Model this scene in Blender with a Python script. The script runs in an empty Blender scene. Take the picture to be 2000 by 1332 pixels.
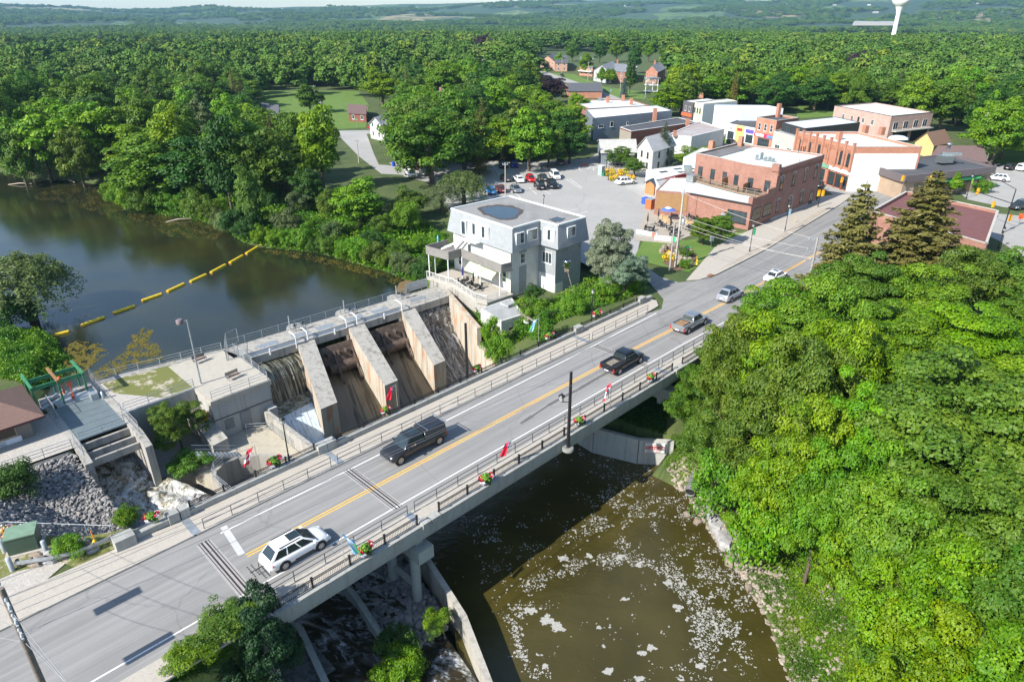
import bpy,math,random
import numpy as np
from mathutils import Vector,Matrix
random.seed(7);RNG=np.random.default_rng(7)
SC=bpy.context.scene
COL=SC.collection
F=1333.0;PITCH=math.atan(641/1333.0);CZ=36.0
cam_d=bpy.data.cameras.new('camera');cam=bpy.data.objects.new('camera',cam_d);COL.objects.link(cam)
cam_d.sensor_width=36;cam_d.lens=36*F/2000;cam_d.clip_start=.5;cam_d.clip_end=30000
cam.location=(0,0,CZ);cam.rotation_euler=(math.pi/2-PITCH,0,0)
SC.camera=cam
SUN_AZ,SUN_EL=219.0,38.0
w=bpy.data.worlds.new('World');SC.world=w;w.use_nodes=True
nt=w.node_tree;nt.nodes.clear()
sky=nt.nodes.new('ShaderNodeTexSky');sky.sky_type='NISHITA';sky.sun_disc=False
sky.sun_elevation=math.radians(SUN_EL);sky.sun_rotation=math.radians(90-SUN_AZ)
sky.air_density=1.0;sky.dust_density=.6;sky.ozone_density=1.6;sky.altitude=200
bg=nt.nodes.new('ShaderNodeBackground');bg.inputs[1].default_value=.12
wo=nt.nodes.new('ShaderNodeOutputWorld')
nt.links.new(sky.outputs[0],bg.inputs[0]);nt.links.new(bg.outputs[0],wo.inputs[0])
sun_d=bpy.data.lights.new('sun','SUN');sun_d.energy=5.0;sun_d.angle=math.radians(.5);sun_d.color=(1,.95,.87)
sun=bpy.data.objects.new('sun',sun_d);COL.objects.link(sun)
_a,_e=math.radians(SUN_AZ),math.radians(SUN_EL)
sd=Vector((math.cos(_a)*math.cos(_e),math.sin(_a)*math.cos(_e),math.sin(_e)))
sun.rotation_euler=sd.to_track_quat('Z','Y').to_euler();sun.location=sd*200
SC.view_settings.view_transform='Standard';SC.view_settings.look='None'
SC.view_settings.gamma=1;SC.view_settings.exposure=.88;SC.view_settings.use_curve_mapping=False
SC.render.engine='CYCLES'
SC.cycles.max_bounces=6;SC.cycles.diffuse_bounces=3;SC.cycles.glossy_bounces=3
SC.cycles.transmission_bounces=3;SC.cycles.transparent_max_bounces=6;SC.cycles.volume_bounces=0
SC.cycles.use_denoising=True
SP,CP=math.sin(PITCH),math.cos(PITCH)
def PX(u,v,z=0.0):
 x=(u-1000)/F;q=(v-666)/F
 r=(x,CP-q*SP,-SP-q*CP);t=(z-CZ)/r[2]
 return Vector((r[0]*t,r[1]*t,z))
def proj(x,y,z):
 d=y*CP-(z-CZ)*SP;up=y*SP+(z-CZ)*CP
 return 1000+F*x/d,666-F*up/d
AX=math.radians(45.2);CA,SA=math.cos(AX),math.sin(AX)
OX,OY=PX(720,958)[:2]
def ST(s,t,z=0.0):
 return Vector((OX+s*CA-t*SA,OY+s*SA+t*CA,z))
def BS(u,v,z=0.0):
 p=PX(u,v,z);dx,dy=p.x-OX,p.y-OY
 return dx*CA+dy*SA,-dx*SA+dy*CA
class MB:
 def __init__(s):s.v=[];s.f=[];s.m=[];s.sm=[]
 def add(s,vs,fs,m=0,smooth=False):
  n=len(s.v);s.v += [tuple(p) for p in vs]
  for f in fs:s.f.append([n+i for i in f]);s.m.append(m);s.sm.append(smooth)
 def hexa(s,b,t,m=0,mt=None):
  n=len(b)
  s.add(list(b)+list(t),[list(range(n))[::-1]]+[[i,(i+1) % n,n+(i+1) % n,n+i] for i in range(n)],m)
  s.add(list(t),[list(range(n))],m if mt is None else mt)
 def box(s,x0,x1,y0,y1,z0,z1,m=0,T=None,mt=None):
  T=T or (lambda a,b,c:(a,b,c))
  s.hexa([T(x0,y0,z0),T(x1,y0,z0),T(x1,y1,z0),T(x0,y1,z0)],[T(x0,y0,z1),T(x1,y0,z1),T(x1,y1,z1),T(x0,y1,z1)],m,mt)
 def prism(s,poly,z0,z1,m=0,mt=None):
  a=sum(poly[i][0]*poly[(i+1) % len(poly)][1]-poly[(i+1) % len(poly)][0]*poly[i][1] for i in range(len(poly)))
  if a < 0:poly=poly[::-1]
  s.hexa([(p[0],p[1],z0) for p in poly],[(p[0],p[1],z1) for p in poly],m,mt)
 def quad(s,*p,m=0):s.add(p,[list(range(len(p)))],m)
 def tube(s,p,q,r,n=6,r2=None,m=0,cap=True):
  p=Vector(p);q=Vector(q);d=q-p
  if d.length < 1e-6:return
  a=d.orthogonal().normalized();b=d.normalized().cross(a);r2=r if r2 is None else r2
  vs=[]
  for c,rr in ((p,r),(q,r2)):
   for i in range(n):
    an=2*math.pi*(i+.5)/n;vs.append(c+a*(rr*math.cos(an))+b*(rr*math.sin(an)))
  s.add(vs,[[i,(i+1) % n,n+(i+1) % n,n+i] for i in range(n)],m,n > 5)
  if cap:s.add(vs[:n],[list(range(n))[::-1]],m);s.add(vs[n:],[list(range(n))],m)
 def path(s,pts,r,n=5,m=0):
  for a,b in zip(pts[:-1],pts[1:]):s.tube(a,b,r,n,m=m)
 def bar(s,p,q,w,h,m=0):
  p=Vector(p);q=Vector(q);d=(q-p);n=Vector((-d.y,d.x,0))
  n=n.normalized()*w/2 if n.length > 1e-6 else Vector((w/2,0,0));u=Vector((0,0,h))
  s.hexa([p-n,q-n,q+n,p+n],[p-n+u,q-n+u,q+n+u,p+n+u],m)
 def lathe(s,c,prof,n=12,m=0,smooth=True):
  c=Vector(c);vs=[]
  for r,z in prof:
   for i in range(n):
    a=2*math.pi*i/n;vs.append(c+Vector((r*math.cos(a),r*math.sin(a),z)))
  fs=[]
  for k in range(len(prof)-1):
   fs += [[k*n+i,k*n+(i+1) % n,(k+1)*n+(i+1) % n,(k+1)*n+i] for i in range(n)]
  s.add(vs,fs,m,smooth)
  if prof[0][0] > .001:s.add(vs[:n],[list(range(n))[::-1]],m)
  if prof[-1][0] > .001:s.add(vs[-n:],[list(range(n))],m)
 def sheet(s,pts,m=0):s.add(pts,[list(range(len(pts)))],m)
def make_mesh(name,mb,mats,org=(0,0,0)):
 me=bpy.data.meshes.new(name);o=np.array(org[:3],float)
 v=np.array([tuple(p) for p in mb.v],float).reshape(-1,3)-o
 me.from_pydata(v.tolist(),[],mb.f)
 for mt in (mats if isinstance(mats,(list,tuple)) else [mats]):me.materials.append(mt)
 me.polygons.foreach_set('material_index',mb.m);me.polygons.foreach_set('use_smooth',mb.sm)
 uv=me.uv_layers.new(name='uv');data=np.zeros((len(me.loops),2));k=0
 for p in me.polygons:
  n=p.normal;vert=abs(n.z) < .6
  if vert:l=math.hypot(n.x,n.y) or 1;tx,ty=-n.y/l,n.x/l
  for li in p.loop_indices:
   c=v[me.loops[li].vertex_index]+o
   data[li]=(c[0]*tx+c[1]*ty,c[2]) if vert else (c[0]*CA+c[1]*SA,-c[0]*SA+c[1]*CA)
 uv.data.foreach_set('uv',data.ravel())
 me.update();return me
def grid_mesh(name,V,Fc,mats,smooth=True,attrs=None):
 me=bpy.data.meshes.new(name);V=np.ascontiguousarray(V,np.float32);Fc=np.ascontiguousarray(Fc,np.int32);k=Fc.shape[1]
 me.vertices.add(len(V));me.vertices.foreach_set('co',V.ravel())
 me.loops.add(Fc.size);me.loops.foreach_set('vertex_index',Fc.ravel())
 me.polygons.add(len(Fc));me.polygons.foreach_set('loop_start',np.arange(0,Fc.size,k,dtype=np.int32))
 try:me.polygons.foreach_set('loop_total',np.full(len(Fc),k,np.int32))
 except Exception:pass
 me.polygons.foreach_set('use_smooth',np.full(len(Fc),smooth))
 for a,(dom,arr) in (attrs or {}).items():
  at=me.attributes.new(a,'FLOAT',dom);at.data.foreach_set('value',np.ascontiguousarray(arr,np.float32).ravel())
 for mt in (mats if isinstance(mats,(list,tuple)) else [mats]):me.materials.append(mt)
 me.update(calc_edges=True);return me
ORG={}
def thing(name,label,cat,loc=(0,0,0),group=None,rz=0):
 o=bpy.data.objects.new(name,None);COL.objects.link(o);o.location=loc[:3];o.rotation_euler=(0,0,rz)
 o.empty_display_size=.3;o['label']=label;o['category']=cat
 if group:o['group']=group
 ORG[o.name]=tuple(loc[:3]);return o
def part(parent,name,mb,mats,label=None,kind=None,local=False):
 org=(0,0,0) if local else ORG[parent.name]
 me=mb if isinstance(mb,bpy.types.Mesh) else make_mesh(name,mb,mats,org)
 o=bpy.data.objects.new(name,me);COL.objects.link(o);o.parent=parent;ORG[o.name]=org
 if label:o['label']=label
 if kind:o['kind']=kind
 return o
def solo(name,label,cat,mb,mats,loc=(0,0,0),group=None):
 o=bpy.data.objects.new(name,mb if isinstance(mb,bpy.types.Mesh) else make_mesh(name,mb,mats,loc));COL.objects.link(o)
 o.location=loc[:3];o['label']=label;o['category']=cat
 if group:o['group']=group
 ORG[o.name]=tuple(loc[:3]);return o
def struct(name,mb,mats,kind='structure',label=None):
 o=bpy.data.objects.new(name,mb if isinstance(mb,bpy.types.Mesh) else make_mesh(name,mb,mats));COL.objects.link(o)
 o['kind']=kind;ORG[o.name]=(0,0,0)
 if label:o['label']=label
 return o
def dup(root,loc=None,rz=None,label=None,sc=None,group=None):
 r=root.copy();COL.objects.link(r)
 if loc is not None:r.location=loc[:3]
 if rz is not None:r.rotation_euler=(0,0,rz)
 if sc is not None:r.scale=sc if hasattr(sc,'__len__') else (sc,sc,sc)
 if label:r['label']=label
 if group:r['group']=group
 for ch in list(root.children):
  c=ch.copy();COL.objects.link(c);c.parent=r
  for g in list(ch.children):
   d=g.copy();COL.objects.link(d);d.parent=c
 return r
class NB:
 def __init__(s,name):
  s.m=bpy.data.materials.new(name);s.m.use_nodes=True;s.t=s.m.node_tree;s.t.nodes.clear()
  s.out=s.n('ShaderNodeOutputMaterial');s._c={}
 def n(s,ty,**k):
  o=s.t.nodes.new(ty)
  for a,b in k.items():setattr(o,a,b)
  return o
 def l(s,a,b):s.t.links.new(a,b)
 def setv(s,sock,v):
  if isinstance(v,bpy.types.NodeSocket):s.l(v,sock)
  elif sock.type == 'RGBA' and len(v) == 3:sock.default_value=(*v,1)
  else:sock.default_value=v
 def obj(s):
  if 'o' not in s._c:s._c['o']=s.n('ShaderNodeTexCoord')
  return s._c['o'].outputs['Object']
 def uv(s):
  s.obj();return s._c['o'].outputs['UV']
 def pos(s):
  if 'g' not in s._c:s._c['g']=s.n('ShaderNodeNewGeometry')
  return s._c['g'].outputs['Position']
 def map(s,vec,scale=(1,1,1),rz=0,loc=(0,0,0)):
  m=s.n('ShaderNodeMapping');s.l(vec,m.inputs[0]);m.inputs['Scale'].default_value=scale;m.inputs['Rotation'].default_value=(0,0,rz);m.inputs['Location'].default_value=loc
  return m.outputs[0]
 def noise(s,scale,vec=None,detail=4,rough=.55,dist=0,col=False):
  t=s.n('ShaderNodeTexNoise');t.inputs['Scale'].default_value=scale;t.inputs['Detail'].default_value=detail;t.inputs['Roughness'].default_value=rough;t.inputs['Distortion'].default_value=dist
  s.l(vec if vec is not None else s.pos(),t.inputs['Vector']);return t.outputs['Color' if col else 'Fac']
 def vor(s,scale,vec=None,feature='F1',out='Distance',rnd=1):
  t=s.n('ShaderNodeTexVoronoi');t.feature=feature;t.inputs['Scale'].default_value=scale;t.inputs['Randomness'].default_value=rnd
  s.l(vec if vec is not None else s.pos(),t.inputs['Vector']);return t.outputs[out]
 def ramp(s,fac,stops,interp='LINEAR'):
  r=s.n('ShaderNodeValToRGB');r.color_ramp.interpolation=interp;e=r.color_ramp.elements
  while len(e) < len(stops):e.new(.5)
  for i,(p,c) in enumerate(stops):
   e[i].position=p;e[i].color=(*c,1) if hasattr(c,'__len__') else (c,c,c,1)
  s.l(fac,r.inputs[0]);return r.outputs[0]
 def math(s,op,a,b=0.0,c=None,clamp=False):
  m=s.n('ShaderNodeMath',operation=op);m.use_clamp=clamp;s.setv(m.inputs[0],a);s.setv(m.inputs[1],b)
  if c is not None:s.setv(m.inputs[2],c)
  return m.outputs[0]
 def mix(s,fac,a,b,mode='MIX'):
  m=s.n('ShaderNodeMix',data_type='RGBA',blend_type=mode);s.setv(m.inputs[0],fac);s.setv(m.inputs[6],a);s.setv(m.inputs[7],b);return m.outputs[2]
 def bump(s,h,strength=.3,dist=.05):
  b=s.n('ShaderNodeBump');b.inputs['Strength'].default_value=strength;b.inputs['Distance'].default_value=dist;s.l(h,b.inputs['Height']);return b.outputs[0]
 def bsdf(s,color,rough=.7,normal=None,metal=0,spec=None,**k):
  b=s.n('ShaderNodeBsdfPrincipled');s.setv(b.inputs['Base Color'],color);s.setv(b.inputs['Roughness'],rough);s.setv(b.inputs['Metallic'],metal)
  if spec is not None:b.inputs['Specular IOR Level'].default_value=spec
  if normal is not None:s.l(normal,b.inputs['Normal'])
  for a,v in k.items():s.setv(b.inputs[a.replace('_',' ')],v)
  s.l(b.outputs[0],s.out.inputs[0]);return b
MC={}
def flat(name,c,rough=.6,metal=0,var=.12,scale=3,bump=0,spec=None,coat=0):
 if name in MC:return MC[name]
 b=NB(name);n=b.noise(scale,b.obj(),5)
 lo=tuple(x*(1-var) for x in c);hi=tuple(min(1,x*(1+var)) for x in c)
 col=b.ramp(n,[(.3,lo),(.7,hi)])
 nr=b.bump(b.noise(scale*12,b.obj(),3),bump,.02) if bump else None
 s=b.bsdf(col,rough,nr,metal,spec)
 if coat:s.inputs['Coat Weight'].default_value=coat;s.inputs['Coat Roughness'].default_value=.05
 MC[name]=b.m;return b.m
def concrete(name,c=(.42,.40,.36),stain=.5,rust=0,dark=(.16,.15,.13)):
 if name in MC:return MC[name]
 b=NB(name);p=b.pos()
 big=b.noise(.35,p,5,.6);fine=b.noise(7,p,6,.7)
 drip=b.noise(1.0,b.map(p,(1.6,1.6,.13)),5,.65)
 col=b.mix(b.ramp(fine,[(.3,0),(.75,1)]),tuple(x*.8 for x in c),tuple(x*1.1 for x in c))
 col=b.mix(b.math('MULTIPLY',b.ramp(drip,[(.48,0),(.72,1)]),stain),col,dark)
 col=b.mix(b.math('MULTIPLY',b.ramp(big,[(.5,0),(.7,1)]),stain*.6),col,tuple(x*.75 for x in c))
 if rust:
  col=b.mix(b.math('MULTIPLY',b.ramp(b.noise(.7,b.map(p,(1,1,.35),0,(3,1,0)),4,.6,.6),[(.52,0),(.68,1)]),rust),col,(.42,.16,.05))
 bm=b.bump(b.math('ADD',fine,b.vor(1.6,p,'DISTANCE_TO_EDGE')),.25,.03)
 b.bsdf(col,.85,bm);MC[name]=b.m;return b.m
def brick_mat(name,c1,c2,mortar=(.32,.27,.23),scale=1.0):
 if name in MC:return MC[name]
 b=NB(name);t=b.n('ShaderNodeTexBrick');b.l(b.uv(),t.inputs['Vector']);t.inputs['Scale'].default_value=scale
 t.inputs['Brick Width'].default_value=.3;t.inputs['Row Height'].default_value=.1;t.inputs['Mortar Size'].default_value=.012;t.inputs['Bias'].default_value=0
 for k,c in (('Color1',c1),('Color2',c2),('Mortar',mortar)):t.inputs[k].default_value=(*c,1)
 n=b.noise(.5,b.pos(),6,.7)
 col=b.mix(b.ramp(n,[(.35,.0),(.7,.45)]),t.outputs[0],tuple(x*.55 for x in c1))
 col=b.mix(b.ramp(b.noise(3,b.pos(),5,.8),[(.55,0),(.8,.5)]),col,tuple(min(1,x*1.3) for x in c2))
 b.bsdf(col,.85,b.bump(t.outputs['Fac'],-.3,.02));MC[name]=b.m;return b.m
def siding(name,c,pitch=.2,vertical=False,dark=.7,rough=.6,metal=0):
 if name in MC:return MC[name]
 b=NB(name);sx=b.n('ShaderNodeSeparateXYZ');b.l(b.uv(),sx.inputs[0])
 a=b.math('FRACT',b.math('DIVIDE',sx.outputs[0 if vertical else 1],pitch))
 line=b.ramp(a,[(0,dark),(.12,1),(.9,1),(1,dark)])
 n=b.ramp(b.noise(1.2,b.pos(),5,.7),[(.3,.85),(.7,1.08)])
 col=b.mix(1,b.mix(1,c,line,'MULTIPLY'),n,'MULTIPLY')
 b.bsdf(col,rough,b.bump(a,.3,.03),metal);MC[name]=b.m;return b.m
def shingles(name,c,row=.2):
 if name in MC:return MC[name]
 b=NB(name);t=b.n('ShaderNodeTexBrick');b.l(b.uv(),t.inputs['Vector'])
 t.inputs['Brick Width'].default_value=.35;t.inputs['Row Height'].default_value=row;t.inputs['Mortar Size'].default_value=.015
 t.inputs['Color1'].default_value=(*[x*.75 for x in c],1);t.inputs['Color2'].default_value=(*[x*1.2 for x in c],1);t.inputs['Mortar'].default_value=(*[x*.45 for x in c],1)
 col=b.mix(b.ramp(b.noise(.8,b.pos(),5),[(.4,0),(.75,.5)]),t.outputs[0],tuple(x*.8 for x in c))
 b.bsdf(col,.9,b.bump(t.outputs['Fac'],-.4,.02));MC[name]=b.m;return b.m
def glass(name='window_glass',c=(.02,.03,.035)):
 if name in MC:return MC[name]
 b=NB(name);n=b.noise(.9,b.pos(),2)
 b.bsdf(b.mix(n,c,tuple(x*2.2 for x in c)),.06,None,0,.8);MC[name]=b.m;return b.m
ZL,ZR=-3.2,-9.5
def sdist(poly,X,Y):
 P=np.array([(p[0],p[1]) for p in poly],float);Q=np.roll(P,-1,0)
 best=np.full(X.shape,1e18);ins=np.zeros(X.shape,bool)
 for a,b in zip(P,Q):
  d=b-a;L=(d**2).sum() or 1e-9
  t=np.clip(((X-a[0])*d[0]+(Y-a[1])*d[1])/L,0,1)
  best=np.minimum(best,(X-a[0]-t*d[0])**2+(Y-a[1]-t*d[1])**2)
  c=(a[1] > Y) != (b[1] > Y)
  ins ^= c & (X < (b[0]-a[0])*(Y-a[1])/((b[1]-a[1]) or 1e-9)+a[0])
 r=np.sqrt(best);return np.where(ins,-r,r)
LAKE=[PX(u,v,ZL) for u,v in [(-60,330),(60,352),(150,357),(205,368),(235,395),(262,412),(300,417),(350,424),(400,434),(430,444),(470,472),(500,482),(540,487),(600,492),(650,502),(700,517),(760,534),(795,549),(835,556)]]
LAKE += [ST(37,36.5),ST(36,33),ST(14,34),ST(5,34.5),ST(3.5,38.6),ST(-9.5,41.4),ST(-15.5,41)]
LAKE += [PX(u,v,ZL) for u,v in [(118,690),(100,655),(40,640),(-80,640),(-500,620),(-500,330)]]
SHORE=[(1318,925),(1345,962),(1378,1015),(1415,1070),(1470,1145),(1502,1200),(1530,1280),(1560,1345),(1600,1480)]
GORGE=[ST(-9.3,32.4),ST(-9.9,41),ST(-14.3,41),ST(-14.9,28),ST(-24.5,27.8),ST(-24.5,17),ST(-16.6,9.2),ST(-12.6,7.6),ST(-12.6,-6.9),ST(-13.2,-12),ST(-17,-30),ST(-17,-60)]
GORGE += [PX(u,v,ZR) for u,v in SHORE[::-1]]+[ST(34.2,-9.3),ST(31.9,-5.6),ST(30.3,-1.6),ST(33,21),ST(38.4,33.3),ST(38.4,35.5),ST(5,36),ST(4.4,28.4),ST(-.9,28.4),ST(-.9,32.4)]
RU=[-2500,-400,0,100,200,500,700,900,1000,1150,1250,1350,1400,1480,1525,1650,2000,2400,5000]
RV=[14,13,11,14,19,17,13,8,5,3,0,-4,-2,4,3,-5,-9,-6,0]
def sstep(a,b,x):t=np.clip((x-a)/(b-a),0,1);return t*t*(3-2*t)
def ground(X,Y):
 X=np.asarray(X,float);Y=np.asarray(Y,float)
 dx,dy=X-OX,Y-OY;S=dx*CA+dy*SA;T=-dx*SA+dy*CA
 h=np.full(X.shape,-.06)
 h=h-2.2*sstep(12,25,T)*sstep(16,7,S)*sstep(75,55,T)
 h=h-2.0*sstep(9,20,T)*sstep(66,52,S)*sstep(20,30,S)*sstep(70,50,T)
 dL=sdist(LAKE,X,Y)
 left=S < 5
 bw=np.where(left,5.0,13.0)
 h=np.minimum(h,np.where(dL > 0,ZL+.1+(0-ZL)*sstep(0,1,dL/bw),np.maximum(ZL-.1+dL*.5,-5.5)))
 dG=sdist(GORGE,X,Y)
 rt=X > 7;rightdown=rt & (T < -8.5)
 Er=np.interp(T,[-13,-8,3,9],[ZR+.3,-6.4,-6.4,-3.5]);Kr=np.interp(T,[-12,-8,8,9],[.6,.42,.38,.35])
 E=np.where((rt | (T >= -8.5)) & (S > 15),Er,np.where((S <= 15) & (T < -6.5),-8.0,np.where(rt & (T < -8),ZR+.3,0.0)));K=np.where((rt | (T >= -8.5)) & (S > 15),Kr,np.where(rt & (T < -8),.6,np.where((S <= 15) & (T < -6.5),.8,1.0)))
 E=np.where(rightdown & (S <= 15),ZR+.3,E);K=np.where(rightdown & (S <= 15),.6,K);ld=(~rt) & (T < -6.5)
 wl=sstep(-14,-24,T)*rightdown
 h=np.minimum(h,np.where(dG > 0,E+K*dG-wl*.38*np.clip(dG,0,5.5),np.where(rightdown | (ld & (S < -8)),E+1.0*np.maximum(dG,-3),np.where(dG < -.35,-11.5,E))))
 R=np.hypot(X,Y);az=np.clip(X/np.maximum(Y,1),-4,4)*1478+1000
 zr=36+(25-np.interp(az,RU,RV))/1641*7000
 roll=9*np.sin(X/310+1.3)*np.cos(Y/420)+6*np.sin(X/140+Y/230)+4*np.sin(Y/97-X/170)
 far=sstep(2300,7000,R)
 h=h-14*sstep(700,1700,R)*(1-far)+far*(zr-h)*np.where(R > 7000,1-.3*sstep(7000,9000,R),1)+roll*sstep(1200,3500,R)*(1-.75*sstep(5500,7000,R))
 return h
def axis(lo,f0,f1,hi,step):
 c=list(np.arange(f0,f1,step));a=[];x,d=f0,step
 while x > lo:d=min(d*1.16,160);x -= d;a.append(x)
 b=[];x,d=c[-1],step
 while x < hi:d=min(d*1.16,160);x += d;b.append(x)
 return np.array(a[::-1]+c+b)
xs=axis(-9500,-66,68,9500,.65);ys=axis(-300,14,135,9200,.65)
GX,GY=np.meshgrid(xs,ys);GZ=ground(GX,GY)
nx,ny=len(xs),len(ys);idx=np.arange(nx*ny).reshape(ny,nx)
Q=np.stack([idx[:-1,:-1],idx[:-1,1:],idx[1:,1:],idx[1:,:-1]],-1).reshape(-1,4)
b=NB('meadow_ground');p=b.pos()
n1=b.noise(.25,p,6,.65);n2=b.noise(3,p,5,.7)
near=b.mix(b.ramp(n1,[(.35,0),(.65,1)]),(.035,.07,.012),(.075,.10,.025))
near=b.mix(b.ramp(n2,[(.5,0),(.8,.7)]),near,(.12,.10,.055))
sx=b.n('ShaderNodeSeparateXYZ');b.l(p,sx.inputs[0])
wp=b.n('ShaderNodeVectorMath',operation='ADD');b.l(p,wp.inputs[0]);ws=b.n('ShaderNodeVectorMath',operation='SCALE');b.l(b.noise(.004,p,3,col=True),ws.inputs[0]);ws.inputs['Scale'].default_value=120;b.l(ws.outputs[0],wp.inputs[1])
cell=b.vor(1/330.,b.map(wp.outputs[0],(1,.55,0),.35),'F1','Color',.75)
cs=b.n('ShaderNodeSeparateColor');b.l(cell,cs.inputs[0])
fld=b.ramp(cs.outputs[0],[(0,(.020,.055,.016)),(.55,(.03,.075,.02)),(.68,(.085,.15,.035)),(.8,(.13,.18,.05)),(.92,(.26,.22,.10))],'CONSTANT')
fld=b.mix(b.ramp(b.noise(.012,p,8,.8),[(.47,0),(.55,.9)]),fld,(.02,.045,.018))
col=b.mix(b.ramp(b.math('DIVIDE',sx.outputs[1],1500),[(.45,0),(.75,1)]),near,fld)
b.bsdf(col,.95,b.bump(n2,.5,.15));M_GROUND=b.m
struct('ground',grid_mesh('ground',np.stack([GX,GY,GZ],-1).reshape(-1,3),Q,M_GROUND),None)
b=NB('pond_water');p=b.pos()
rip=b.noise(1.1,b.map(p,(1,1.6,1)),3,.5);rip2=b.noise(5,p,2,.5)
c=b.mix(b.ramp(b.noise(.07,p,3),[(.35,0),(.65,1)]),(.012,.016,.010),(.030,.030,.010))
b.bsdf(c,.12,b.bump(b.math('ADD',rip,b.math('MULTIPLY',rip2,.3)),.07,.12),0,.62);M_POND=b.m
b=NB('river_water');p=b.pos()
rip=b.noise(.7,b.map(p,(1,1.4,1),.6),4,.6,.8);rip2=b.noise(6,p,3,.5)
c=b.mix(b.ramp(b.noise(.1,p,4,.6,.5),[(.35,0),(.7,1)]),(.040,.034,.008),(.068,.056,.014))
b.bsdf(c,.1,b.bump(b.math('ADD',rip,b.math('MULTIPLY',rip2,.35)),.3,.2),0,.5);M_RIVER=b.m
def white_water(name,amount,c1=(.055,.04,.012),c2=(.62,.66,.66),sx=1.,sy=.25,rot=0.,sc=1.1,sz=1.):
 b=NB(name);p=b.map(b.pos(),(1,1,1),-AX);p=b.map(p,(1,1,1),rot);p=b.map(p,(sx,sy,sz))
 n=b.noise(sc,p,8,.72,1.2);n2=b.noise(sc*6,p,5,.7,.5)
 f=b.ramp(b.math('ADD',b.math('MULTIPLY',n,.75),b.math('MULTIPLY',n2,.3)),[(.62-amount*.3,0),(.80-amount*.3,1)])
 b.bsdf(b.mix(f,c1,c2),b.math('ADD',b.math('MULTIPLY',f,.5),.12),b.bump(b.math('ADD',n,b.math('MULTIPLY',n2,.4)),.5,.2),0,.4)
 return b.m
mb=MB();mb.sheet([(p[0],p[1],ZL) for p in [PX(-700,290,ZL)]+[PX(60,300,ZL),PX(260,360,ZL),PX(430,400,ZL),PX(640,460,ZL),PX(850,530,ZL),ST(37.6,40),ST(37.6,33.8),ST(6,35.8),ST(3.5,37.5),ST(-9.9,38),ST(-14.2,38),ST(-15.5,40),PX(-100,760,ZL),PX(-900,700,ZL)]])
struct('pond_water',mb,M_POND)
mb=MB();mb.sheet([ST(-1,3,ZR),ST(2.5,-4.6,ZR),ST(1.6,-8.5,ZR),ST(0,-10.6,ZR),ST(-6.5,-26,ZR),ST(-14,-60,ZR),ST(60,-60,ZR),ST(60,-8,ZR),ST(34,-1,ZR),ST(34,19,ZR),ST(9,21,ZR),ST(4,14,ZR)][::-1])
struct('river_water',mb,M_RIVER)
def foam():
 V,Fc=[],[];rng=np.random.default_rng(3)
 def dens(u,v):
  d=.06
  r=math.hypot((u-1190)/190,(v-1230)/135)
  if v < 1330:d += .95*math.exp(-((r-1.0)/.10)**2)*(1 if v < 1290 else .6)
  d += .75*math.exp(-(((u-1390)/95)**2+((v-1130)/70)**2))+.6*math.exp(-(((u-1430)/60)**2+((v-1230)/70)**2))
  d += .7*math.exp(-(((u-1190)/60)**2+((v-1020)/60)**2))+.5*math.exp(-(((u-1060)/35)**2+((v-1215)/25)**2))*2
  d += .55*math.exp(-(((u-1330)/60)**2+((v-1000)/45)**2))
  d += .35*math.exp(-(((u-1010)/130)**2+((v-1010)/45)**2))+.45*math.exp(-(((u-960)/60)**2+((v-1080)/50)**2))
  if abs(u-1200-(v-920)*.9) < 75 and v < 1010:d += .35
  if r < .85:d *= .5
  return d
 def raft(c,r0,k=6):
  e=rng.uniform(.45,1);a0=rng.uniform(0,6.28);ro=rng.uniform(0,3.14)
  pts=[]
  for j in range(k):t=a0+6.283*j/k;x,y=r0*e*math.cos(t)*rng.uniform(.5,1.4),r0*math.sin(t)*rng.uniform(.5,1.4);pts.append((c.x+x*math.cos(ro)-y*math.sin(ro),c.y+x*math.sin(ro)+y*math.cos(ro),c.z))
  n=len(V);V.extend([tuple(c)]+pts);Fc.extend([(n,n+1+j,n+1+(j+1) % k) for j in range(k)])
 from mathutils import noise as mn
 for i in range(60000):
  u,v=rng.uniform(830,1560),rng.uniform(840,1345);q=mn.noise(Vector((u/38,v/30,1.3)))+.6*mn.noise(Vector((u/15,v/12,7)));f=mn.noise(Vector((u/6,v/5,3)))
  if q+f*.5 < .42-.62*dens(u,v):continue
  if rng.random() > min(1,dens(u,v)*1.1+.04):continue
  raft(PX(u,v,ZR+.004+.004*rng.random()),rng.choice([.03,.05,.08,.13],p=[.35,.35,.22,.08]))
 for cu,cv,R,m in [(1068,1212,16,170),(1088,1224,22,150),(1036,1192,14,80),(1270,1265,9,60),(1255,1275,9,50),(1190,1310,12,90),(1247,1102,9,60),(1304,1138,8,60),(1210,1088,9,60),(1100,1090,12,80),(1150,1085,9,60),(1325,1185,10,60),(1365,1300,9,60),(1065,1300,9,50),(1250,1325,10,60),(1170,1225,5,25),(1220,1170,6,25)]:
  for i in range(m):
   a,rr=rng.uniform(0,6.28),R*rng.random()**.6;sh=.55+.7*mn.noise(Vector((math.cos(a)*1.6+cu,math.sin(a)*1.6,cv)))*1.4;raft(PX(cu+rr*sh*1.25*math.cos(a),cv+rr*sh*.75*math.sin(a),ZR+.006+.005*rng.random()),rng.uniform(.05,.17))
 struct('river_foam',grid_mesh('river_foam',V,Fc,flat('foam',(.34,.335,.31),.8,scale=9,var=.2),False),None,'stuff')
foam()
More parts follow.
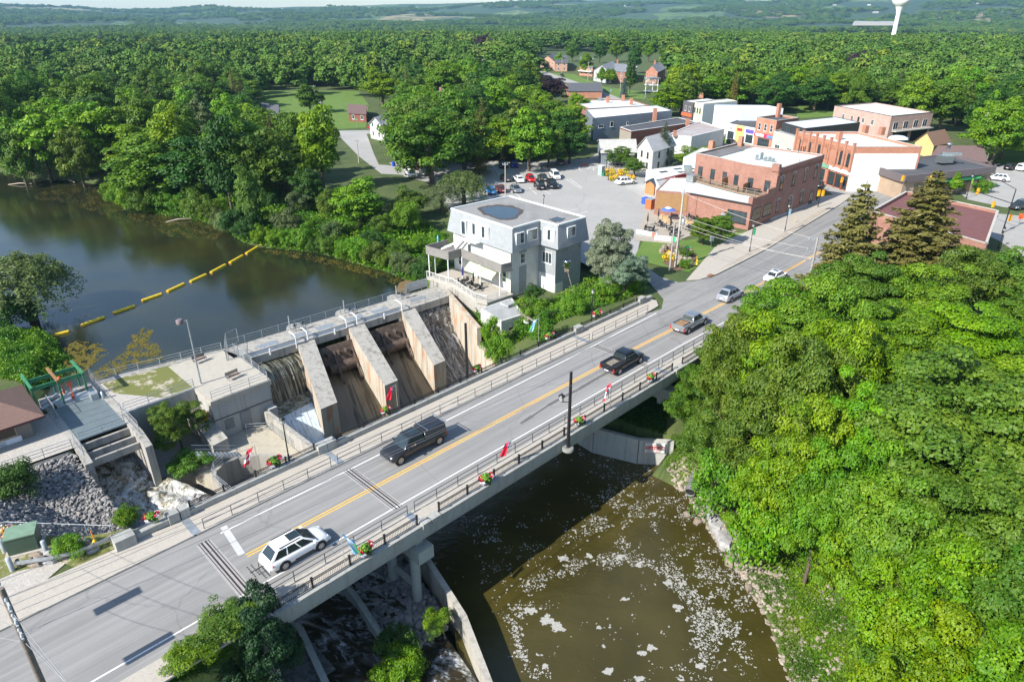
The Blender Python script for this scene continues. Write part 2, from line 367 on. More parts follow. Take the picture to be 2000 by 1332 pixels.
def asphalt(name,c,streak=.0,crack=.5):
 b=NB(name);p=b.map(b.pos(),(1,1,1),-AX)
 fine=b.noise(9,p,6,.8);big=b.noise(.12,p,4,.6)
 col=b.mix(b.ramp(fine,[(.3,0),(.75,1)]),tuple(x*.86 for x in c),tuple(x*1.12 for x in c))
 if streak:
  s=b.noise(1.0,b.map(p,(.035,.9,1)),4,.6)
  col=b.mix(b.math('MULTIPLY',b.ramp(s,[(.38,0),(.66,1)]),streak),col,tuple(x*.72 for x in c))
  s2=b.noise(1.6,b.map(p,(.02,1.3,1),0,(7,3,0)),3,.6)
  col=b.mix(b.math('MULTIPLY',b.ramp(s2,[(.5,0),(.72,1)]),streak*.7),col,tuple(min(1,x*1.28) for x in c))
 col=b.mix(b.math('MULTIPLY',b.ramp(big,[(.4,0),(.68,1)]),.35),col,tuple(x*1.25 for x in c))
 if crack:
  wv=b.n('ShaderNodeVectorMath',operation='ADD');b.l(p,wv.inputs[0]);b.l(b.noise(.5,p,4,.7,col=True),wv.inputs[1])
  e=b.vor(.11,wv.outputs[0],'DISTANCE_TO_EDGE');col=b.mix(b.math('MULTIPLY',b.ramp(e,[(.002,1),(.007,0)]),crack),col,tuple(x*.4 for x in c))
 b.bsdf(col,.9,b.bump(fine,.3,.01));return b.m
M_ROAD=asphalt('road_asphalt',(.235,.23,.222),.9,.3);M_LOT=asphalt('lot_asphalt',(.31,.305,.29),.0,.4);M_OLD=asphalt('old_asphalt',(.31,.30,.28),.25,.6)
M_WALK=concrete('sidewalk_concrete',(.42,.385,.33),.22);M_PAVER=brick_mat('paver_walk',(.36,.31,.25),(.44,.39,.32),(.3,.27,.22),.9)
M_CURB=concrete('curb_concrete',(.44,.42,.38),.4)
M_WHITE=flat('road_paint_white',(.72,.72,.70),.7,var=.18,scale=6);M_YEL=flat('road_paint_yellow',(.75,.42,.055),.7,var=.15,scale=5)
gb=NB('lawn_grass');gn=gb.noise(6,gb.pos(),6,.8);gl=gb.noise(.35,gb.pos(),4)
gb.bsdf(gb.mix(gb.ramp(gl,[(.35,0),(.65,1)]),gb.mix(gn,(.05,.12,.012),(.10,.19,.02)),gb.mix(gn,(.085,.15,.02),(.14,.2,.035))),.95,gb.bump(gn,.8,.06));M_LAWN=gb.m
gb=NB('dry_grass');gn=gb.noise(5,gb.pos(),6,.8);gl=gb.noise(.45,gb.pos(),5,.7)
gb.bsdf(gb.mix(gb.ramp(gl,[(.53,0),(.60,1)]),gb.mix(gn,(.08,.12,.02),(.19,.17,.05)),gb.mix(gn,(.34,.30,.22),(.42,.38,.30))),.95,gb.bump(gn,.8,.05));M_DRY=gb.m
gb=NB('gravel');gn=gb.vor(14,gb.pos(),'F1','Color');gl=gb.noise(.8,gb.pos(),5)
gs=gb.n('ShaderNodeSeparateColor');gb.l(gn,gs.inputs[0])
gb.bsdf(gb.mix(gb.ramp(gl,[(.3,0),(.7,.4)]),gb.mix(gs.outputs[0],(.30,.28,.25),(.5,.47,.43)),(.32,.29,.25)),.95,gb.bump(gb.vor(14,gb.pos()),.5,.03));M_GRAVEL=gb.m
def sheet(name,pts,m,z=.0):
 mb=MB();a=sum(pts[i][0]*pts[(i+1) % len(pts)][1]-pts[(i+1) % len(pts)][0]*pts[i][1] for i in range(len(pts)))
 if a < 0:pts=pts[::-1]
 mb.sheet([(p[0],p[1],z) for p in pts]);return struct(name,mb,m)
def slab(name,pts,m,z,th=.15):
 mb=MB();mb.prism([(p[0],p[1]) for p in pts],z-th,z,0);return struct(name,mb,m)
PL=lambda L,z=0.:[PX(u,v,z) for u,v in L]
MAIN=[ST(-75,4.75),ST(-12.5,4.75),ST(48,4.95)]+PL([(1292,604),(1296,585),(1258,540),(1250,500),(1262,497),(1262,522),(1290,541),(1325,552),(1366,548),(1400,538),(1452,512),(1500,487),(1570,444),(1640,402),(1664,384),(1600,366),(1500,316),(1400,283),(1250,235),(1190,200),(1120,165),(1050,138),(1036,138),(1100,165),(1160,195)])
MAIN=[ST(-75,4.75),ST(-12.5,4.75),ST(48,4.95)]+PL([(1292,604),(1296,585),(1258,540),(1250,500),(1262,497),(1262,522),(1290,541),(1325,552),(1366,548),(1400,538),(1452,512),(1500,487),(1570,444),(1640,402),(1646,388)])+[PX(1700,360),PX(1745,385),ST(128,0),ST(118,-7),ST(85,-6.5),ST(60,-5.2),ST(48,-4.95),ST(-12.5,-4.75),ST(-75,-4.75)]
sheet('road',MAIN,M_ROAD,.012)
sheet('cross_street',PL([(1646,392),(1580,352),(1500,322),(1400,290),(1290,250),(1165,192),(1100,166),(1030,138),(1046,134),(1150,168),(1230,200),(1330,240),(1420,276),(1520,312),(1610,338),(1700,356),(1790,385),(1870,410),(2080,430),(2300,480),(2300,640),(2060,540),(1950,470),(1860,430),(1760,392)]),M_OLD,.006)
sheet('parking_lot',PL([(760,318),(830,305),(1010,318),(1150,310),(1165,300),(1300,325),(1345,420),(1250,470),(1243,505),(1150,520),(1000,440),(880,420),(850,360),(790,345)]),M_LOT,.0)
sheet('parking_lot',PL([(1845,352),(1880,320),(2000,322),(2300,330),(2300,440),(1960,405),(1890,390)]),M_LOT,.0)
sheet('side_road',PL([(645,262),(650,256),(760,254),(765,262),(716,262),(730,300),(740,322),(860,330),(850,345),(745,340),(700,305),(666,270)]),M_LOT,.002)
sheet('lawn',PL([(1240,500),(1258,468),(1300,466),(1340,470),(1440,455),(1480,450),(1440,478),(1345,532),(1290,520),(1255,512)]),M_LAWN,.03)
sheet('patio_paving',PL([(1238,470),(1250,440),(1262,415),(1360,400),(1370,425),(1440,452),(1345,462),(1310,476)]),M_PAVER,.04)
slab('sidewalk',PL([(1340,549),(1400,480),(1462,452),(1560,405),(1605,385),(1640,380),(1662,384),(1640,401),(1570,443),(1500,486),(1452,511),(1400,537),(1368,547)]),M_WALK,.14)
sheet('brick_verge',PL([(1400,529),(1450,500),(1500,473),(1560,436),(1600,412),(1628,402),(1570,440),(1500,482),(1450,507)],.15),M_PAVER,.146)
slab('sidewalk',PL([(1413,283),(1500,306),(1600,337),(1668,355),(1720,372),(1760,385),(1790,378),(1850,380),(1850,375),(1700,345),(1600,328),(1413,276)]),M_WALK,.14)
sheet('lawn',PL([(510,178),(700,178),(720,205),(715,250),(640,254),(560,225),(505,205)]),M_LAWN,.0)
sheet('lawn',PL([(1920,325),(1925,285),(2300,290),(2300,335),(2000,320)]),M_LAWN,.0)
sheet('lawn',PL([(1555,232),(1560,205),(1640,204),(1650,226)]),M_LAWN,.0)
sheet('lawn',PL([(1120,145),(1180,170),(1255,180),(1260,195),(1200,190),(1100,160),(1060,142)]),M_LAWN,.0)
slab('sidewalk',[ST(-75,4.75),ST(-12.5,4.75),ST(-12.5,7.0),ST(-15.8,7.4),ST(-22,7.6),ST(-30,7.4),ST(-75,7.4)],M_WALK,.14)
slab('sidewalk',[ST(-75,-4.75),ST(-12.5,-4.75),ST(-12.5,-6.6),ST(-75,-6.9)],M_WALK,.14)
slab('sidewalk',[ST(46.6,4.95),ST(50.6,5.3),ST(52.0,6.6),ST(51.5,8.2),ST(46.6,7.1)],M_WALK,.14)
sheet('gravel_verge',[ST(-40,7.4),ST(-22,7.6),ST(-20,8.8),ST(-23,10.2),ST(-40,10)],M_GRAVEL,.0)
sheet('lawn',[ST(-20,7.7),ST(-15.9,7.7),ST(-16,9.4),ST(-19,11),ST(-23,16),ST(-34,18),ST(-36,10.2),ST(-23,10.2),ST(-20.5,9)],M_DRY,.01)
def marks(name,mbf,m):
 mb=MB();mbf(mb);return struct(name,mb,m)
def strip(mb,pts,w,z=.02):
 for a,b_ in zip(pts[:-1],pts[1:]):
  d=Vector((b_.x-a.x,b_.y-a.y,0)).normalized();n=Vector((-d.y,d.x,0))*w/2
  mb.quad(*[Vector((q.x,q.y,z)) for q in (a-n,b_-n,b_+n,a+n)])
YP=[ST(-10.7,.0),ST(35,.05),ST(60,-.5)]+[PX(u,v) for u,v in [(1510,543),(1560,516),(1605,490)]]
def offs(P,d):
 r=[]
 for i,p in enumerate(P):
  a,c=P[max(0,i-1)],P[min(len(P)-1,i+1)];t=Vector((c.x-a.x,c.y-a.y,0)).normalized();r.append(Vector((p.x-t.y*d,p.y+t.x*d,0)))
 return r
marks('centre_line',lambda m:(strip(m,offs(YP,.14),.12),strip(m,offs(YP,-.14),.12)),M_YEL)
marks('edge_line',lambda m:strip(m,[ST(-11.0,3.7),ST(0,3.62),ST(30,3.85),ST(48.5,4.2)],.12),M_WHITE)
marks('edge_line',lambda m:strip(m,[ST(-60,-3.5),ST(-22,-3.45),ST(-14,-3.42),ST(0,-3.35),ST(43,-3.45),ST(60,-3.9)],.12),M_WHITE)
marks('stop_line',lambda m:strip(m,[ST(-10.9,.35),ST(-10.5,4.3)],.5,.024),flat('worn_white',(.45,.45,.44),.8))
marks('stop_line',lambda m:strip(m,[ST(-31,-3.4),ST(-31,4.5)],.35,.024),M_WHITE)
def bays(m):
 for k in range(12):
  a=PX(1382+k*7.2/1.0,361);
 for i in range(11):
  f=i/10;strip(m,[PX(1216+f*44,362+f*26),PX(1262+f*28,357+f*17)],.12,.012)
 for (a,b2) in [((966,328),(977,342)),((1105,350),(1133,368)),((1112,349),(1137,367)),((1133,368),(1137,367)),((1034,367),(1048,380)),((1060,372),(1076,380)),((1112,424),(1148,413)),((1090,415),(1127,409)),((1008,378),(1020,390)),((965,352),(975,362)),((1129,328),(1135,334)),((1148,331),(1152,326)),((1160,334),(1158,326))]:
  strip(m,[PX(*a),PX(*b2)],.11,.012)
 for i in range(9):strip(m,[PX(1120+i*5,330),PX(1137+i*5,326)],.1,.012)
marks('parking_line',bays,M_WHITE)
M_BCON=concrete('bridge_concrete',(.38,.37,.34),.45);M_BFAS=concrete('fascia_concrete',(.35,.35,.325),.6)
M_PIER=concrete('pier_concrete',(.40,.42,.38),.35);M_BLACK=flat('black_paint',(.012,.012,.014),.45)
M_BRNRAIL=flat('dark_handrail',(.03,.026,.024),.5);M_STEEL=flat('galvanised_steel',(.42,.45,.47),.45,.6,var=.2);M_DARK=flat('dark_void',(.01,.01,.01),.9)
M_JOINT=flat('joint_rubber',(.03,.018,.016),.7);M_TIMBER=flat('weathered_wood',(.2,.17,.13),.85,var=.3,scale=4)
T_=lambda s,t,z:tuple(ST(s,t,z))
br=thing('road_bridge','long concrete road bridge carrying two lanes over the river','bridge',ST(17,0,-1))
mb=MB();mb.box(-12.4,47,-4.95,4.95,-.55,-.02,0,T_);part(br,'deck',mb,M_BCON)
for sg,t0,t1 in ((1,4.72,7.25),(-1,-6.35,-4.72)):
 for a in np.arange(-12.4,46.5,5.94):mb=MB();mb.box(a+.01,a+5.93,t0,t1,-.5,.15,0,T_);part(br,'walkway',mb,M_WALK)
mb=MB();mb.box(-12.4,47,-6.85,-6.3,-.8,.22,0,T_);mb.box(-12.4,47,-6.7,-6.45,-1.25,-.8,0,T_);part(br,'edge_beam',mb,M_BFAS)
mb=MB();mb.box(-12.4,52,7.25,7.75,-.8,.62,0,T_);part(br,'parapet',mb,M_BFAS)
for t in (-5.6,-2.8,0,2.8,5.6,7.2):mb=MB();mb.box(-12,46.6,t-.35,t+.35,-1.7,-.56,0,T_);part(br,'girder',mb,M_PIER)
for s in (.5,36.2):
 mb=MB();mb.box(s-.75,s+.75,-6.8,7.2,-3.5,-2.3,0,T_);mb.box(s-.5,s+.5,-5.8,6.5,-3.9,-3.5,0,T_);part(br,'pier_cap',mb,M_PIER)
 for t in (-5.1,-1.7,1.7,5.1):mb=MB();mb.tube(ST(s,t,-11),ST(s,t,-3.9),.42,14);part(br,'pier_column',mb,M_PIER)
 for z in (-7.4,):mb=MB();mb.box(s-.18,s+.18,-5.1,5.1,z-.2,z+.2,0,T_);part(br,'pier_strut',mb,M_PIER)
 for t in (-5.6,-2.8,0,2.8,5.6):mb=MB();mb.box(s-.35,s+.35,t-.3,t+.3,-2.3,-1.7,0,T_);part(br,'bearing_block',mb,M_PIER)
mb=MB();mb.box(-13.2,-12.4,-6.8,7.7,-11,-.1,0,T_);part(br,'abutment',mb,M_PIER)
mb=MB();mb.box(47,47.8,-6.8,7.7,-11,-.1,0,T_);part(br,'abutment',mb,M_PIER)
for s in (.4,-12.35,35.0):
 for ds,w,m in ((-.36,.05,M_JOINT),(-.15,.12,M_JOINT),(.15,.12,M_JOINT),(.36,.05,M_JOINT)):
  mb=MB();mb.box(s+ds-w/2,s+ds+w/2,-3.6,3.7,.013,.026,0,T_);part(br,'joint_strip',mb,m)
 mb=MB();mb.box(s-.55,s+.55,-3.55,3.6,.012,.019,0,T_);part(br,'joint_nosing',mb,concrete('nosing',(.33,.32,.31),.2))
 for t0,t1 in ((4.75,7.2),(-6.3,-4.75)):mb=MB();mb.box(s-.3,s+.3,t0,t1,.15,.165,0,T_);part(br,'cover_plate',mb,M_STEEL)
for s0,s1,t0,t1 in ((-.35,.55,7.15,7.95),(.6,1.5,7.15,7.95),(35.4,36.8,7.15,7.95),(48.9,50.3,7.15,7.95),(.3,1.1,-6.95,-6.2),(1.2,2.1,-6.95,-6.2),(35.9,36.8,-6.95,-6.2),(36.9,37.7,-6.95,-6.2),(-13.4,-12.6,7.15,7.95),(-12.5,-11.8,7.15,7.95),(-17.3,-15.9,6.9,7.9)):
 mb=MB();mb.box(s0,s1,t0,t1,-.1,1.0 if t0 > 0 else .35,0,T_);part(br,'end_block',mb,M_BFAS)
mb=MB();mb.box(-15.9,-13.4,7.3,7.75,-.3,.62,0,T_);part(br,'wing_parapet',mb,M_BFAS)
def fence(name,label,cells,t,zb,h,group=None,pick=.14):
 f=thing(name,label,'railing',ST(*[(cells[0]+cells[-1])/2,t,zb]),group)
 for a in cells:
  mb=MB();mb.box(a-.06,a+.06,t-.06,t+.06,zb,zb+h+.06,0,T_);mb.box(a-.09,a+.09,t-.09,t+.09,zb+h+.06,zb+h+.1,0,T_);part(f,'post',mb,M_BLACK)
 for a,c in zip(cells[:-1],cells[1:]):
  mb=MB()
  for z in (.1,h-.18,h-.03):mb.box(a+.06,c-.06,t-.025,t+.025,zb+z-.02,zb+z+.02,0,T_)
  n=int((c-a)/pick)
  for i in range(1,n):
   x=a+(c-a)*i/n;mb.box(x-.009,x+.009,t-.009,t+.009,zb+.1,zb+h-.18,0,T_)
  for i in range(1,n*2):
   x=a+(c-a)*i/(n*2);mb.box(x-.008,x+.008,t-.008,t+.008,zb+h-.18,zb+h-.03,0,T_)
  part(f,'railing_panel',mb,M_BLACK)
rng=lambda a,b,n:[a+(b-a)*i/n for i in range(n+1)]
GR='black picket fences on the bridge parapets'
fence('parapet_fence','black picket fence on the lake side parapet along the long middle span',rng(1.7,35.2,11),7.62,.62,.52,GR)
fence('parapet_fence','black picket fence on the lake side parapet beside the rapids',rng(-11.6,-.5,4),7.62,.62,.52,GR)
fence('parapet_fence','black picket fence on the lake side parapet beside the ivy bank',rng(37,48.7,4),7.62,.62,.52,GR)
fence('parapet_fence','black picket fence on the river side edge above the foam',rng(2.3,35.7,11),-6.42,.22,.8,GR)
fence('parapet_fence','black picket fence on the river side edge behind the white car',rng(-12,.1,4),-6.42,.22,.8,GR)
fence('parapet_fence','black picket fence on the river side edge beside the tall trees',rng(37.8,47,3),-6.42,.22,.8,GR)
def handrail(label,pts,h=.95,rails=(.5,.93),r=.028,posts=2.35,mat=None,name='handrail',group=None,pr=None,cat='handrail',zf=None):
 mat=mat or M_BRNRAIL;pts=[Vector(p) for p in pts]
 f=thing(name,label,cat,pts[len(pts)//2],group);P=[]
 for a,b2 in zip(pts[:-1],pts[1:]):
  n=max(1,round((b2-a).length/posts))
  P += [a.lerp(b2,i/n) for i in range(n)]
 P.append(pts[-1])
 for p in P:mb=MB();mb.tube(p,p+Vector((0,0,h)),pr or r*1.1,5);part(f,'post',mb,mat)
 for z in rails:
  mb=MB();mb.path([p+Vector((0,0,z)) for p in pts],r,5);part(f,'rail',mb,mat)
 return f
GH='pipe handrails between road and footways'
handrail('brown pipe handrail on the lake side kerb beside the stop line',[ST(-11.7,4.95,.15),ST(-.5,4.95,.15)],group=GH)
handrail('brown pipe handrail on the lake side kerb along the middle span',[ST(.2,4.95,.15),ST(35.3,4.98,.15)],group=GH)
handrail('short brown pipe handrail on the lake side kerb at the side road corner',[ST(35.9,4.98,.15),ST(47.8,5.15,.15)],group=GH)
handrail('brown pipe handrail on the river side kerb beside the white car',[ST(-12,-4.95,.15),ST(.3,-4.95,.15)],group=GH)
handrail('brown pipe handrail on the river side kerb along the middle span',[ST(1.0,-4.95,.15),ST(35.3,-4.95,.15)],group=GH)
handrail('brown pipe handrail on the river side kerb beside the tall trees',[ST(36,-4.95,.15),ST(47,-4.95,.15)],group=GH)
M_DCON=concrete('dam_concrete',(.37,.355,.32),.95,0,(.13,.12,.10));M_DWET=concrete('dam_side_concrete',(.46,.41,.33),.85,.75,(.13,.10,.06));M_PH=concrete('powerhouse_concrete',(.40,.40,.38),.55)
_b=NB('wet_apron');_p=_b.map(_b.pos(),(1,1,1),-AX+.36);_n=_b.noise(1,_b.map(_p,(1.3,.07,.07)),5,.6,.3);_m=_b.noise(1,_b.map(_p,(4,.2,.2)),4,.7)
_b.bsdf(_b.mix(_b.ramp(_n,[(.44,0),(.5,1)]),_b.mix(_m,(.02,.017,.008),(.075,.06,.03)),_b.mix(_m,(.11,.085,.045),(.21,.17,.11))),.3,_b.bump(_m,.3,.03),0,.5);M_WETBED=_b.m;M_RUSTY=flat('rusty_gate_steel',(.09,.065,.05),.7,.2,var=.5,scale=2)
dam=thing('river_dam','concrete river dam with sluice gates, sloping piers and a walkway on top','dam',ST(20,30,-6))
DK=lambda s,off=0:ST(s,38.85-(s-4)*.0585+off)
def seg(sa,sb,o0,o1,z0,z1,mbx):
 p=[DK(sa,o0),DK(sb,o0),DK(sb,o1),DK(sa,o1)];mbx.hexa([(q.x,q.y,z0) for q in p],[(q.x,q.y,z1) for q in p])
mb=MB();seg(4.5,37.3,-3.3,0,-2.4,-2,mb);part(dam,'deck_slab',mb,M_DCON)
for i in range(5):mb=MB();seg(6,28.5,-3.5-.22*i-.07,-3.5-.22*i+.04,-2.2,-2.02,mb);part(dam,'walkway_beam',mb,M_STEEL)
mb=MB();seg(6,37.2,-4.75,-4.5,-3.0,-1.98,mb);part(dam,'edge_girder',mb,M_DCON)
mb=MB();seg(28.5,37.2,-4.5,-3.3,-2.3,-2.01,mb);part(dam,'deck_slab',mb,M_DCON)
for i,a in enumerate((8,12.5,16,20.5,24.5,31)):mb=MB();seg(a,a+2.6,-3.0,-1.9,-2.0,-1.985,mb);part(dam,'grating_panel',mb,M_STEEL)
for nm,bk,fr in (('A',(12.3,14.7,34.3),(8.0,10.2,22.0)),('B',(19.5,22.0,33.8),(16.4,18.4,21.3)),('C',(28.0,30.4,33.4),(24.0,26.0,21.2))):
 b4=[ST(bk[0],bk[2]),ST(bk[1],bk[2]),ST(fr[1],fr[2]),ST(fr[0],fr[2])]
 z1=[-1.95,-1.95,-5,-5];mb=MB();t4=[Vector((p.x,p.y,z)) for p,z in zip(b4,z1)];l4=[Vector((p.x,p.y,-11)) for p in b4]
 mb.hexa(l4[::-1],t4[::-1],0,1);part(dam,'pier',mb,[M_DWET,M_DCON])
 cc=ST((bk[0]+bk[1])/2,bk[2]);mb=MB();a,b2=DK((bk[0]+bk[1])/2-.9),DK((bk[0]+bk[1])/2+.9)
 mb.prism([ST(bk[0],bk[2]),ST(bk[1],bk[2]),ST(bk[1]+1.2,39.5-(bk[1]-4)*.0585),ST((bk[0]+bk[1])/2+1.2,41-(bk[1]-4)*.0585),ST(bk[0]+1.2,39.5-(bk[0]-4)*.0585)],-9,-2.42);part(dam,'pier_nose',mb,M_DCON)
 mb=MB();p=DK((bk[0]+bk[1])/2+1,.1);mb.lathe((p.x,p.y,-2.4),[(1.25,0),(1.25,.45)],16);part(dam,'pier_nose_cap',mb,M_DCON)
def bay(l0,l1,r0,r1,prof,m,name):
 mb=MB();rows=[]
 for f,z in prof:
  a=Vector(l0).lerp(Vector(l1),f);c=Vector(r0).lerp(Vector(r1),f);rows.append([(*(a.lerp(c,k/8))[:2],z) for k in range(9)])
 for q,w2 in zip(rows[:-1],rows[1:]):
  for k in range(8):mb.quad(q[k],w2[k],w2[k+1],q[k+1])
 for i in range(len(mb.sm)):mb.sm[i]=True
 return mb
P2=lambda s,t:Vector(ST(s,t))
fl=[(0,-6.2),(.15,-6.6),(1,-9.3),(1.35,-10)]
part(dam,'apron',bay(P2(14.6,33.5),P2(10,21.5),P2(19.6,33.5),P2(16.6,21.5),fl,0,''),M_WETBED)
part(dam,'apron',bay(P2(21.8,33.5),P2(18,21.5),P2(28.1,33.5),P2(24.2,21.5),fl,0,''),M_WETBED)
for (a,c) in ((14.4,19.8),(21.7,28.3)):
 mb=MB();mb.hexa([ST(a,31.4,-5.4),ST(c,31.0,-5.4),ST(c,31.25,-5.4),ST(a,31.65,-5.4)],[ST(a,32.6,-3.35),ST(c,32.2,-3.35),ST(c,32.45,-3.35),ST(a,32.85,-3.35)]);part(dam,'flap_gate',mb,M_RUSTY)
 mb=MB();mb.tube(ST(a+.2,31.0,-5.9),ST(c-.2,30.7,-5.9),.75,16);part(dam,'gate_cylinder',mb,M_RUSTY)
 for k in (.25,.75):
  s=a+(c-a)*k;mb=MB();mb.bar(ST(s+.3,32.0,-4.3),ST(s-.6,28.6,-7.2),.25,.35);part(dam,'gate_strut',mb,M_RUSTY)
 for k in (.1,.4,.6,.9):s=a+(c-a)*k;mb=MB();mb.box(s-.1,s+.1,31.3,32.1,-4.4,-3.9,0,T_);part(dam,'gate_rib',mb,M_RUSTY)
mb=MB();mb.hexa([ST(30.2,32.9,-11),ST(36.6,32.4,-11),ST(36.9,34,-11),ST(30.4,34.4,-11)],[ST(30.2,32.9,-3.5),ST(36.6,32.4,-3.5),ST(36.9,34,-3.5),ST(30.4,34.4,-3.5)]);part(dam,'weir_sill',mb,M_DWET)
for a,c,z in ((13.2,21,-3.0),(21,29.5,-3.0),(5.5,13.4,-3.0)):
 pass
rw=[ST(37.1,34.5),ST(31.3,20.8),ST(31.9,20.6),ST(37.9,34.5)]
mb=MB();mb.prism(rw,-11,-1.95);part(dam,'side_wall',mb,M_DWET)
mb=MB();mb.prism([ST(31.3,20.8),ST(29.4,9),ST(30,9),ST(31.9,20.8)],-11,-4.6);part(dam,'side_wall',mb,M_DWET)
def fall(name,label,verts_rows,m):
 mb=MB();R=verts_rows
 for q,w2 in zip(R[:-1],R[1:]):
  for k in range(len(q)-1):mb.quad(q[k],w2[k],w2[k+1],q[k+1])
 for i in range(len(mb.sm)):mb.sm[i]=True
 return mb
def row(l,r,z,n=24,am=.0,seed=0,curve=0.):
 out=[]
 for k in range(n+1):
  f=k/n;p=Vector(l).lerp(Vector(r),f);d=ST(0,-1)-ST(0,0)
  o=curve*math.sin(math.pi*f)+am*math.sin(k*2.1+seed)*math.sin(k*.7+seed*2)
  out.append((p.x+d.x*o,p.y+d.y*o,z))
 return out
MF=white_water('thin_fall',.42,(.022,.018,.007),(.50,.52,.42),2.2,.10,0,1.5,.06)
MS=white_water('spill_water',.9,(.14,.20,.24),(.50,.60,.68),2.4,.35,.3,1.1)
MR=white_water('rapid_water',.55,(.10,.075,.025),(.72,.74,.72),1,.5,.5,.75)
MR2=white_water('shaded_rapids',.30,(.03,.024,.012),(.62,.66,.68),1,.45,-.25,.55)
W4=white_water('weir_water',.42,(.055,.048,.035),(.55,.56,.56),1.7,.18,.38,1.4)
rows=[row(ST(5.6,34.8),ST(12.4,34.3),-3.22),row(ST(5.4,32.4),ST(11.9,32.6),-3.25),row(ST(5.2,31.6),ST(11.6,31.9),-3.45,am=.06),row(ST(5.0,30.9),ST(11.3,31.2),-4.4,am=.1,seed=1),row(ST(4.8,30.3),ST(11.0,30.6),-6.0,am=.12,seed=1),row(ST(4.7,29.9),ST(10.8,30.2),-7.1,am=.1)]
struct('waterfall',fall('','',rows,0),MF,'stuff','thin brown waterfall over the left gate')
rows=[row(ST(4.3,30.2),ST(10.9,30.4),-7.05),row(ST(3.9,26.6),ST(9.8,27.4),-7.1)]
struct('plunge_pool',fall('','',rows,0),white_water('pool_water',.5,(.10,.09,.05),(.4,.44,.38),1,1,0,.9),'structure')
rows=[row(ST(3.9,26.6),ST(9.8,27.4),-7.08,curve=-.1),row(ST(3.8,26.0),ST(9.6,26.7),-7.35,am=.1),row(ST(3.8,23.5),ST(8.6,24),-8.5,am=.1,seed=2),row(ST(3.8,20),ST(8.2,21),-9.3,am=.1,seed=4),row(ST(3.8,10),ST(8.4,11),-9.47)]
struct('spillway_water',fall('','',rows,0),MS,'stuff','bluish white water sliding down the spillway')
rows=[row(ST(30.5,34.0),ST(37,33.6),-3.22),row(ST(30.3,33.0),ST(36.7,32.5),-3.3,am=.05),row(ST(30.1,32.5),ST(36.4,32.0),-3.8,am=.15,seed=1),row(ST(29.9,31.9),ST(36.2,31.4),-5.6,am=.15,seed=2),row(ST(29.6,31.0),ST(35.8,30.4),-6.3,am=.2),row(ST(27.5,26),ST(33.6,26),-7.9,am=.2),row(ST(25.9,20),ST(31.0,20),-9.2,am=.1),row(ST(25,12),ST(29.6,12),-9.47)]
struct('weir_water',fall('','',rows,0),W4,'stuff','foaming sheet of water below the right weir')
ph=thing('powerhouse','grey concrete powerhouse block with a metal door beside the waterfall','powerhouse',ST(1.5,30,-9))
PHP=[ST(-1.9,27.3),ST(4.9,27.3),ST(5.2,36),ST(4.3,38.8),ST(-1.9,38.8)]
mb=MB();mb.prism(PHP,-9.5,-2.6);part(ph,'wall',mb,M_PH)
mb=MB();mb.prism([ST(-2.0,27.15),ST(5.05,27.15),ST(5.3,36),ST(4.4,38.9),ST(-2.0,38.9)],-2.6,-2.0);part(ph,'roof_slab',mb,[concrete('plaza_concrete',(.42,.39,.33),.25)])
mb=MB();mb.box(.9,2.1,27.2,27.3,-6.9,-4.7,0,T_);part(ph,'door',mb,flat('grey_door',(.2,.22,.25),.5,.4))
mb=MB();mb.box(-.9,.1,27.22,27.3,-6.1,-4.9,0,T_);part(ph,'hatch',mb,flat('grey_hatch',(.17,.19,.18),.6))
mb=MB();mb.box(-1.9,4.9,27.21,27.3,-4.55,-4.45,0,T_);part(ph,'wall_seam',mb,flat('seam',(.15,.12,.09),.9))
mb=MB();mb.box(3.9,4.9,26.4,27.3,-9.5,-5.2,0,T_);part(ph,'buttress',mb,M_PH)
GREEN=[ST(-1.9,38.9),ST(-9.4,40.6),ST(-9.4,31.7),ST(-1.9,31.7)]
mb=MB();mb.prism([ST(-9.4,31.35),ST(-1.9,31.35),ST(-1.9,31.75),ST(-9.4,31.75)],-10,-1.95);solo('retaining_wall','long stained concrete retaining wall below the grass beside the powerhouse','wall',mb,M_PH,ST(-5,31.5,-5))
mb=MB();mb.prism([ST(-15,40.9),ST(-9.4,41.3),ST(4.4,38.9),ST(4.4,38.3),ST(-9.4,40.2),ST(-15,39.9)],-6,-1.98);solo('dam_crest_wall','pale concrete crest wall between the pond and the grass strip','wall',mb,M_DCON,ST(-3,39.5,-3))
sheet('grass_strip',PL([(222,768),(195,745),(340,704),(390,755),(330,778)],-2.02),M_DRY,-2.008)
sheet('gravel_strip',[ST(-9.4,40.3),ST(-9.4,31.5),ST(-1.9,31.5),ST(-1.9,38.6)],M_GRAVEL,-2.03)
sheet('gravel_path',[ST(-15,28.1),ST(-15,37),ST(-34,37),ST(-34,28.6)],M_GRAVEL,-2.0)
fw=thing('fishway_channel','concrete fishway channel under a flat grey steel grating','fishway',ST(-12,32,-7))
for s0,s1,te in ((-15.0,-14.3,25.2),(-9.9,-9.2,24.2)):
 mb=MB();pr=[(te,-11),(41,-11),(41,-1.97),(te+2.2,-1.97),(te,-2.6)]
 mb.hexa([ST(s0,t,z) for t,z in pr],[ST(s1,t,z) for t,z in pr]);part(fw,'side_wall',mb,M_DCON)
for i in range(6):
 a=29.1+i*1.4;mb=MB();mb.box(-14.3,-9.9,a,a+1.37,-2.15,-2.02+.004*i,0,T_);part(fw,'grating',mb,siding('grating_steel',(.17,.21,.22),.06,True,.6,.5,.3))
for a,z in ((28.5,-2.3),(26.9,-2.5),(25.7,-2.7)):mb=MB();mb.box(-14.3,-9.9,a,a+.28,z-.75,z,0,T_);part(fw,'cross_beam',mb,M_DCON)
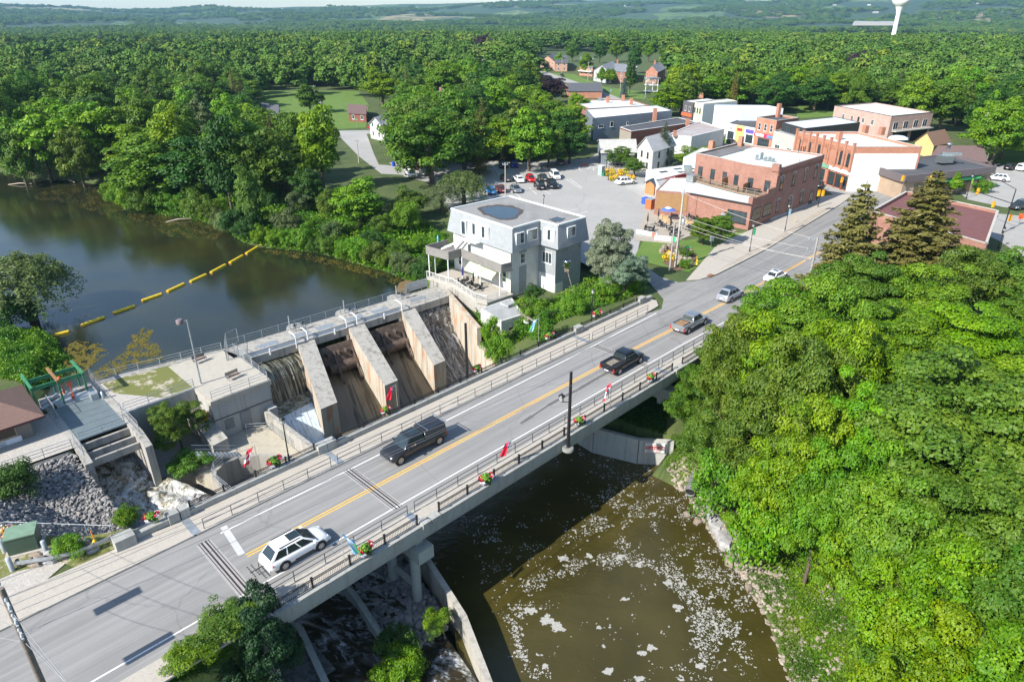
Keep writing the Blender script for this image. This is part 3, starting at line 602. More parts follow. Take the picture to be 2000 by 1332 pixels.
mb=MB();mb.box(-14.3,-9.9,36.8,37.2,-9,-2.2,0,T_);part(fw,'headwall',mb,M_DCON)
def rapids(name,cl,m,seed,label):
 rngl=np.random.default_rng(seed);V=[];n=26;L=[]
 for i in range(len(cl)-1):
  a,c=cl[i],cl[i+1];k=max(2,int(abs(c[1]-a[1])/.35))
  for j in range(k):f=j/k;L.append([a[q]*(1-f)+c[q]*f for q in range(4)])
 for i,(l,t,r,z) in enumerate(L):
  for j in range(n+1):
   f=j/n;s=l+(r-l)*f;hgt=.16*math.sin(s*2.3+t*1.1+seed)+.14*math.sin(s*.9-t*2.0)+.1*math.sin(s*4.7+t*3.9)+.05*rngl.normal()
   V.append(tuple(ST(s,t,z+hgt*(0 if j in (0,n) else 1))))
 m1=len(L);ix=np.arange(m1*(n+1)).reshape(m1,n+1)
 q=np.stack([ix[:-1,:-1],ix[1:,:-1],ix[1:,1:],ix[:-1,1:]],-1).reshape(-1,4)
 struct(name,grid_mesh(name,V,q,m),None,'stuff',label)
rapids('rapids',[(-14.3,37,-9.9,-6.4),(-14.3,27,-9.9,-6.8),(-14.2,22,-7.5,-7.2),(-13.2,17,-6.0,-7.5),(-12.4,12,-5,-7.9)],MR,1,'brown and white rapids rushing out of the fishway')
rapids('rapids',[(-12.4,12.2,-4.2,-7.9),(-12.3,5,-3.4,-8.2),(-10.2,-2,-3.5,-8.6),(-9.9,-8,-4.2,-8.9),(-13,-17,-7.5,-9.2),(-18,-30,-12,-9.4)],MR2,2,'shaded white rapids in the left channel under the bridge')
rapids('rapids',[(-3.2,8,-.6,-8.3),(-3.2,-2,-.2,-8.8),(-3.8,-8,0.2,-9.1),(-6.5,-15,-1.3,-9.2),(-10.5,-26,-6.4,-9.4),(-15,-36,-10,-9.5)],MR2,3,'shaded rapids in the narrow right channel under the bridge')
def wallpath(name,label,pts,th,z0,ztop,m,cat='wall'):
 mb=MB()
 for (a,za),(c,zc) in zip(list(zip(pts,ztop))[:-1],list(zip(pts,ztop))[1:]):
  d=Vector((c.x-a.x,c.y-a.y,0)).normalized();n=Vector((-d.y,d.x,0))*th/2
  mb.hexa([(q.x,q.y,z0) for q in (a-n,c-n,c+n,a+n)],[(a.x-n.x,a.y-n.y,za),(c.x-n.x,c.y-n.y,zc),(c.x+n.x,c.y+n.y,zc),(a.x+n.x,a.y+n.y,za)])
 mid=pts[len(pts)//2];return solo(name,label,cat,mb,m,(mid.x,mid.y,z0))
mb=MB();mb.sheet([ST(-12.5,-6.9,-7.7),ST(-8.5,-6.9,-7.9),ST(-8.5,7.6,-7.5),ST(-12.5,7.6,-7.3)]);struct('rubble_floor',mb,flat('dark_rubble',(.10,.10,.095),.9,var=.6,scale=3,bump=1))
wallpath('training_wall','concrete training wall between the rapids and the foamy pool',[ST(3.2,6),ST(2.9,-3),ST(1.7,-8.0),ST(1.1,-10.4),ST(-3.5,-20.5),ST(-10,-36)],.5,-11,[-6.6,-6.6,-7.0,-7.2,-7.6,-8.2],concrete('training_wall',(.42,.40,.35),.6))
wallpath('channel_wall','low dark wall with a pipe rail between the two shaded channels',[ST(-3.3,5),ST(-3.6,-2),ST(-4.6,-8.3),ST(-7.5,-16)],.4,-11,[-7.6,-7.6,-7.9,-8.3],M_PIER)
wallpath('channel_wall','dark wall along the left side of the shaded rapids',[ST(-10.2,2),ST(-8.6,-2),ST(-9.8,-8),ST(-14.5,-18),ST(-22,-32)],.5,-11,[-7.4,-7.4,-7.7,-8,-8.6],M_PIER)
handrail('pipe rail on the wall between the two shaded channels',[ST(-3.4,0,-7.6),ST(-4.6,-8.3,-7.9),ST(-7.5,-16,-8.3)],mat=M_STEEL,group='steel pipe railings round the dam',name='pipe_railing',posts=3)
handrail('pipe rail beside the dark tree over the riverside stones',[ST(-13.2,-8,-6.9),ST(-17,-17,-7.2)],mat=M_STEEL,group='steel pipe railings round the dam',name='pipe_railing',posts=3)
wallpath('low_wall','low concrete wall between the concrete yard and the white spillway',[ST(3.55,26.4),ST(3.55,8)],.55,-11,[-5.2,-5.2],M_DCON)
arc=[ST(1.9,18.6),ST(-.2,21.2),ST(-2.0,22.3),ST(-3.6,22.4),ST(-4.8,21.7),ST(-5.4,20.7),ST(-5.5,19),ST(-5.3,16),ST(-5.0,8)]
mb=MB();mb.prism([ST(3.2,8),ST(3.2,27.2),ST(-8.6,27.2),ST(-9,24.4),ST(-6.2,23.8)]+[p for p in arc[::-1]][3:]+[ST(1.9,8)],-11,-7.0)
struct('concrete_yard',mb,concrete('yard_concrete',(.43,.39,.31),.4))
wallpath('curved_wall','curved concrete wall of the round pit beside the bridge',arc,.35,-11,[-6.75]*9,concrete('pit_concrete',(.36,.34,.30),.5))
mb=MB();mb.sheet([ST(-5.2,8,-9.6),ST(1.9,8,-9.6),ST(1.9,19,-9.6),ST(-2,22.3,-9.6),ST(-5.3,20,-9.6)]);struct('pit_floor',mb,M_WETBED)
mb=MB();mb.sheet([ST(-9.3,24.5,-6.9),ST(-2,26,-6.9),ST(-1.9,31.4,-6.9),ST(-9.3,31.4,-6.9)]);struct('lower_yard',mb,M_GRAVEL)
mb=MB();mb.hexa([ST(-3.6,24.5,-10),ST(-1.9,24.5,-10),ST(-1.9,31.4,-10),ST(-3.6,31.4,-10)],[ST(-3.6,24.5,-5.6),ST(-1.9,24.5,-5.4),ST(-1.9,31.4,-4.0),ST(-3.6,31.4,-4.0)]);solo('ramp','sloping pale concrete ramp beside the powerhouse wall','ramp',mb,M_DCON,ST(-2.7,28,-7))
st=thing('steel_stairs','open steel stairs descending to the concrete yard','stairs',ST(-4,24,-6.5))
for i in range(11):mb=MB();s=-5.6+i*.36;mb.box(s,s+.3,23.3-.08*i,24.3-.08*i,-5.35-.15*i,-5.31-.15*i,0,T_);part(st,'tread',mb,M_STEEL)
for o in (0,1.0):mb=MB();mb.bar(ST(-5.7,23.3+o,-5.5),ST(-1.6,22.4+o,-7.1),.06,.2);part(st,'stringer',mb,M_STEEL);mb=MB();mb.tube(ST(-5.7,23.3+o,-4.4),ST(-1.6,22.4+o,-6.0),.03,5);part(st,'handrail',mb,M_STEEL)
GS='steel pipe railings round the dam';V3=lambda p,z:Vector((p.x,p.y,z))
hr=lambda lab,pts,**k:handrail(lab,pts,1.1,(.4,.75,1.08),.03,2.3,M_STEEL,'pipe_railing',GS,**k)
hr('grey pipe railing along the pond side of the dam walkway',[V3(DK(5.2,-.1),-2),V3(DK(37,-.1),-2)],pr=.045)
hr('grey pipe railing between the pond and the grass strip',[ST(-9.5,40.9,-2),ST(4.4,38.5,-2)],pr=.045)
hr('pipe railing along the front edge of the powerhouse roof',[ST(-1.7,27.4,-2),ST(4.8,27.4,-2)])
hr('pipe railing on the waterfall side of the powerhouse roof',[ST(4.8,27.5,-2),ST(5.1,35.6,-2)])
hr('thin pipe railing above the long retaining wall',[ST(-9.2,31.6,-2),ST(-1.9,31.6,-2)])
hr('thin railing along the front of the fishway grating',[ST(-14.2,29.2,-2),ST(-10,29.2,-2)])
hr('thin railing along the gravel path above the stone slope',[ST(-24.5,28.4,-2),ST(-15.1,28,-2)])
hr('thin pipe railing at the mill end of the dam walkway',[V3(DK(29.5,-4.6),-2),V3(DK(37,-4.6),-2)])
hr('curved pipe railing above the round pit',[p+Vector((0,0,-6.75)) for p in arc[2:8]])
hr('pipe railing at the foot of the spillway wall',[ST(1.0,26.6,-7),ST(3.1,25.0,-7),ST(3.1,20,-7)])
def mesh_fence(label,pts,h=1.9,n=9,name='mesh_fence',posts=2.4,z=None):
 f=thing(name,label,'fence',pts[0],'galvanised wire fences at the dam')
 for a,c in zip(pts[:-1],pts[1:]):
  L=(c-a).length;k=max(1,round(L/posts))
  for i in range(k+1):
   p=a.lerp(c,i/k);mb=MB();mb.tube(p,p+Vector((0,0,h)),.04,5);part(f,'post',mb,M_STEEL)
  mb=MB();mb.tube(a+Vector((0,0,h)),c+Vector((0,0,h)),.028,5);mb.tube(a+Vector((0,0,.1)),c+Vector((0,0,.1)),.02,5);part(f,'rail',mb,M_STEEL)
  mb=MB();st_=.2;m=int((L+h)/st_)
  for i in range(m):
   for sg in (0,1):
    x0,z0,x1,z1=i*st_-h,0,i*st_,h
    if x0 < 0:z0 += -x0;x0=0
    if x1 > L:z1 -= x1-L;x1=L
    if x1 <= x0:continue
    if sg:x0,x1=L-x0,L-x1
    p,q=a.lerp(c,x0/L)+Vector((0,0,z0+.05)),a.lerp(c,x1/L)+Vector((0,0,z1));mb.tube(p,q,.0035,3,cap=False)
  part(f,'wire_mesh',mb,flat('wire_mesh',(.16,.17,.18),.6))
mesh_fence('wire fence gate across the dam walkway beside the bench',[ST(5.4,39.0,-2),ST(3.6,35.3,-2),ST(5.1,35.2,-2)])
mesh_fence('short wire fence wing beside the pond above the dam',[ST(5.4,39.0,-2),ST(7.0,39.4,-2)])
mesh_fence('wire fence along the waterfall edge beside the round manhole',[ST(5.1,36.5,-2),ST(5.0,31.5,-2)],1.4)
mesh_fence('tall wire fence at the pond corner behind the green frame',[ST(-9.6,37.6,-2),ST(-9.6,41.2,-2)])
mesh_fence('wire fence on the inner edge of the fishway grating',[ST(-9.6,26.0,-2),ST(-9.6,31.2,-2)],1.5)
mesh_fence('wire fence on the hut side of the fishway grating',[ST(-14.7,25.9,-2),ST(-14.7,28.8,-2)],1.5)
mesh_fence('small wire gate between the hut and the grating',[ST(-14.6,35.2,-2),ST(-14.6,38,-2)],1.7)
mesh_fence('wire fence above the stone slope behind the hydrant',[ST(-24.5,17,-.6),ST(-22.4,15.9,-.5),ST(-16.8,9.3,-.3)],1.2)
hp=thing('gate_hoist','','hoist',(0,0,0),'hand wheel hoists on the dam walkway')
for o in (-.55,.55):
 mb=MB()
 for x,y in ((-.15,-.15),(.15,-.15),(-.15,.15),(.15,.15)):mb.tube((o+x,y,0),(o+x,y,.75),.03,5)
 mb.box(o-.2,o+.2,-.2,.2,.75,.8);part(hp,'stand',mb,M_STEEL,local=True)
 mb=MB();mb.lathe((o,0,.8),[(.16,0),(.2,.12),(.12,.3),(.0,.34)],10);part(hp,'gearbox',mb,flat('hoist_blue',(.03,.045,.06),.5),local=True)
 mb=MB();n=14
 for i in range(n):a,c=6.283*i/n,6.283*(i+1)/n;mb.tube((o+.25,.3*math.cos(a),1.05+.3*math.sin(a)),(o+.25,.3*math.cos(c),1.05+.3*math.sin(c)),.022,4)
 mb.tube((o+.25,-.3,1.05),(o+.25,.3,1.05),.015,4);mb.tube((o,0,1.05),(o+.25,0,1.05),.03,5);part(hp,'hand_wheel',mb,M_BLACK,local=True)
mb=MB();mb.tube((-.3,0,.8),(.3,0,.8),.05,6);part(hp,'shaft',mb,M_STEEL,local=True)
labs=['hand wheel hoist above the sloping pier nearest the waterfall','hand wheel hoist on the middle pier of the dam','hand wheel hoist beside the flat sign board at the mill end of the dam']
for i,(s,lb) in enumerate(zip((14.2,22.3,30.9),labs)):
 p=V3(DK(s,-1.2),-2)
 if i == 0:hp.location=p;hp.rotation_euler=(0,0,AX-.06);hp['label']=lb
 else:dup(hp,p,AX-.06,lb)
 mb=MB();q=V3(DK(s-.7,-.25),-2);mb.tube(q,q+Vector((0,0,2.0)),.08,8);solo('steel_post',['tall grey pipe post on the pond rail, leftmost of three','tall grey pipe post on the pond rail, middle of three','tall grey pipe post on the pond rail beside the sign board'][i],'post',mb,M_STEEL,q,'tall pipe posts on the pond rail')
for i,(s,t) in enumerate(((11.9,34.2),(13.6,34.3),(19.2,33.9),(20.9,34.0),(27.9,33.3))):
 mb=MB();a=ST(s,t-.6,-2.6);mb.path([a,a+Vector((0,0,1.6)),ST(s,t+.1,-.75),ST(s,t+.9,-.8)],.09,8)
 solo('vent_pipe',['bent white pipe left of the first sloping pier','bent white pipe on top of the first sloping pier','bent white pipe left of the middle sloping pier','bent white pipe on top of the middle sloping pier','bent white pipe above the right hand sloping pier'][i],'pipe',mb,flat('white_pipe',(.62,.64,.66),.4,.2),a,'bent white pipes above the piers')
for i,(s) in enumerate((8.4,17.3,24.9)):
 p=V3(DK(s,-4.85),-2.3);mb=MB();mb.tube(p,p+Vector((0,0,.8)),.12,10);solo('stub_pipe',['short white stub pipe over the left waterfall','short white stub pipe over the second bay','short white stub pipe over the third bay'][i],'pipe',mb,flat('white_pipe',0),p,'short white stub pipes')
mb=MB();a,c=DK(32.2,.12),DK(36.0,.12);mb.hexa([(a.x,a.y,-1.7),(c.x,c.y,-1.7),(c.x-.04,c.y+.04,-1.7),(a.x-.04,a.y+.04,-1.7)],[(a.x,a.y,-.35),(c.x,c.y,-.35),(c.x-.04,c.y+.04,-.35),(a.x-.04,a.y+.04,-.35)]);solo('sign_board','long grey sign board hung on the pond rail','sign',mb,M_STEEL,V3(a,-1.7))
def leaf_mat(name,sat=1.0,transl=.22,rough=.55):
 b=NB(name);oi=b.n('ShaderNodeObjectInfo');at=b.n('ShaderNodeAttribute',attribute_name='tint')
 hs=b.n('ShaderNodeHueSaturation');b.l(oi.outputs['Color'],hs.inputs['Color'])
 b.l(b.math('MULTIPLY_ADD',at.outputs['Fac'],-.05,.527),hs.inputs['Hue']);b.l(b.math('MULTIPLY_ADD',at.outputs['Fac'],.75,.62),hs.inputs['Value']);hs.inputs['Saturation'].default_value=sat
 p=b.n('ShaderNodeBsdfPrincipled');b.l(hs.outputs[0],p.inputs['Base Color']);p.inputs['Roughness'].default_value=rough;p.inputs['Specular IOR Level'].default_value=.35
 t=b.n('ShaderNodeBsdfTranslucent');tc=b.mix(1,hs.outputs[0],(1.1,1.25,.5),'MULTIPLY');b.l(tc,t.inputs[0])
 m=b.n('ShaderNodeMixShader');m.inputs[0].default_value=transl;b.l(p.outputs[0],m.inputs[1]);b.l(t.outputs[0],m.inputs[2]);b.l(m.outputs[0],b.out.inputs[0]);return b.m
M_LEAF=leaf_mat('leaves',1.08)
def far_leaf_mat():
 b=NB('far_leaves');oi=b.n('ShaderNodeObjectInfo');at=b.n('ShaderNodeAttribute',attribute_name='tint')
 c=b.ramp(oi.outputs['Random'],[(0,(.05,.12,.014)),(.2,(.10,.18,.02)),(.4,(.042,.10,.016)),(.6,(.095,.18,.02)),(.78,(.065,.14,.024)),(.9,(.15,.215,.022)),(1,(.09,.16,.045))])
 hs=b.n('ShaderNodeHueSaturation');b.l(c,hs.inputs['Color']);b.l(b.math('MULTIPLY_ADD',at.outputs['Fac'],.8,.6),hs.inputs['Value'])
 b.bsdf(hs.outputs[0],.7,None,0,.2);return b.m
M_FARLEAF=far_leaf_mat()
M_BARK=flat('bark',(.10,.075,.055),.9,var=.4,scale=2,bump=.5);M_BARKG=flat('pale_bark',(.22,.2,.17),.9,var=.3,scale=2)
def leaf_quads(C,N,size,rng,asp=.7):
 n=len(C);N=N/np.linalg.norm(N,axis=1,keepdims=True)
 a=rng.normal(size=(n,3));a -= (a*N).sum(1,keepdims=True)*N;a /= np.linalg.norm(a,axis=1,keepdims=True)
 b=np.cross(N,a);s=(size*rng.uniform(.65,1.35,n))[:,None]
 V=np.stack([C-a*s*.55,C-b*s*.5*asp+N*s*.06,C+a*s*.55,C+b*s*.5*asp+N*s*.06],1).reshape(-1,3)
 return V,np.arange(n*4).reshape(n,4)
def crown_arrays(seed,n_leaf,size,R=5.,cz=7.5,hz=4.5,n_puff=90,flat_=.62,pr=(.18,.34),shape='round',up=.35,lobes=.22,inner=.12):
 rng=np.random.default_rng(seed);D=rng.normal(size=(n_puff*3,3));D /= np.linalg.norm(D,axis=1,keepdims=True)
 D=D[(D[:,2] > -.55)][:n_puff];k=len(D);ph=rng.uniform(0,6.28,6)
 lob=1+lobes*(np.sin(D[:,0]*3.1+ph[0])*np.sin(D[:,1]*3.7+ph[1])+.6*np.sin(D[:,2]*5+ph[2]+D[:,0]*4))
 rad=rng.uniform(.62,.86,k)*lob;z=D[:,2]*rad
 xy=D[:,:2]*rad[:,None]
 if shape == 'cone':f=np.clip((1-(z+.75)/1.75),.05,1)[:,None];xy=xy*f*1.25
 if shape == 'oval':xy=xy*.8
 PC=np.column_stack([xy*R,cz+z*hz]);PR=rng.uniform(pr[0],pr[1],k)*R
 if shape == 'cone':PR=PR*np.clip(1.2-z,.4,1.2)
 w_=PR**2;w_=w_/w_.sum();which=rng.choice(k,n_leaf,p=w_)
 d=rng.normal(size=(n_leaf,3));d /= np.linalg.norm(d,axis=1,keepdims=True);d[:,2]=np.where(d[:,2] < -.35,-d[:,2],d[:,2])
 wob=1+.16*np.sin(d[:,0]*7+which)*np.sin(d[:,1]*6+which*2.)
 C=PC[which]+d*PR[which][:,None]*np.array([1,1,flat_])*(rng.uniform(.72,1.04,n_leaf)*wob)[:,None]
 N=d*np.array([1,1,1.2])+rng.normal(size=(n_leaf,3))*.45+np.array([0,0,up])
 m=int(n_leaf*inner);dd=rng.normal(size=(m,3));dd /= np.linalg.norm(dd,axis=1,keepdims=True)
 C2=dd*(rng.uniform(.15,.6,m)**.6)[:,None]*np.array([R*(.6 if shape == 'cone' else .9),R*(.6 if shape == 'cone' else .9),hz])+np.array([0,0,cz]);N2=rng.normal(size=(m,3))+np.array([0,0,.8])
 C=np.vstack([C,C2]);N=np.vstack([N,N2])
 V,Fq=leaf_quads(C,N,size,rng)
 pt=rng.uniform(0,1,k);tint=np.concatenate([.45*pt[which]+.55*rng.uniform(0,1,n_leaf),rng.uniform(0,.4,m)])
 return V,Fq,tint,PC
def crown_mesh(name,*a,mat=None,**k):
 V,Fq,t,PC=crown_arrays(*a,**k)
 me=grid_mesh(name,V,Fq,mat or M_LEAF,False,{'tint':('FACE',t)});me['pc']=PC[:24].ravel().tolist();return me
def trunk_mesh(name,H,r,PC=None,mat=None,lean=0,n_l=9,seed=0):
 mb=MB();rng=random.Random(seed);pts=[Vector((0,0,-1.5)),Vector((.05,0,H*.25)),Vector((.15+lean*.3,.1,H*.5)),Vector((.1+lean*.7,.2,H*.75)),Vector((lean,.1,H*.92))]
 rr=[r*1.25,r,r*.8,r*.5,r*.2]
 for i in range(4):mb.tube(pts[i],pts[i+1],rr[i],7,rr[i+1],cap=False)
 if PC is not None:
  P=np.array(PC).reshape(-1,3)
  for p in P[:n_l*2:2] if len(P) > n_l*2 else P[:n_l]:
   k=rng.uniform(.3,.65);a=Vector((.1,.1,H*k*.8));q=Vector(p);m=a.lerp(q,.5)+Vector((0,0,-.35))
   mb.tube(a,m,r*.42,5,r*.25,cap=False);mb.tube(m,q,r*.25,4,r*.06,cap=False)
 return make_mesh(name,mb,mat or M_BARK)
def conifer_mesh(name,seed,H=16.,R=3.6,tiers=34,droop=.35,size=.34,sparse=1.0,per=46):
 rng=np.random.default_rng(seed);C=[];N=[];T=[];br=MB()
 for i in range(tiers):
  f=i/tiers;z=H*(.1+.89*f);rad=R*(1-f)**.85*rng.uniform(.75,1.12)+.15;nb=max(4,int((9*(1-f)+4)*sparse))
  for j in range(nb):
   a=6.283*j/nb+rng.uniform(-.3,.3)+i*1.7;L=rad*rng.uniform(.7,1.1);m=max(5,int(per*L/R))
   t=rng.uniform(.12,1,m)**.8;wdt=.38*(1-t*.6)*min(1,L/1.5)
   side=rng.normal(size=m)*wdt;x=t*L
   zz=z-droop*L*(t**1.3)+.18*L*(t**4)+rng.normal(size=m)*.08-np.abs(side)*.25
   C.append(np.column_stack([math.cos(a)*x-math.sin(a)*side,math.sin(a)*x+math.cos(a)*side,zz]))
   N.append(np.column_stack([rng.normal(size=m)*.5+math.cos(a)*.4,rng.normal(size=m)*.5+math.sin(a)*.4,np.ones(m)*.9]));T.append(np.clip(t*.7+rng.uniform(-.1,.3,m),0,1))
   if i % 3 == 0 and j % 2 == 0:br.tube((0,0,z),(math.cos(a)*L*.8,math.sin(a)*L*.8,z-droop*L*.7),.05,4,.015,cap=False)
 C=np.vstack(C);N=np.vstack(N);T=np.concatenate(T);V,Fq=leaf_quads(C,N,size,rng,.45)
 me=grid_mesh(name,V,Fq,M_LEAF,False,{'tint':('FACE',T)})
 br.tube((0,0,-1.5),(0,0,H*.55),.28*H/16,7,.15*H/16,cap=False);br.tube((0,0,H*.55),(0,0,H*.99),.15*H/16,6,.02,cap=False)
 return me,make_mesh('trunk',br,M_BARK)
def willow_mesh(name,seed,n=9000,R=5.,H=10.):
 rng=np.random.default_rng(seed);C=[];N=[];T=[]
 for i in range(150):
  d=rng.normal(size=3);d /= np.linalg.norm(d);d[2]=abs(d[2])*.9+.1
  s=np.array([d[0]*R*.8,d[1]*R*.8,H*.55+d[2]*H*.4])*[rng.uniform(.6,1)]*3 if False else np.array([d[0]*R*.82*rng.uniform(.5,1),d[1]*R*.82*rng.uniform(.5,1),H*.5+d[2]*H*.45*rng.uniform(.7,1)])
  L=rng.uniform(1.5,4.2);m=n//150;t=rng.uniform(0,1,m);out=np.array([d[0],d[1],0])*.9
  p=s+out*(t[:,None])+np.column_stack([rng.normal(size=(m,2))*.22,-L*t**1.4+rng.normal(size=m)*.1]);C.append(p)
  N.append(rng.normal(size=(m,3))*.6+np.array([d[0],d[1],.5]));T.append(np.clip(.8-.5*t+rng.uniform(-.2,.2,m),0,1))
 C=np.vstack(C);N=np.vstack(N);T=np.concatenate(T);V,Fq=leaf_quads(C,N,.36,rng,.35)
 return grid_mesh(name,V,Fq,M_LEAF,False,{'tint':('FACE',T)})
PROTO={}
def reg(kind,me,tr):PROTO.setdefault(kind,[]).append((me,tr))
for i in range(4):
 m=crown_mesh('crown',100+i,54000,.21,n_puff=135,pr=(.12,.26),lobes=.30,cz=6.6,hz=5.2);reg('fine',m,trunk_mesh('trunk',10,.26,m['pc'],seed=i))
for i in range(3):
 m=crown_mesh('crown',120+i,32000,.20,n_puff=105,pr=(.12,.25),lobes=.36,up=.25,cz=6.6,hz=5.2);reg('feathery',m,trunk_mesh('trunk',10,.22,m['pc'],seed=i+9))
for i in range(6):
 m=crown_mesh('crown',140+i,11000,.40,n_puff=90,pr=(.16,.3),lobes=.35,cz=6.3,hz=5.6,shape=('round','oval')[i % 2]);reg('mid',m,trunk_mesh('trunk',10,.3,m['pc'],seed=i+20))
for i in range(3):
 m=crown_mesh('crown',160+i,7000,.34,n_puff=55,pr=(.18,.34),lobes=.35,cz=3.2,hz=3.2);reg('bush',m,trunk_mesh('stem',4,.12,m['pc'],seed=i+30))
m=willow_mesh('crown',5);reg('willow',m,trunk_mesh('trunk',9,.35,[2,1,7,-2,1,7,1,-3,7,-1,-2,8,0,2,8,3,0,6.5],seed=3));m=willow_mesh('crown',6);reg('willow',m,trunk_mesh('trunk',9,.35,[2,2,7,-2,-1,7,1,3,7,-1,-2,8],seed=4))
reg('spruce',*conifer_mesh('crown',1,sparse=1));reg('spruce',*conifer_mesh('crown',2,R=3.2,droop=.5))
reg('scraggy',*conifer_mesh('crown',3,H=16,R=5.2,tiers=27,droop=.28,size=.40,sparse=1.2,per=190));reg('scraggy',*conifer_mesh('crown',4,H=16,R=5.0,tiers=24,droop=.22,size=.40,sparse=1.1,per=190))
reg('bluespruce',*conifer_mesh('crown',7,R=4.4,tiers=38,droop=.12,size=.32,sparse=1.35,per=60))
m=crown_mesh('crown',180,6000,.3,R=1.2,cz=3.2,hz=3.2,n_puff=60,pr=(.3,.5),lobes=.1,shape='cone');reg('cedar',m,trunk_mesh('trunk',3,.1))
m=crown_mesh('crown',181,20000,.30,n_puff=90,pr=(.16,.28),lobes=.3,shape='cone',cz=7,hz=6.3,up=.2);reg('tall',m,trunk_mesh('trunk',11,.25,m['pc'],seed=40))
def dead_mesh(seed):
 mb=MB();r=random.Random(seed)
 def grow(p,d,L,rr,k):
  q=p+d*L;mb.tube(p,q,rr,4,rr*.6,cap=False)
  if k > 0:
   for _ in range(3 if k > 1 else 4):grow(p.lerp(q,r.uniform(.5,1)),(d+Vector((r.uniform(-.8,.8),r.uniform(-.8,.8),r.uniform(-.1,.5)))).normalized(),L*.62,rr*.55,k-1)
 grow(Vector((0,0,-1)),Vector((.05,0,1)),4.5,.25,4);return make_mesh('branches',mb,flat('dead_wood',(.30,.26,.24),.9))
DEAD=dead_mesh(4)
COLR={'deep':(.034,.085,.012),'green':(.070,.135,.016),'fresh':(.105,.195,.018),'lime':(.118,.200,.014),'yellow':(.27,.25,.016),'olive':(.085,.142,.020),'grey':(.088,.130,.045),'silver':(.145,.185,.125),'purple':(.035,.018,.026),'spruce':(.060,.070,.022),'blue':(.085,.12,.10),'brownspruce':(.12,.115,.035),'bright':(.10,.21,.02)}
WORD={'deep':'dark green','green':'green','fresh':'fresh green','lime':'yellow-green','yellow':'yellowish','olive':'olive green','grey':'grey-green','silver':'silvery','purple':'dark purple','spruce':'dark','blue':'bluish','brownspruce':'brownish','bright':'bright green'}
NTREE=[0]
def tree(x,y,kind,col,R,zc=None,H=None,label=None,group='',name=None,zg=None,trunk=True,parts=True,cat='tree'):
 zg=float(ground(np.array([x]),np.array([y]))[0]) if zg is None else zg
 ms,tm=random.Random(int(x*31+y*17)).choice(PROTO[kind]);i=NTREE[0];NTREE[0] += 1
 bR,bH,bc={'bush':(5,6.4,3.2),'spruce':(3.6,16,8),'scraggy':(5,16,8),'bluespruce':(4.2,16,8),'cedar':(1.0,6.4,3.2),'willow':(5,10,6.0),'tall':(4.5,13.3,7)}.get(kind,(5,12,6.5))
 sz=((zc-zg)/bc if zc is not None else H/bH);sx=R/bR
 nm=name or {'spruce':'spruce_tree','scraggy':'spruce_tree','bluespruce':'blue_spruce','cedar':'cedar_tree','willow':'willow_tree','bush':'bush'}.get(kind,'leafy_tree')
 t=thing(nm,label or '',cat,(x,y,zg),group or None,random.Random(i*7+1).uniform(0,6.28));t.scale=(sx*random.Random(i).uniform(.92,1.08),sx,max(.2,sz))
 c=part(t,'crown',ms,None,local=True);rr=random.Random(i+5);j=rr.uniform(.86,1.16);base=COLR[col] if isinstance(col,str) else col
 j *= 1.12;c.color=(base[0]*j*rr.uniform(.88,1.14),base[1]*j,base[2]*j*rr.uniform(.8,1.2),1)
 if trunk:part(t,'trunk',tm,None,local=True)
 return t
PIP=lambda poly:(lambda u,v:sum(((poly[i][1] > v) != (poly[(i+1) % len(poly)][1] > v)) and (u < (poly[(i+1) % len(poly)][0]-poly[i][0])*(v-poly[i][1])/(poly[(i+1) % len(poly)][1]-poly[i][1])+poly[i][0]) for i in range(len(poly))) % 2 == 1)
def at(u,v,z):p=PX(u,v,z);return p.x,p.y
GRW='crowded trees on the right river bank'
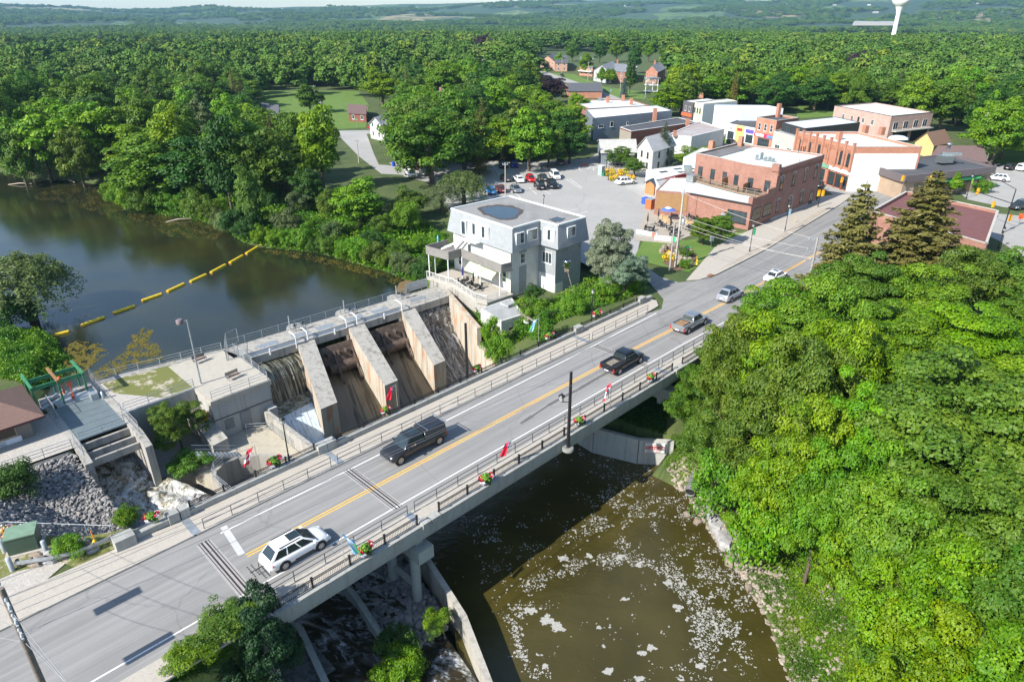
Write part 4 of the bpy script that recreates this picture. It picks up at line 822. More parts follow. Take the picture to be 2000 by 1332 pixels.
RB=[ (1408,702,0.5,2.5,'feathery','green','whose twigs lean over the road behind the silver pickup'), (1465,628,3.0,2.4,'feathery','green','beside the silver estate car on the road'), (1520,640,4.5,4.2,'feathery','fresh','below the wooden pole with three crossarms'), (1435,745,2.0,4.2,'feathery','olive','just past the end of the bridge handrail'), (1370,775,-2,3.2,'feathery','green','hanging over the shaded bridge pier'), (1500,750,3.0,4.6,'feathery','lime','behind the tree at the end of the bridge handrail'), (1600,660,5.5,4.5,'fine','fresh','in front of the first tall spruce'), (1690,590,6.5,4.6,'fine','green','between the two tall spruces'), (1790,600,6.5,4.8,'fine','fresh','below the second tall spruce'), (1885,560,6.5,4.8,'feathery','olive','in front of the long brick side wall'), (1990,570,6.0,5.2,'fine','olive','at the right edge below the street lamp'), (2080,640,6.0,6.0,'fine','green','at the far right edge'), (1390,870,-3.5,3.4,'feathery','green','above the red and white danger sign'), (1470,850,0,4.2,'feathery','olive','in the middle of the bank above the drain pipe'), (1560,800,3.0,5.0,'feathery','olive','with pale dead twigs showing through'), (1640,745,4.5,4.0,'feathery','lime','left of the large round maple'), (1730,700,5.5,5.0,'fine','fresh','behind the large round maple'), (1880,690,6.0,5.5,'fine','lime','upper right of the large maple'), (1850,880,5.0,7.2,'fine','green','the largest and roundest crown of the right bank'), (1990,790,5.5,5.5,'fine','fresh','right of the large round maple'), (2060,980,4.0,6.0,'fine','green','cut by the right edge of the view'), (1700,880,2.5,4.4,'fine','bright','left of and below the large round maple'), (1600,905,1.0,4.0,'feathery','lime','lower down beside the largest maple'), (1410,945,-5.0,2.6,'bush','bright','with ivy hanging above the drain pipe'), (1500,960,-2.5,3.6,'feathery','lime','with yellow-green tips above the shore rocks'), (1490,1040,-5.2,2.8,'bush','bright','spreading over the shore rocks'), (1600,1020,-1.5,3.2,'feathery','fresh','second row above the shore rocks'), (1680,1000,0.5,3.8,'feathery','bright','below the largest maple'), (1665,1095,-3.5,2.8,'bush','lime','above the grassy shore'), (1760,1090,0.5,4.2,'fine','fresh','with a dark gap below it'), (1880,1080,2.0,4.6,'fine','green','under the right side of the large maple'), (1785,1190,-1.5,3.4,'feathery','olive','low on the bank near the bottom edge'), (1820,1200,0.0,4.0,'feathery','lime','with pale yellow leaf tips near the bottom edge'), (1940,1210,1.0,4.4,'feathery','green','with a bare fallen branch beside it'), (1800,1315,-3,3.2,'feathery','green','cut by the bottom edge above the grassy shore'), (1820,1330,-1.5,3.8,'feathery','lime','cut by the bottom edge in the corner wood'), (1960,1350,0,4.4,'feathery','fresh','in the bottom right corner'), (2070,1200,2,5,'fine','green','just leaving the frame at the lower right'), (1712,1175,-4.5,2.4,'bush','fresh','at the edge of the grassy shore'), (1728,1255,-4.5,2.4,'bush','green','lower on the edge of the grassy shore'), (1745,1335,-4.5,2.6,'bush','lime','at the bottom edge by the grassy shore'),]
for u,v,z,R,k,c,w_ in RB:
 x,y=at(u,v,z);zg=float(ground(np.array([x]),np.array([y]))[0])
 tree(x,y,k,c,R*1.12,zc=max(z,zg+2.6),label=WORD[c]+' '+('bush ' if k == 'bush' else 'tree ')+w_,group=GRW)
GSP='tall spruces beside the maroon roofed building'
x,y=at(1638,604,0);tree(x,y,'scraggy','brownspruce',7.2,H=17.5,label='tall scraggy spruce nearer the road, left of the other tall spruce',group=GSP)
x,y=at(1765,590,0);tree(x,y,'scraggy','brownspruce',8.2,H=18.5,label='tallest wide spruce in front of the maroon roof',group=GSP)
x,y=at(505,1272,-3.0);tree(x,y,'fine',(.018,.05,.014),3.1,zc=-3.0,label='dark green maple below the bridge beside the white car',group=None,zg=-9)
x,y=at(385,1345,-2.5);tree(x,y,'bush','lime',1.4,zc=-2.3,label='yellow-green shrub below the dark maple at the bottom edge')
x,y=at(470,1325,-5);tree(x,y,'bush','olive',1.9,zc=-4.5,label='dull green shrub under the dark maple')
x,y=at(344,828,-3.5);tree(x,y,'feathery','olive',2.7,zc=-3.6,label='small round tree in front of the retaining wall by the powerhouse',zg=-6.9)
x,y=at(366,905,-6.2);tree(x,y,'bush','green',2.1,zc=-6.1,label='round shrub at the foot of the steel stairs',zg=-7.2)
x,y=at(1190,505,4.5);tree(x,y,'fine','silver',3.6,zc=4.8,label='silver-leaved tree beside the grey house, left of the pair')
x,y=at(1222,530,3.2);tree(x,y,'fine','silver',3.4,zc=3.2,label='silver-leaved tree nearer the side road, right of the pair')
x,y=at(1375,450,2.6);tree(x,y,'fine','green',2.4,zc=2.7,label='small round maple on the lawn, left of the pair');x,y=at(1408,447,2.8);tree(x,y,'fine','green',2.5,zc=2.9,label='small round maple on the lawn, right of the pair')
x,y=at(1293,326,0);tree(x,y,'bluespruce','blue',3.9,H=11.5,label='blue spruce beside the white gabled house')
x,y=at(943,312,0);tree(x,y,'spruce','brownspruce',3.8,H=16.5,label='lone spruce behind the parking lot')
x,y=at(1365,308,3);tree(x,y,'feathery','fresh',5.0,zc=3.2,label='wide light green tree in the yard behind the brick building',zg=0)
x,y=at(1212,305,3);tree(x,y,'feathery','green',3.6,zc=2.9,label='small green tree beside the orange flower bed');x,y=at(1240,325,2.5);tree(x,y,'feathery','green',3.0,zc=2.4,label='green tree between the flower bed and the wooden shed')
x,y=at(1128,205,5);tree(x,y,'mid','lime',5,zc=5,label='yellow-green tree beside the flat roofs')
x,y=at(1858,380,0);tree(x,y,'cedar','fresh',1.3,H=6.0,label='bright pointed cedar in front of the bank building')
x,y=at(40,545,3.0);tree(x,y,'willow','grey',8.0,zc=3.2,label='spreading grey-green willow leaning over the pond on the left',zg=-2.8)
x,y=at(20,620,-1.5);tree(x,y,'bush','deep',4.2,zc=-1,label='dark bush at the foot of the left willow')
x,y=at(905,362,4);tree(x,y,'willow','grey',6.2,zc=4.5,label='pale drooping willow in front of the parked cars');x,y=at(862,378,3.5);tree(x,y,'willow','grey',4.5,zc=3.5,label='smaller drooping willow left of the parked cars')
for u,v,zc,R,k,c,lb in [(215,265,6,7.2,'mid','lime','bright yellow-green tree overhanging the pond bank'),(440,325,4,6,'willow','grey','grey-green willow at the water edge in the middle of the bank'),(720,400,3,6.5,'willow','grey','grey-green willow on the bank above the yellow boom'),(612,395,1.5,3.0,'mid','deep','small dark round tree on the grassy bank'),(800,395,3,4,'mid','olive','yellow-brown tree between the willow and the parking lot'),(85,300,4,5.5,'willow','grey','grey-green willow at the far end of the pond'),(115,265,6,4,'tall','fresh','narrow fresh green tree behind the far willow'),(35,305,4,4.5,'mid','green','dark leafy tree overhanging the far end of the pond'),(150,308,4,4.5,'mid','olive','olive tree overhanging the pond right of the far willow'),(10,180,8,4,'mid','yellow','yellow tree at the left edge'),(18,235,6,4.5,'mid','yellow','second yellow tree at the left edge, lower down'),(1078,175,6,7.5,'mid','purple','dark purple beech above the flat roofs'),(1678,130,9,9,'mid','purple','large dark purple beech behind the brick shops'),(945,88,11,8,'mid','purple','distant dark purple beech beside a white gable'),(603,190,6,6.5,'mid','green','single green tree standing on the lawn clearing'),(745,170,8,9,'mid','lime','tall yellow-green tree beside the brown house'),(1325,150,9,7,'tall','bright','tall bright green tree above the blue spruce'),(1145,125,7,5,'mid','fresh','green street tree between two far houses'),(1240,115,9,5.5,'mid','deep','dark tree beside the far white porch'),(1018,120,8,8,'mid','deep','large dark tree left of the salmon house'),(1118,100,8,6,'mid','green','green tree behind the twin gabled house'),(1205,98,9,7,'mid','fresh','round fresh green tree behind the cedars'),(1268,98,9,6,'mid','lime','yellow-green tree behind the red brick house'),(1306,108,9,7,'mid','green','tall green tree right of the red brick house'),(1232,150,8,4.2,'mid','deep','dark street tree with a bare trunk left of the white porch'),(1092,118,6,4,'mid','bright','bright street tree in front of the twin gabled house'),(1172,100,9,6,'mid','deep','dark tree behind the grey and white gabled house'),(1310,165,5,4,'mid','green','bushy green tree right of the white porch'),(1055,190,4,5,'mid','fresh','fresh green tree below the purple beech'),(1795,200,5,7.5,'mid','olive','yellow-brown tree behind the pink building'),(1515,190,5,5.5,'mid','olive','olive tree behind the pale blue building'),(1620,190,5,6,'mid','green','green tree beside the small lawn on the hill')]:
 x,y=at(u,v,zc);tree(x,y,k,c,R,zc=zc,label=lb)
for u,v,H,R,c,lb in [(1520,150,17,5,'spruce','dark pointed spruce standing above the green trees'),(1218,190,9,3.2,'blue','small blue spruce beside the far street'),(205,105,26,8,'blue','ragged dark conifer rising above the skyline on the left'),(1708,82,24,5,'spruce','thin tall spruce beside the water tower'),(495,165,12,3,'brownspruce','small brownish spruce above the lawn clearing'),(810,190,12,3.5,'spruce','small dark spruce among leafy trees'),(1390,115,15,4.5,'blue','bluish spruce behind the tall bright tree')]:
 x,y=at(u,v,0);tree(x,y,'spruce',c,R,H=H,label=lb)
for u,lb in ((1175,'left'),(1187,'middle'),(1195,'right')):
 x,y=at(u,165,0);tree(x,y,'cedar','fresh',2.2,H=9.5+(u == 1175),label=lb+' one of three columnar cedars in front of the far grey house',group='columnar cedars')
for (u,v,s),lb in zip([(195,190,1.5),(165,195,1.2),(300,82,1.5)],['leafless grey tree in the left forest, the larger of two','leafless grey tree left of the larger one','distant leafless tree in the far forest']):
 x,y=at(u,v,0);o=solo('dead_tree',lb,'tree',DEAD,None,(x,y,0));o.scale=(s,s,s)
AREA=[ PIP([(-200,60),(-200,300),(60,318),(150,322),(210,330),(270,372),(400,372),(520,378),(560,360),(620,375),(700,400),(760,410),(790,425),(830,400),(840,370),(830,350),(770,338),(720,338),(650,300),(636,268),(610,262),(500,248),(492,190),(505,146),(640,142),(715,150),(790,150),(800,215),(785,265),(815,285),(950,288),(1050,290),(1150,285),(1155,240),(1085,215),(1036,172),(1030,112),(1150,97),(1250,100),(1330,125),(1305,195),(1400,180),(1550,180),(1620,175),(1720,185),(1850,205),(1900,250),(1950,250),(2200,265),(2200,60)]),]
HOLES=[PIP([(925,110),(985,110),(985,150),(925,150)]),PIP([(830,165),(900,165),(900,205),(830,205)]),PIP([(1355,130),(1385,130),(1385,175),(1355,175)])]
frng=np.random.default_rng(11);near_pts=[];far_pts=[]
for gx in np.arange(-340,470,10.8):
 for gy in np.arange(95,425,10.8):
  x=gx+frng.uniform(-4.6,4.6);y=gy+frng.uniform(-4.6,4.6);z=frng.uniform(5.5,10.5)
  u,v=proj(x,y,z)
  if not (-120 < u < 2130) or v < 40:continue
  if not AREA[0](u,v) or any(h(u,v) for h in HOLES):continue
  if y < 175 and v > 300 and frng.random() < .1:continue
  if sdist(LAKE,np.array([x]),np.array([y]))[0] < 3.2:continue
  near_pts.append((math.hypot(x,y),x,y,z,u,v))
near_pts.sort()
GF='leafy trees of the surrounding woods';cnt=0
zones=lambda u,v:('beyond the pond' if u < 250 else 'on the bank above the pond' if u < 650 and v > 200 else 'behind the lawn clearing' if u < 720 else 'behind the parking lot' if u < 1160 and v > 180 else 'among the far houses' if u < 1300 else 'behind the shops' if u < 1650 else 'behind the pink building' if u < 1860 else 'above the right hand lawn')
for r,x,y,z,u,v in near_pts:
 pal=['green','deep','fresh','lime','olive','green','deep','bright','grey']
 w_=[.22,.2,.16,.1,.12,.06,.06,.04,.04]
 if u < 700 and v < 200:w_=[.3,.2,.14,.08,.12,.05,.05,.05,.01]
 c=pal[frng.choice(9,p=np.array(w_)/sum(w_))];c=c if c != 'grey' or frng.random() < .4 else 'olive';big=frng.uniform(.68,1.38)*(1.0 if v < 330 else .62)
 if v > 330:z=min(z,4.6)
 if cnt < 285:
  k='spruce' if frng.random() < .05 else ('tall' if frng.random() < .08 else 'mid')
  if k == 'spruce':tree(x,y,k,frng.choice(['spruce','brownspruce']),3.6,H=13+3*big,label=('tall ' if big > 1 else 'low ')+'dark spruce '+['far left','left','left of centre','centre','right of centre','right','far right','far right'][max(0,min(7,int(u/285)))]+' of the woods, '+('nearer ' if v > 210 else 'farther ')+zones(u,v),group='spruces of the surrounding woods')
  else:
   bw_='broad ' if big > 1.12 else 'slim ' if big < .85 else '';szw='tall' if z > 8.5 else 'low' if z < 6.3 else 'middling'
   row_='front row' if v > 300 else 'second row' if v > 262 else 'third row' if v > 232 else 'middle' if v > 200 else 'back' if v > 170 else 'far back'
   marks_=[(0,'left of the purple edge tree'),(100,'above the far willow'),(200,'above the bright bank tree'),(300,'above the water weeds'),(400,'above the mid bank willow'),(500,'left of the lawn clearing'),(600,'above the yellow boom end'),(700,'near the white side road house'),(800,'above the dam walkway'),(900,'near the lone spruce'),(1000,'behind the dark parked cars'),(1100,'near the purple beech'),(1250,'near the white porch'),(1400,'above the pale blue building'),(1550,'above the brick shops'),(1700,'above the pink building'),(1850,'above the bank roof'),(1950,'above the lawn chairs')]
   mk=[m_ for a_,m_ in marks_ if u >= a_] or ['at the left edge'];mk=mk[-1] if u >= 60 else 'at the left edge';a0=[a_ for a_,m_ in marks_ if u >= a_] or [0];mk += ', left side' if u-a0[-1] < 45 else ', right side'
   tree(x,y,k,c,7.0*big,zc=z*.92,label=f'{szw} {bw_}{WORD[c]} tree {mk}, {row_}',group=GF)
  cnt += 1
 else:far_pts.append((x,y,float(ground(np.array([x]),np.array([y]))[0]),1.32*big,z/6.4))
BK=[(232,395),(275,410),(325,410),(380,420),(422,436),(460,455),(505,467),(560,475),(615,483),(670,494),(728,508),(780,522),(820,535),(215,385),(250,405),(300,408),(350,414),(405,425),(440,448),(480,462),(530,472),(590,478),(640,488),(700,500),(755,515),(800,528),(835,520),(820,480),(790,450),(740,455),(690,440),(640,430),(585,425),(530,410),(480,405),(430,400),(380,395),(330,390),(280,385),(60,340),(20,330),(110,345),(170,350),(860,505),(850,470),(770,490),(560,445),(480,435),(620,400),(680,415),(300,372),(400,375),(500,385),(655,455),(725,475)]
for i,(u,v) in enumerate(BK):
 x,y=at(u+frng.uniform(-8,8),v-6,0);c=['fresh','green','bright','olive','grey','deep','lime'][i % 7];R=frng.uniform(1.8,3.4)*(1 if v < 470 else .8)
 if sdist(LAKE,np.array([x]),np.array([y]))[0] < .8:x,y=at(u,v-22,0)
 tree(x,y,'bush',c,R,H=R*1.9,label=WORD[c]+(' low' if R < 2.5 else ' tall')+' bush '+('at the waterline ' if i < 27 else 'up the bank ')+['near the bright yellow-green tree','below the water edge willow','above the weed mats','above the last boom float','below the grey-green bank willow','near the dam walkway','beside the grey house balcony'][min(6,max(0,int((u-180)/100)))]+', '+['left','left of middle','right of middle','right'][int(u % 100/25)]+' part',group='bushes on the pond bank',trunk=False)
def wood_mask(X,Y):
 return np.sin(X/190+1.1*np.sin(Y/260))+np.sin(Y/150+.9*np.sin(X/210)+1)+.5*np.sin(X/70-Y/90)
X_,Y_=[],[]
for r0,r1,sp in ((380,700,14.5),(700,1150,16),(1150,1900,15),(1900,3200,24),(3200,5600,36)):
 n=int(.5*1.36*(r1*r1-r0*r0)/sp**2);r=np.sqrt(frng.uniform(r0*r0,r1*r1,n));a=frng.uniform(-.68,.68,n);x=r*np.sin(a);y=r*np.cos(a)
 ok=np.ones(n,bool) if r1 <= 700 else (wood_mask(x,y) > (-1.3 if r1 <= 1150 else -.5 if r1 < 3300 else -.05))
 X_.append(x[ok]);Y_.append(y[ok])
X_=np.concatenate(X_);Y_=np.concatenate(Y_)
U_,V_=proj(X_,Y_,7.0)
keep=np.array([(y_ > 415) or (AREA[0](u,v) or v < 128) for u,v,y_ in zip(U_,V_,Y_)])
keep &= (Y_ > 420)
keep &= ~((np.abs(X_-(Y_*.55-20)) < 26) & (Y_ < 560) & (Y_ > 400) & False)
hole=np.array([any(h(u,v) for h in HOLES) or PIP([(1035,85),(1310,90),(1320,190),(1100,190),(1035,150)])(u,v) for u,v in zip(U_,V_)])
keep &= ~hole
X_,Y_=X_[keep],Y_[keep];sc_=frng.uniform(.55,1.6,len(X_))*np.interp(np.hypot(X_,Y_),[400,1500,3200,5600],[1.75,1.8,2.3,3.6]);zs_=frng.uniform(.75,1.2,len(X_))*np.interp(np.hypot(X_,Y_),[400,1500,3200,5600],[1.45,1.3,1.3,1.7])
FP=np.array(far_pts);X_=np.concatenate([X_,FP[:,0]]);Y_=np.concatenate([Y_,FP[:,1]]);sc_=np.concatenate([sc_,FP[:,3]]);zs_=np.concatenate([zs_,FP[:,4]])
pm=bpy.data.meshes.new('far_woods');pm.from_pydata(np.column_stack([X_,Y_,ground(X_,Y_)]).tolist(),[],[])
a1=pm.attributes.new('sc','FLOAT_VECTOR','POINT');a1.data.foreach_set('vector',np.column_stack([sc_,sc_,zs_]).astype(np.float32).ravel())
fcol=bpy.data.collections.new('far_tree_kinds')
for i in range(5):
 me=crown_mesh('far_crown',200+i,2200,.85,n_puff=45,pr=(.2,.36),lobes=.3,mat=M_FARLEAF,cz=5.8,hz=5.4,shape=('round','round','oval','round','cone')[i],inner=.1)
 fcol.objects.link(bpy.data.objects.new('far_crown',me))
def scatter(name,pm,coll,label):
 o=bpy.data.objects.new(name,pm);COL.objects.link(o);o['kind']='stuff';o['label']=label
 ng=bpy.data.node_groups.new(name,'GeometryNodeTree');ng.interface.new_socket('Geometry',in_out='INPUT',socket_type='NodeSocketGeometry');ng.interface.new_socket('Geometry',in_out='OUTPUT',socket_type='NodeSocketGeometry')
 N=ng.nodes;L=ng.links;gi=N.new('NodeGroupInput');go=N.new('NodeGroupOutput');ip=N.new('GeometryNodeInstanceOnPoints');ci=N.new('GeometryNodeCollectionInfo')
 ci.inputs['Collection'].default_value=coll;ci.inputs['Separate Children'].default_value=True;ci.inputs['Reset Children'].default_value=True
 ip.inputs['Pick Instance'].default_value=True
 at_=N.new('GeometryNodeInputNamedAttribute');at_.data_type='FLOAT_VECTOR';at_.inputs['Name'].default_value='sc'
 rv=N.new('FunctionNodeRandomValue');rv.data_type='FLOAT';rv.inputs[3].default_value=6.28
 cx=N.new('ShaderNodeCombineXYZ');L.new(rv.outputs[1],cx.inputs[2])
 ri=N.new('FunctionNodeRandomValue');ri.data_type='INT';ri.inputs[4].default_value=0;ri.inputs[5].default_value=len(coll.objects)-1;ri.inputs['Seed'].default_value=3
 L.new(gi.outputs[0],ip.inputs['Points']);L.new(ci.outputs[0],ip.inputs['Instance']);L.new(at_.outputs[0],ip.inputs['Scale']);L.new(cx.outputs[0],ip.inputs['Rotation']);L.new(ri.outputs[2],ip.inputs['Instance Index']);L.new(ip.outputs[0],go.inputs[0])
 md=o.modifiers.new('scatter','NODES');md.node_group=ng;return o
scatter('far_woods',pm,fcol,'far woods stretching to the hills')
print('near trees',len(near_pts),'far',len(X_))
PXa=lambda x,y,z,Z:np.column_stack([x*(Z-CZ)/z,y*(Z-CZ)/z,Z])
def undergrowth(name,polys,n,col,z_guess,size=.3,hgt=.5,seed=0,zfix=None,patch=True,label=None):
 rng=np.random.default_rng(seed);C=[]
 tests=[(PIP(p),min(q[0] for q in p),max(q[0] for q in p),min(q[1] for q in p),max(q[1] for q in p)) for p in polys]
 ar=[(t[2]-t[1])*(t[4]-t[3]) for t in tests];tot=sum(ar)
 for (f,u0,u1,v0,v1),a in zip(tests,ar):
  m=int(n*a/tot);U=rng.uniform(u0,u1,m);V=rng.uniform(v0,v1,m)
  ok=np.array([f(u,v) for u,v in zip(U,V)]);U,V=U[ok],V[ok]
  x_=(U-1000)/F;q_=(V-666)/F;ry,rz=CP-q_*SP,-SP-q_*CP;lo=np.full(len(U),1.0);
  for zt in np.arange(.8,-11.2,-.4):
   P1=PXa(x_,ry,rz,np.full(len(U),zt));g1=ground(P1[:,0],P1[:,1]);lo=np.where((g1 < zt) & (lo > zt+.39),zt,lo)
  a_,b__=lo-.4,lo
  for _ in range(6):m_=(a_+b__)/2;P1=PXa(x_,ry,rz,m_);k_=ground(P1[:,0],P1[:,1]) < m_;b__=np.where(k_,m_,b__);a_=np.where(k_,a_,m_)
  Pt=PXa(x_,ry,rz,b__)
  C.append(Pt)
 C=np.vstack(C);m=len(C);hh=hgt*(.5+.5*np.sin(C[:,0]*1.3+np.sin(C[:,1]*1.7)*2)*np.sin(C[:,1]*1.1))+hgt*.3
 C[:,2] += rng.uniform(0,1,m)*hh;N=rng.normal(size=(m,3))*.7+np.array([0,0,.9])
 Vv,Fq=leaf_quads(C,N,size,rng);t=np.clip(.5+.35*np.sin(C[:,0]*.9)*np.sin(C[:,1]*.8+1)+rng.uniform(-.3,.3,m),0,1)
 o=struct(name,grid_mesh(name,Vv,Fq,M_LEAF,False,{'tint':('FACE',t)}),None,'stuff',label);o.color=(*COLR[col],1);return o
undergrowth('bank_undergrowth',[[(205,372),(232,400),(262,417),(350,426),(430,446),(470,473),(540,488),(600,493),(650,503),(700,518),(760,536),(835,560),(880,520),(840,440),(700,400),(520,378),(300,370)]],90000,'bright',-1.5,.36,1.3,1,label='tall weeds on the pond bank')
undergrowth('bank_undergrowth',[[(0,650),(60,645),(105,660),(135,700),(165,735),(150,760),(60,760),(30,745),(0,742)]],26000,'bright',-2.5,.22,1.0,2,label='tall reeds and grass beside the brown roofed hut')
undergrowth('bank_undergrowth',[[(1285,900),(1312,935),(1345,950),(1400,1010),(1460,1090),(1520,1130),(1600,1332),(1750,1332),(1700,1000),(1400,850),(1310,850)]],60000,'fresh',-7,.2,.35,3,label='weeds on the river bank')
undergrowth('bank_undergrowth',[[(1470,1120),(1540,1130),(1640,1190),(1740,1340),(1545,1340),(1515,1240)]],34000,'olive',-8.5,.15,.3,7,label='dry grass on the lower river shore')
undergrowth('bank_undergrowth',[[(425,1225),(590,1197),(660,1332),(330,1332),(400,1262)]],30000,'green',-5,.2,.4,8,label='weeds below the left bridge end')
undergrowth('ivy_slope',[[(932,655),(940,705),(1110,622),(1262,572),(1265,545),(1200,510),(1130,560),(1080,585),(1010,620),(1000,655)],[(928,610),(948,618),(946,700),(930,690)]],42000,'bright',-1.0,.26,.9,4,label='thick ivy and vines on the slope below the grey house')
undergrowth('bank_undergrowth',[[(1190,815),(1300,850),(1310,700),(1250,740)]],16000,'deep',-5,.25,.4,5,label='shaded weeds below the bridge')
for (u,v,z,R),lb in zip([(1040,615,0,1.9),(1060,648,-.5,1.8),(975,690,-1.5,1.7),(1120,600,.2,2.0),(1180,575,.6,2.0),(1230,558,.6,1.7),(960,650,-1.0,1.2)],['ivy mound beside the air conditioner boxes','ivy mound behind the nearest flower basket','ivy mound beside the tall black pole','ivy mound in the middle of the slope','ivy mound below the garden sign','ivy mound near the side road corner','ivy climbing the small white annex']):
 x,y=at(u,v,z);tree(x,y,'bush','bright',R,zc=z,label=lb,group='ivy mounds on the slope',zg=z-2.2,trunk=False,name='ivy_mound',cat='bush')
for (u,v,z,R,c),lb in zip([(20,945,-1.8,1.8,'deep'),(248,1012,-1.2,1.0,'fresh'),(135,1072,.5,.95,'bright'),(780,1270,-8,1.6,'deep'),(850,1215,-7.2,1.0,'fresh'),(785,1310,-8,1.5,'lime'),(1040,575,0,1.3,'deep'),(1340,478+17,.6,1.0,'green'),(1338,518,.4,.9,'fresh'),(1912,368,.8,2.0,'green'),(1900,352,1,1.5,'deep')],['dark bush at the top of the stone slope','small bush behind the corner flower basket','leafy shrub in the stone edged bed','dark sapling clump on the channel wall','sapling beside the training wall','yellow-green sapling clump at the bottom edge','climber in the corner of the grey house','low round shrub in the rock garden','small shrub at the front of the rock garden','clipped shrub beside the bank building','dark shrub behind the pointed cedar']):
 x,y=at(u,v,z);tree(x,y,'bush',c,R*1.15,zc=z+.1,label=lb,zg=z-R*.9,trunk=False)
def rocks_mesh(name,P,S,seed,mat):
 rng=np.random.default_rng(seed);t=(1+5**.5)/2
 I=np.array([(-1,t,0),(1,t,0),(-1,-t,0),(1,-t,0),(0,-1,t),(0,1,t),(0,-1,-t),(0,1,-t),(t,0,-1),(t,0,1),(-t,0,-1),(-t,0,1)])/1.9
 FI=np.array([(0,11,5),(0,5,1),(0,1,7),(0,7,10),(0,10,11),(1,5,9),(5,11,4),(11,10,2),(10,7,6),(7,1,8),(3,9,4),(3,4,2),(3,2,6),(3,6,8),(3,8,9),(4,9,5),(2,4,11),(6,2,10),(8,6,7),(9,8,1)])
 n=len(P);a=rng.uniform(0,6.28,n);sc=np.stack([rng.uniform(.7,1.3,n),rng.uniform(.6,1.1,n),rng.uniform(.45,.85,n)],1)*S[:,None]
 V=I[None]*rng.uniform(.75,1.2,(n,12,1))*sc[:,None];c,s=np.cos(a)[:,None],np.sin(a)[:,None]
 V=np.stack([V[...,0]*c-V[...,1]*s,V[...,0]*s+V[...,1]*c,V[...,2]],-1)+P[:,None]
 Fc=(FI[None]+12*np.arange(n)[:,None,None]).reshape(-1,3);return grid_mesh(name,V.reshape(-1,3),Fc,mat,False,{'tint':('FACE',np.repeat(rng.uniform(0,1,n),20))})
def stone_mat(name,c1,c2):
 b=NB(name);at_=b.n('ShaderNodeAttribute',attribute_name='tint');b.bsdf(b.mix(b.noise(3,b.pos(),4),b.mix(at_.outputs['Fac'],c1,c2),tuple(x*.6 for x in c1)),.9,b.bump(b.noise(9,b.pos(),4),.4,.04));return b.m
M_STONE=stone_mat('riprap_stone',(.20,.195,.19),(.46,.44,.42));M_SHORE=stone_mat('shore_stone',(.28,.23,.18),(.50,.44,.37))
def slope_z(s,t):
 ex=-14.9+(27-t)*.12 if t > 14 else -13.3+(14-t)*.05;pz=-2.1-(28-t)*.42
 d=max(0,ex-s);top=-.35-1.6*min(1,max(0,(t-10)/16));return max(-7.9,min(top,max(-7.6+d*.72,pz if s < ex-.3 else -9)))
n_s,n_t=34,40;G_=[[ST(-25+(12.6)*i/n_s,8+20*j/n_t) for i in range(n_s+1)] for j in range(n_t+1)]
VV=[(p.x,p.y,slope_z(-25+12.6*i/n_s,8+20*j/n_t)) for j,rw_ in enumerate(G_) for i,p in enumerate(rw_)];ix=np.arange(len(VV)).reshape(n_t+1,n_s+1)
struct('stone_slope',grid_mesh('stone_slope',VV,np.stack([ix[:-1,:-1],ix[:-1,1:],ix[1:,1:],ix[1:,:-1]],-1).reshape(-1,4),stone_mat('slope_earth',(.12,.12,.12),(.2,.2,.2))),None)
rg=np.random.default_rng(9);Pk,Sk=[],[]
for i in range(7500):
 s,t=rg.uniform(-24.5,-12.6),rg.uniform(8.3,27.6)
 if t < 9.6+(-16.6-s)*.8 and s < -16.6:
  if rg.random() < .8:continue
 z=slope_z(s,t)
 if z > -1.2 and t > 24 and rg.random() < .6:continue
 p=ST(s,t,z+rg.uniform(-.05,.12));Pk.append(tuple(p));Sk.append(rg.uniform(.09,.25) if z > -6.5 else rg.uniform(.12,.5))
struct('riprap',rocks_mesh('riprap',np.array(Pk),np.array(Sk),3,M_STONE),None,'stuff','grey broken stone on the slope beside the rapids')
Pk,Sk=[],[]
for i in range(1500):
 s,t=rg.uniform(-8.8,-5.2),rg.uniform(9,25);
 if s > -6.2-(.0 if t < 18 else (t-18)*.5):continue
 p=ST(s+rg.uniform(-.3,.3),t,-7.25-.28*max(0,-6.6-s)+rg.uniform(-.1,.1));Pk.append(tuple(p));Sk.append(rg.uniform(.08,.32))
for i in range(900):
 s,t=rg.uniform(-2.6,2.6),rg.uniform(-9,3);p=ST(s-.2*max(0,-t),t,-9.2+rg.uniform(-.1,.35));Pk.append(tuple(p));Sk.append(rg.uniform(.2,.5))
for i in range(700):
 t=rg.uniform(-28,-9);p=ST(-14.6-(-t-8)*.45+rg.uniform(-3,2.5),t,-8.0+rg.uniform(-.1,.3));Pk.append(tuple(p));Sk.append(rg.uniform(.12,.4))
struct('channel_stones',rocks_mesh('channel_stones',np.array(Pk),np.array(Sk),4,M_STONE),None,'stuff','loose stones beside the channels')
Pk,Sk=[],[]
for i in range(2600):
 f=rg.random();k=f*(len(SHORE)-1);j=int(k);u=SHORE[j][0]+(SHORE[j+1][0]-SHORE[j][0])*(k-j);v=SHORE[j][1]+(SHORE[j+1][1]-SHORE[j][1])*(k-j)
 d=rg.uniform(-1.2,3.5)*(1 if v < 1200 else 2.0);p=PX(u,v,ZR);x,y=p.x+d*.8,p.y+d*.25;z=float(ground(np.array([x]),np.array([y]))[0]);Pk.append((x,y,z+.03));Sk.append(rg.uniform(.05,.26) if d > -.2 else rg.uniform(.1,.3))
struct('shore_stones',rocks_mesh('shore_stones',np.array(Pk),np.array(Sk),6,M_SHORE),None,'stuff','pale pebbles along the river shore')
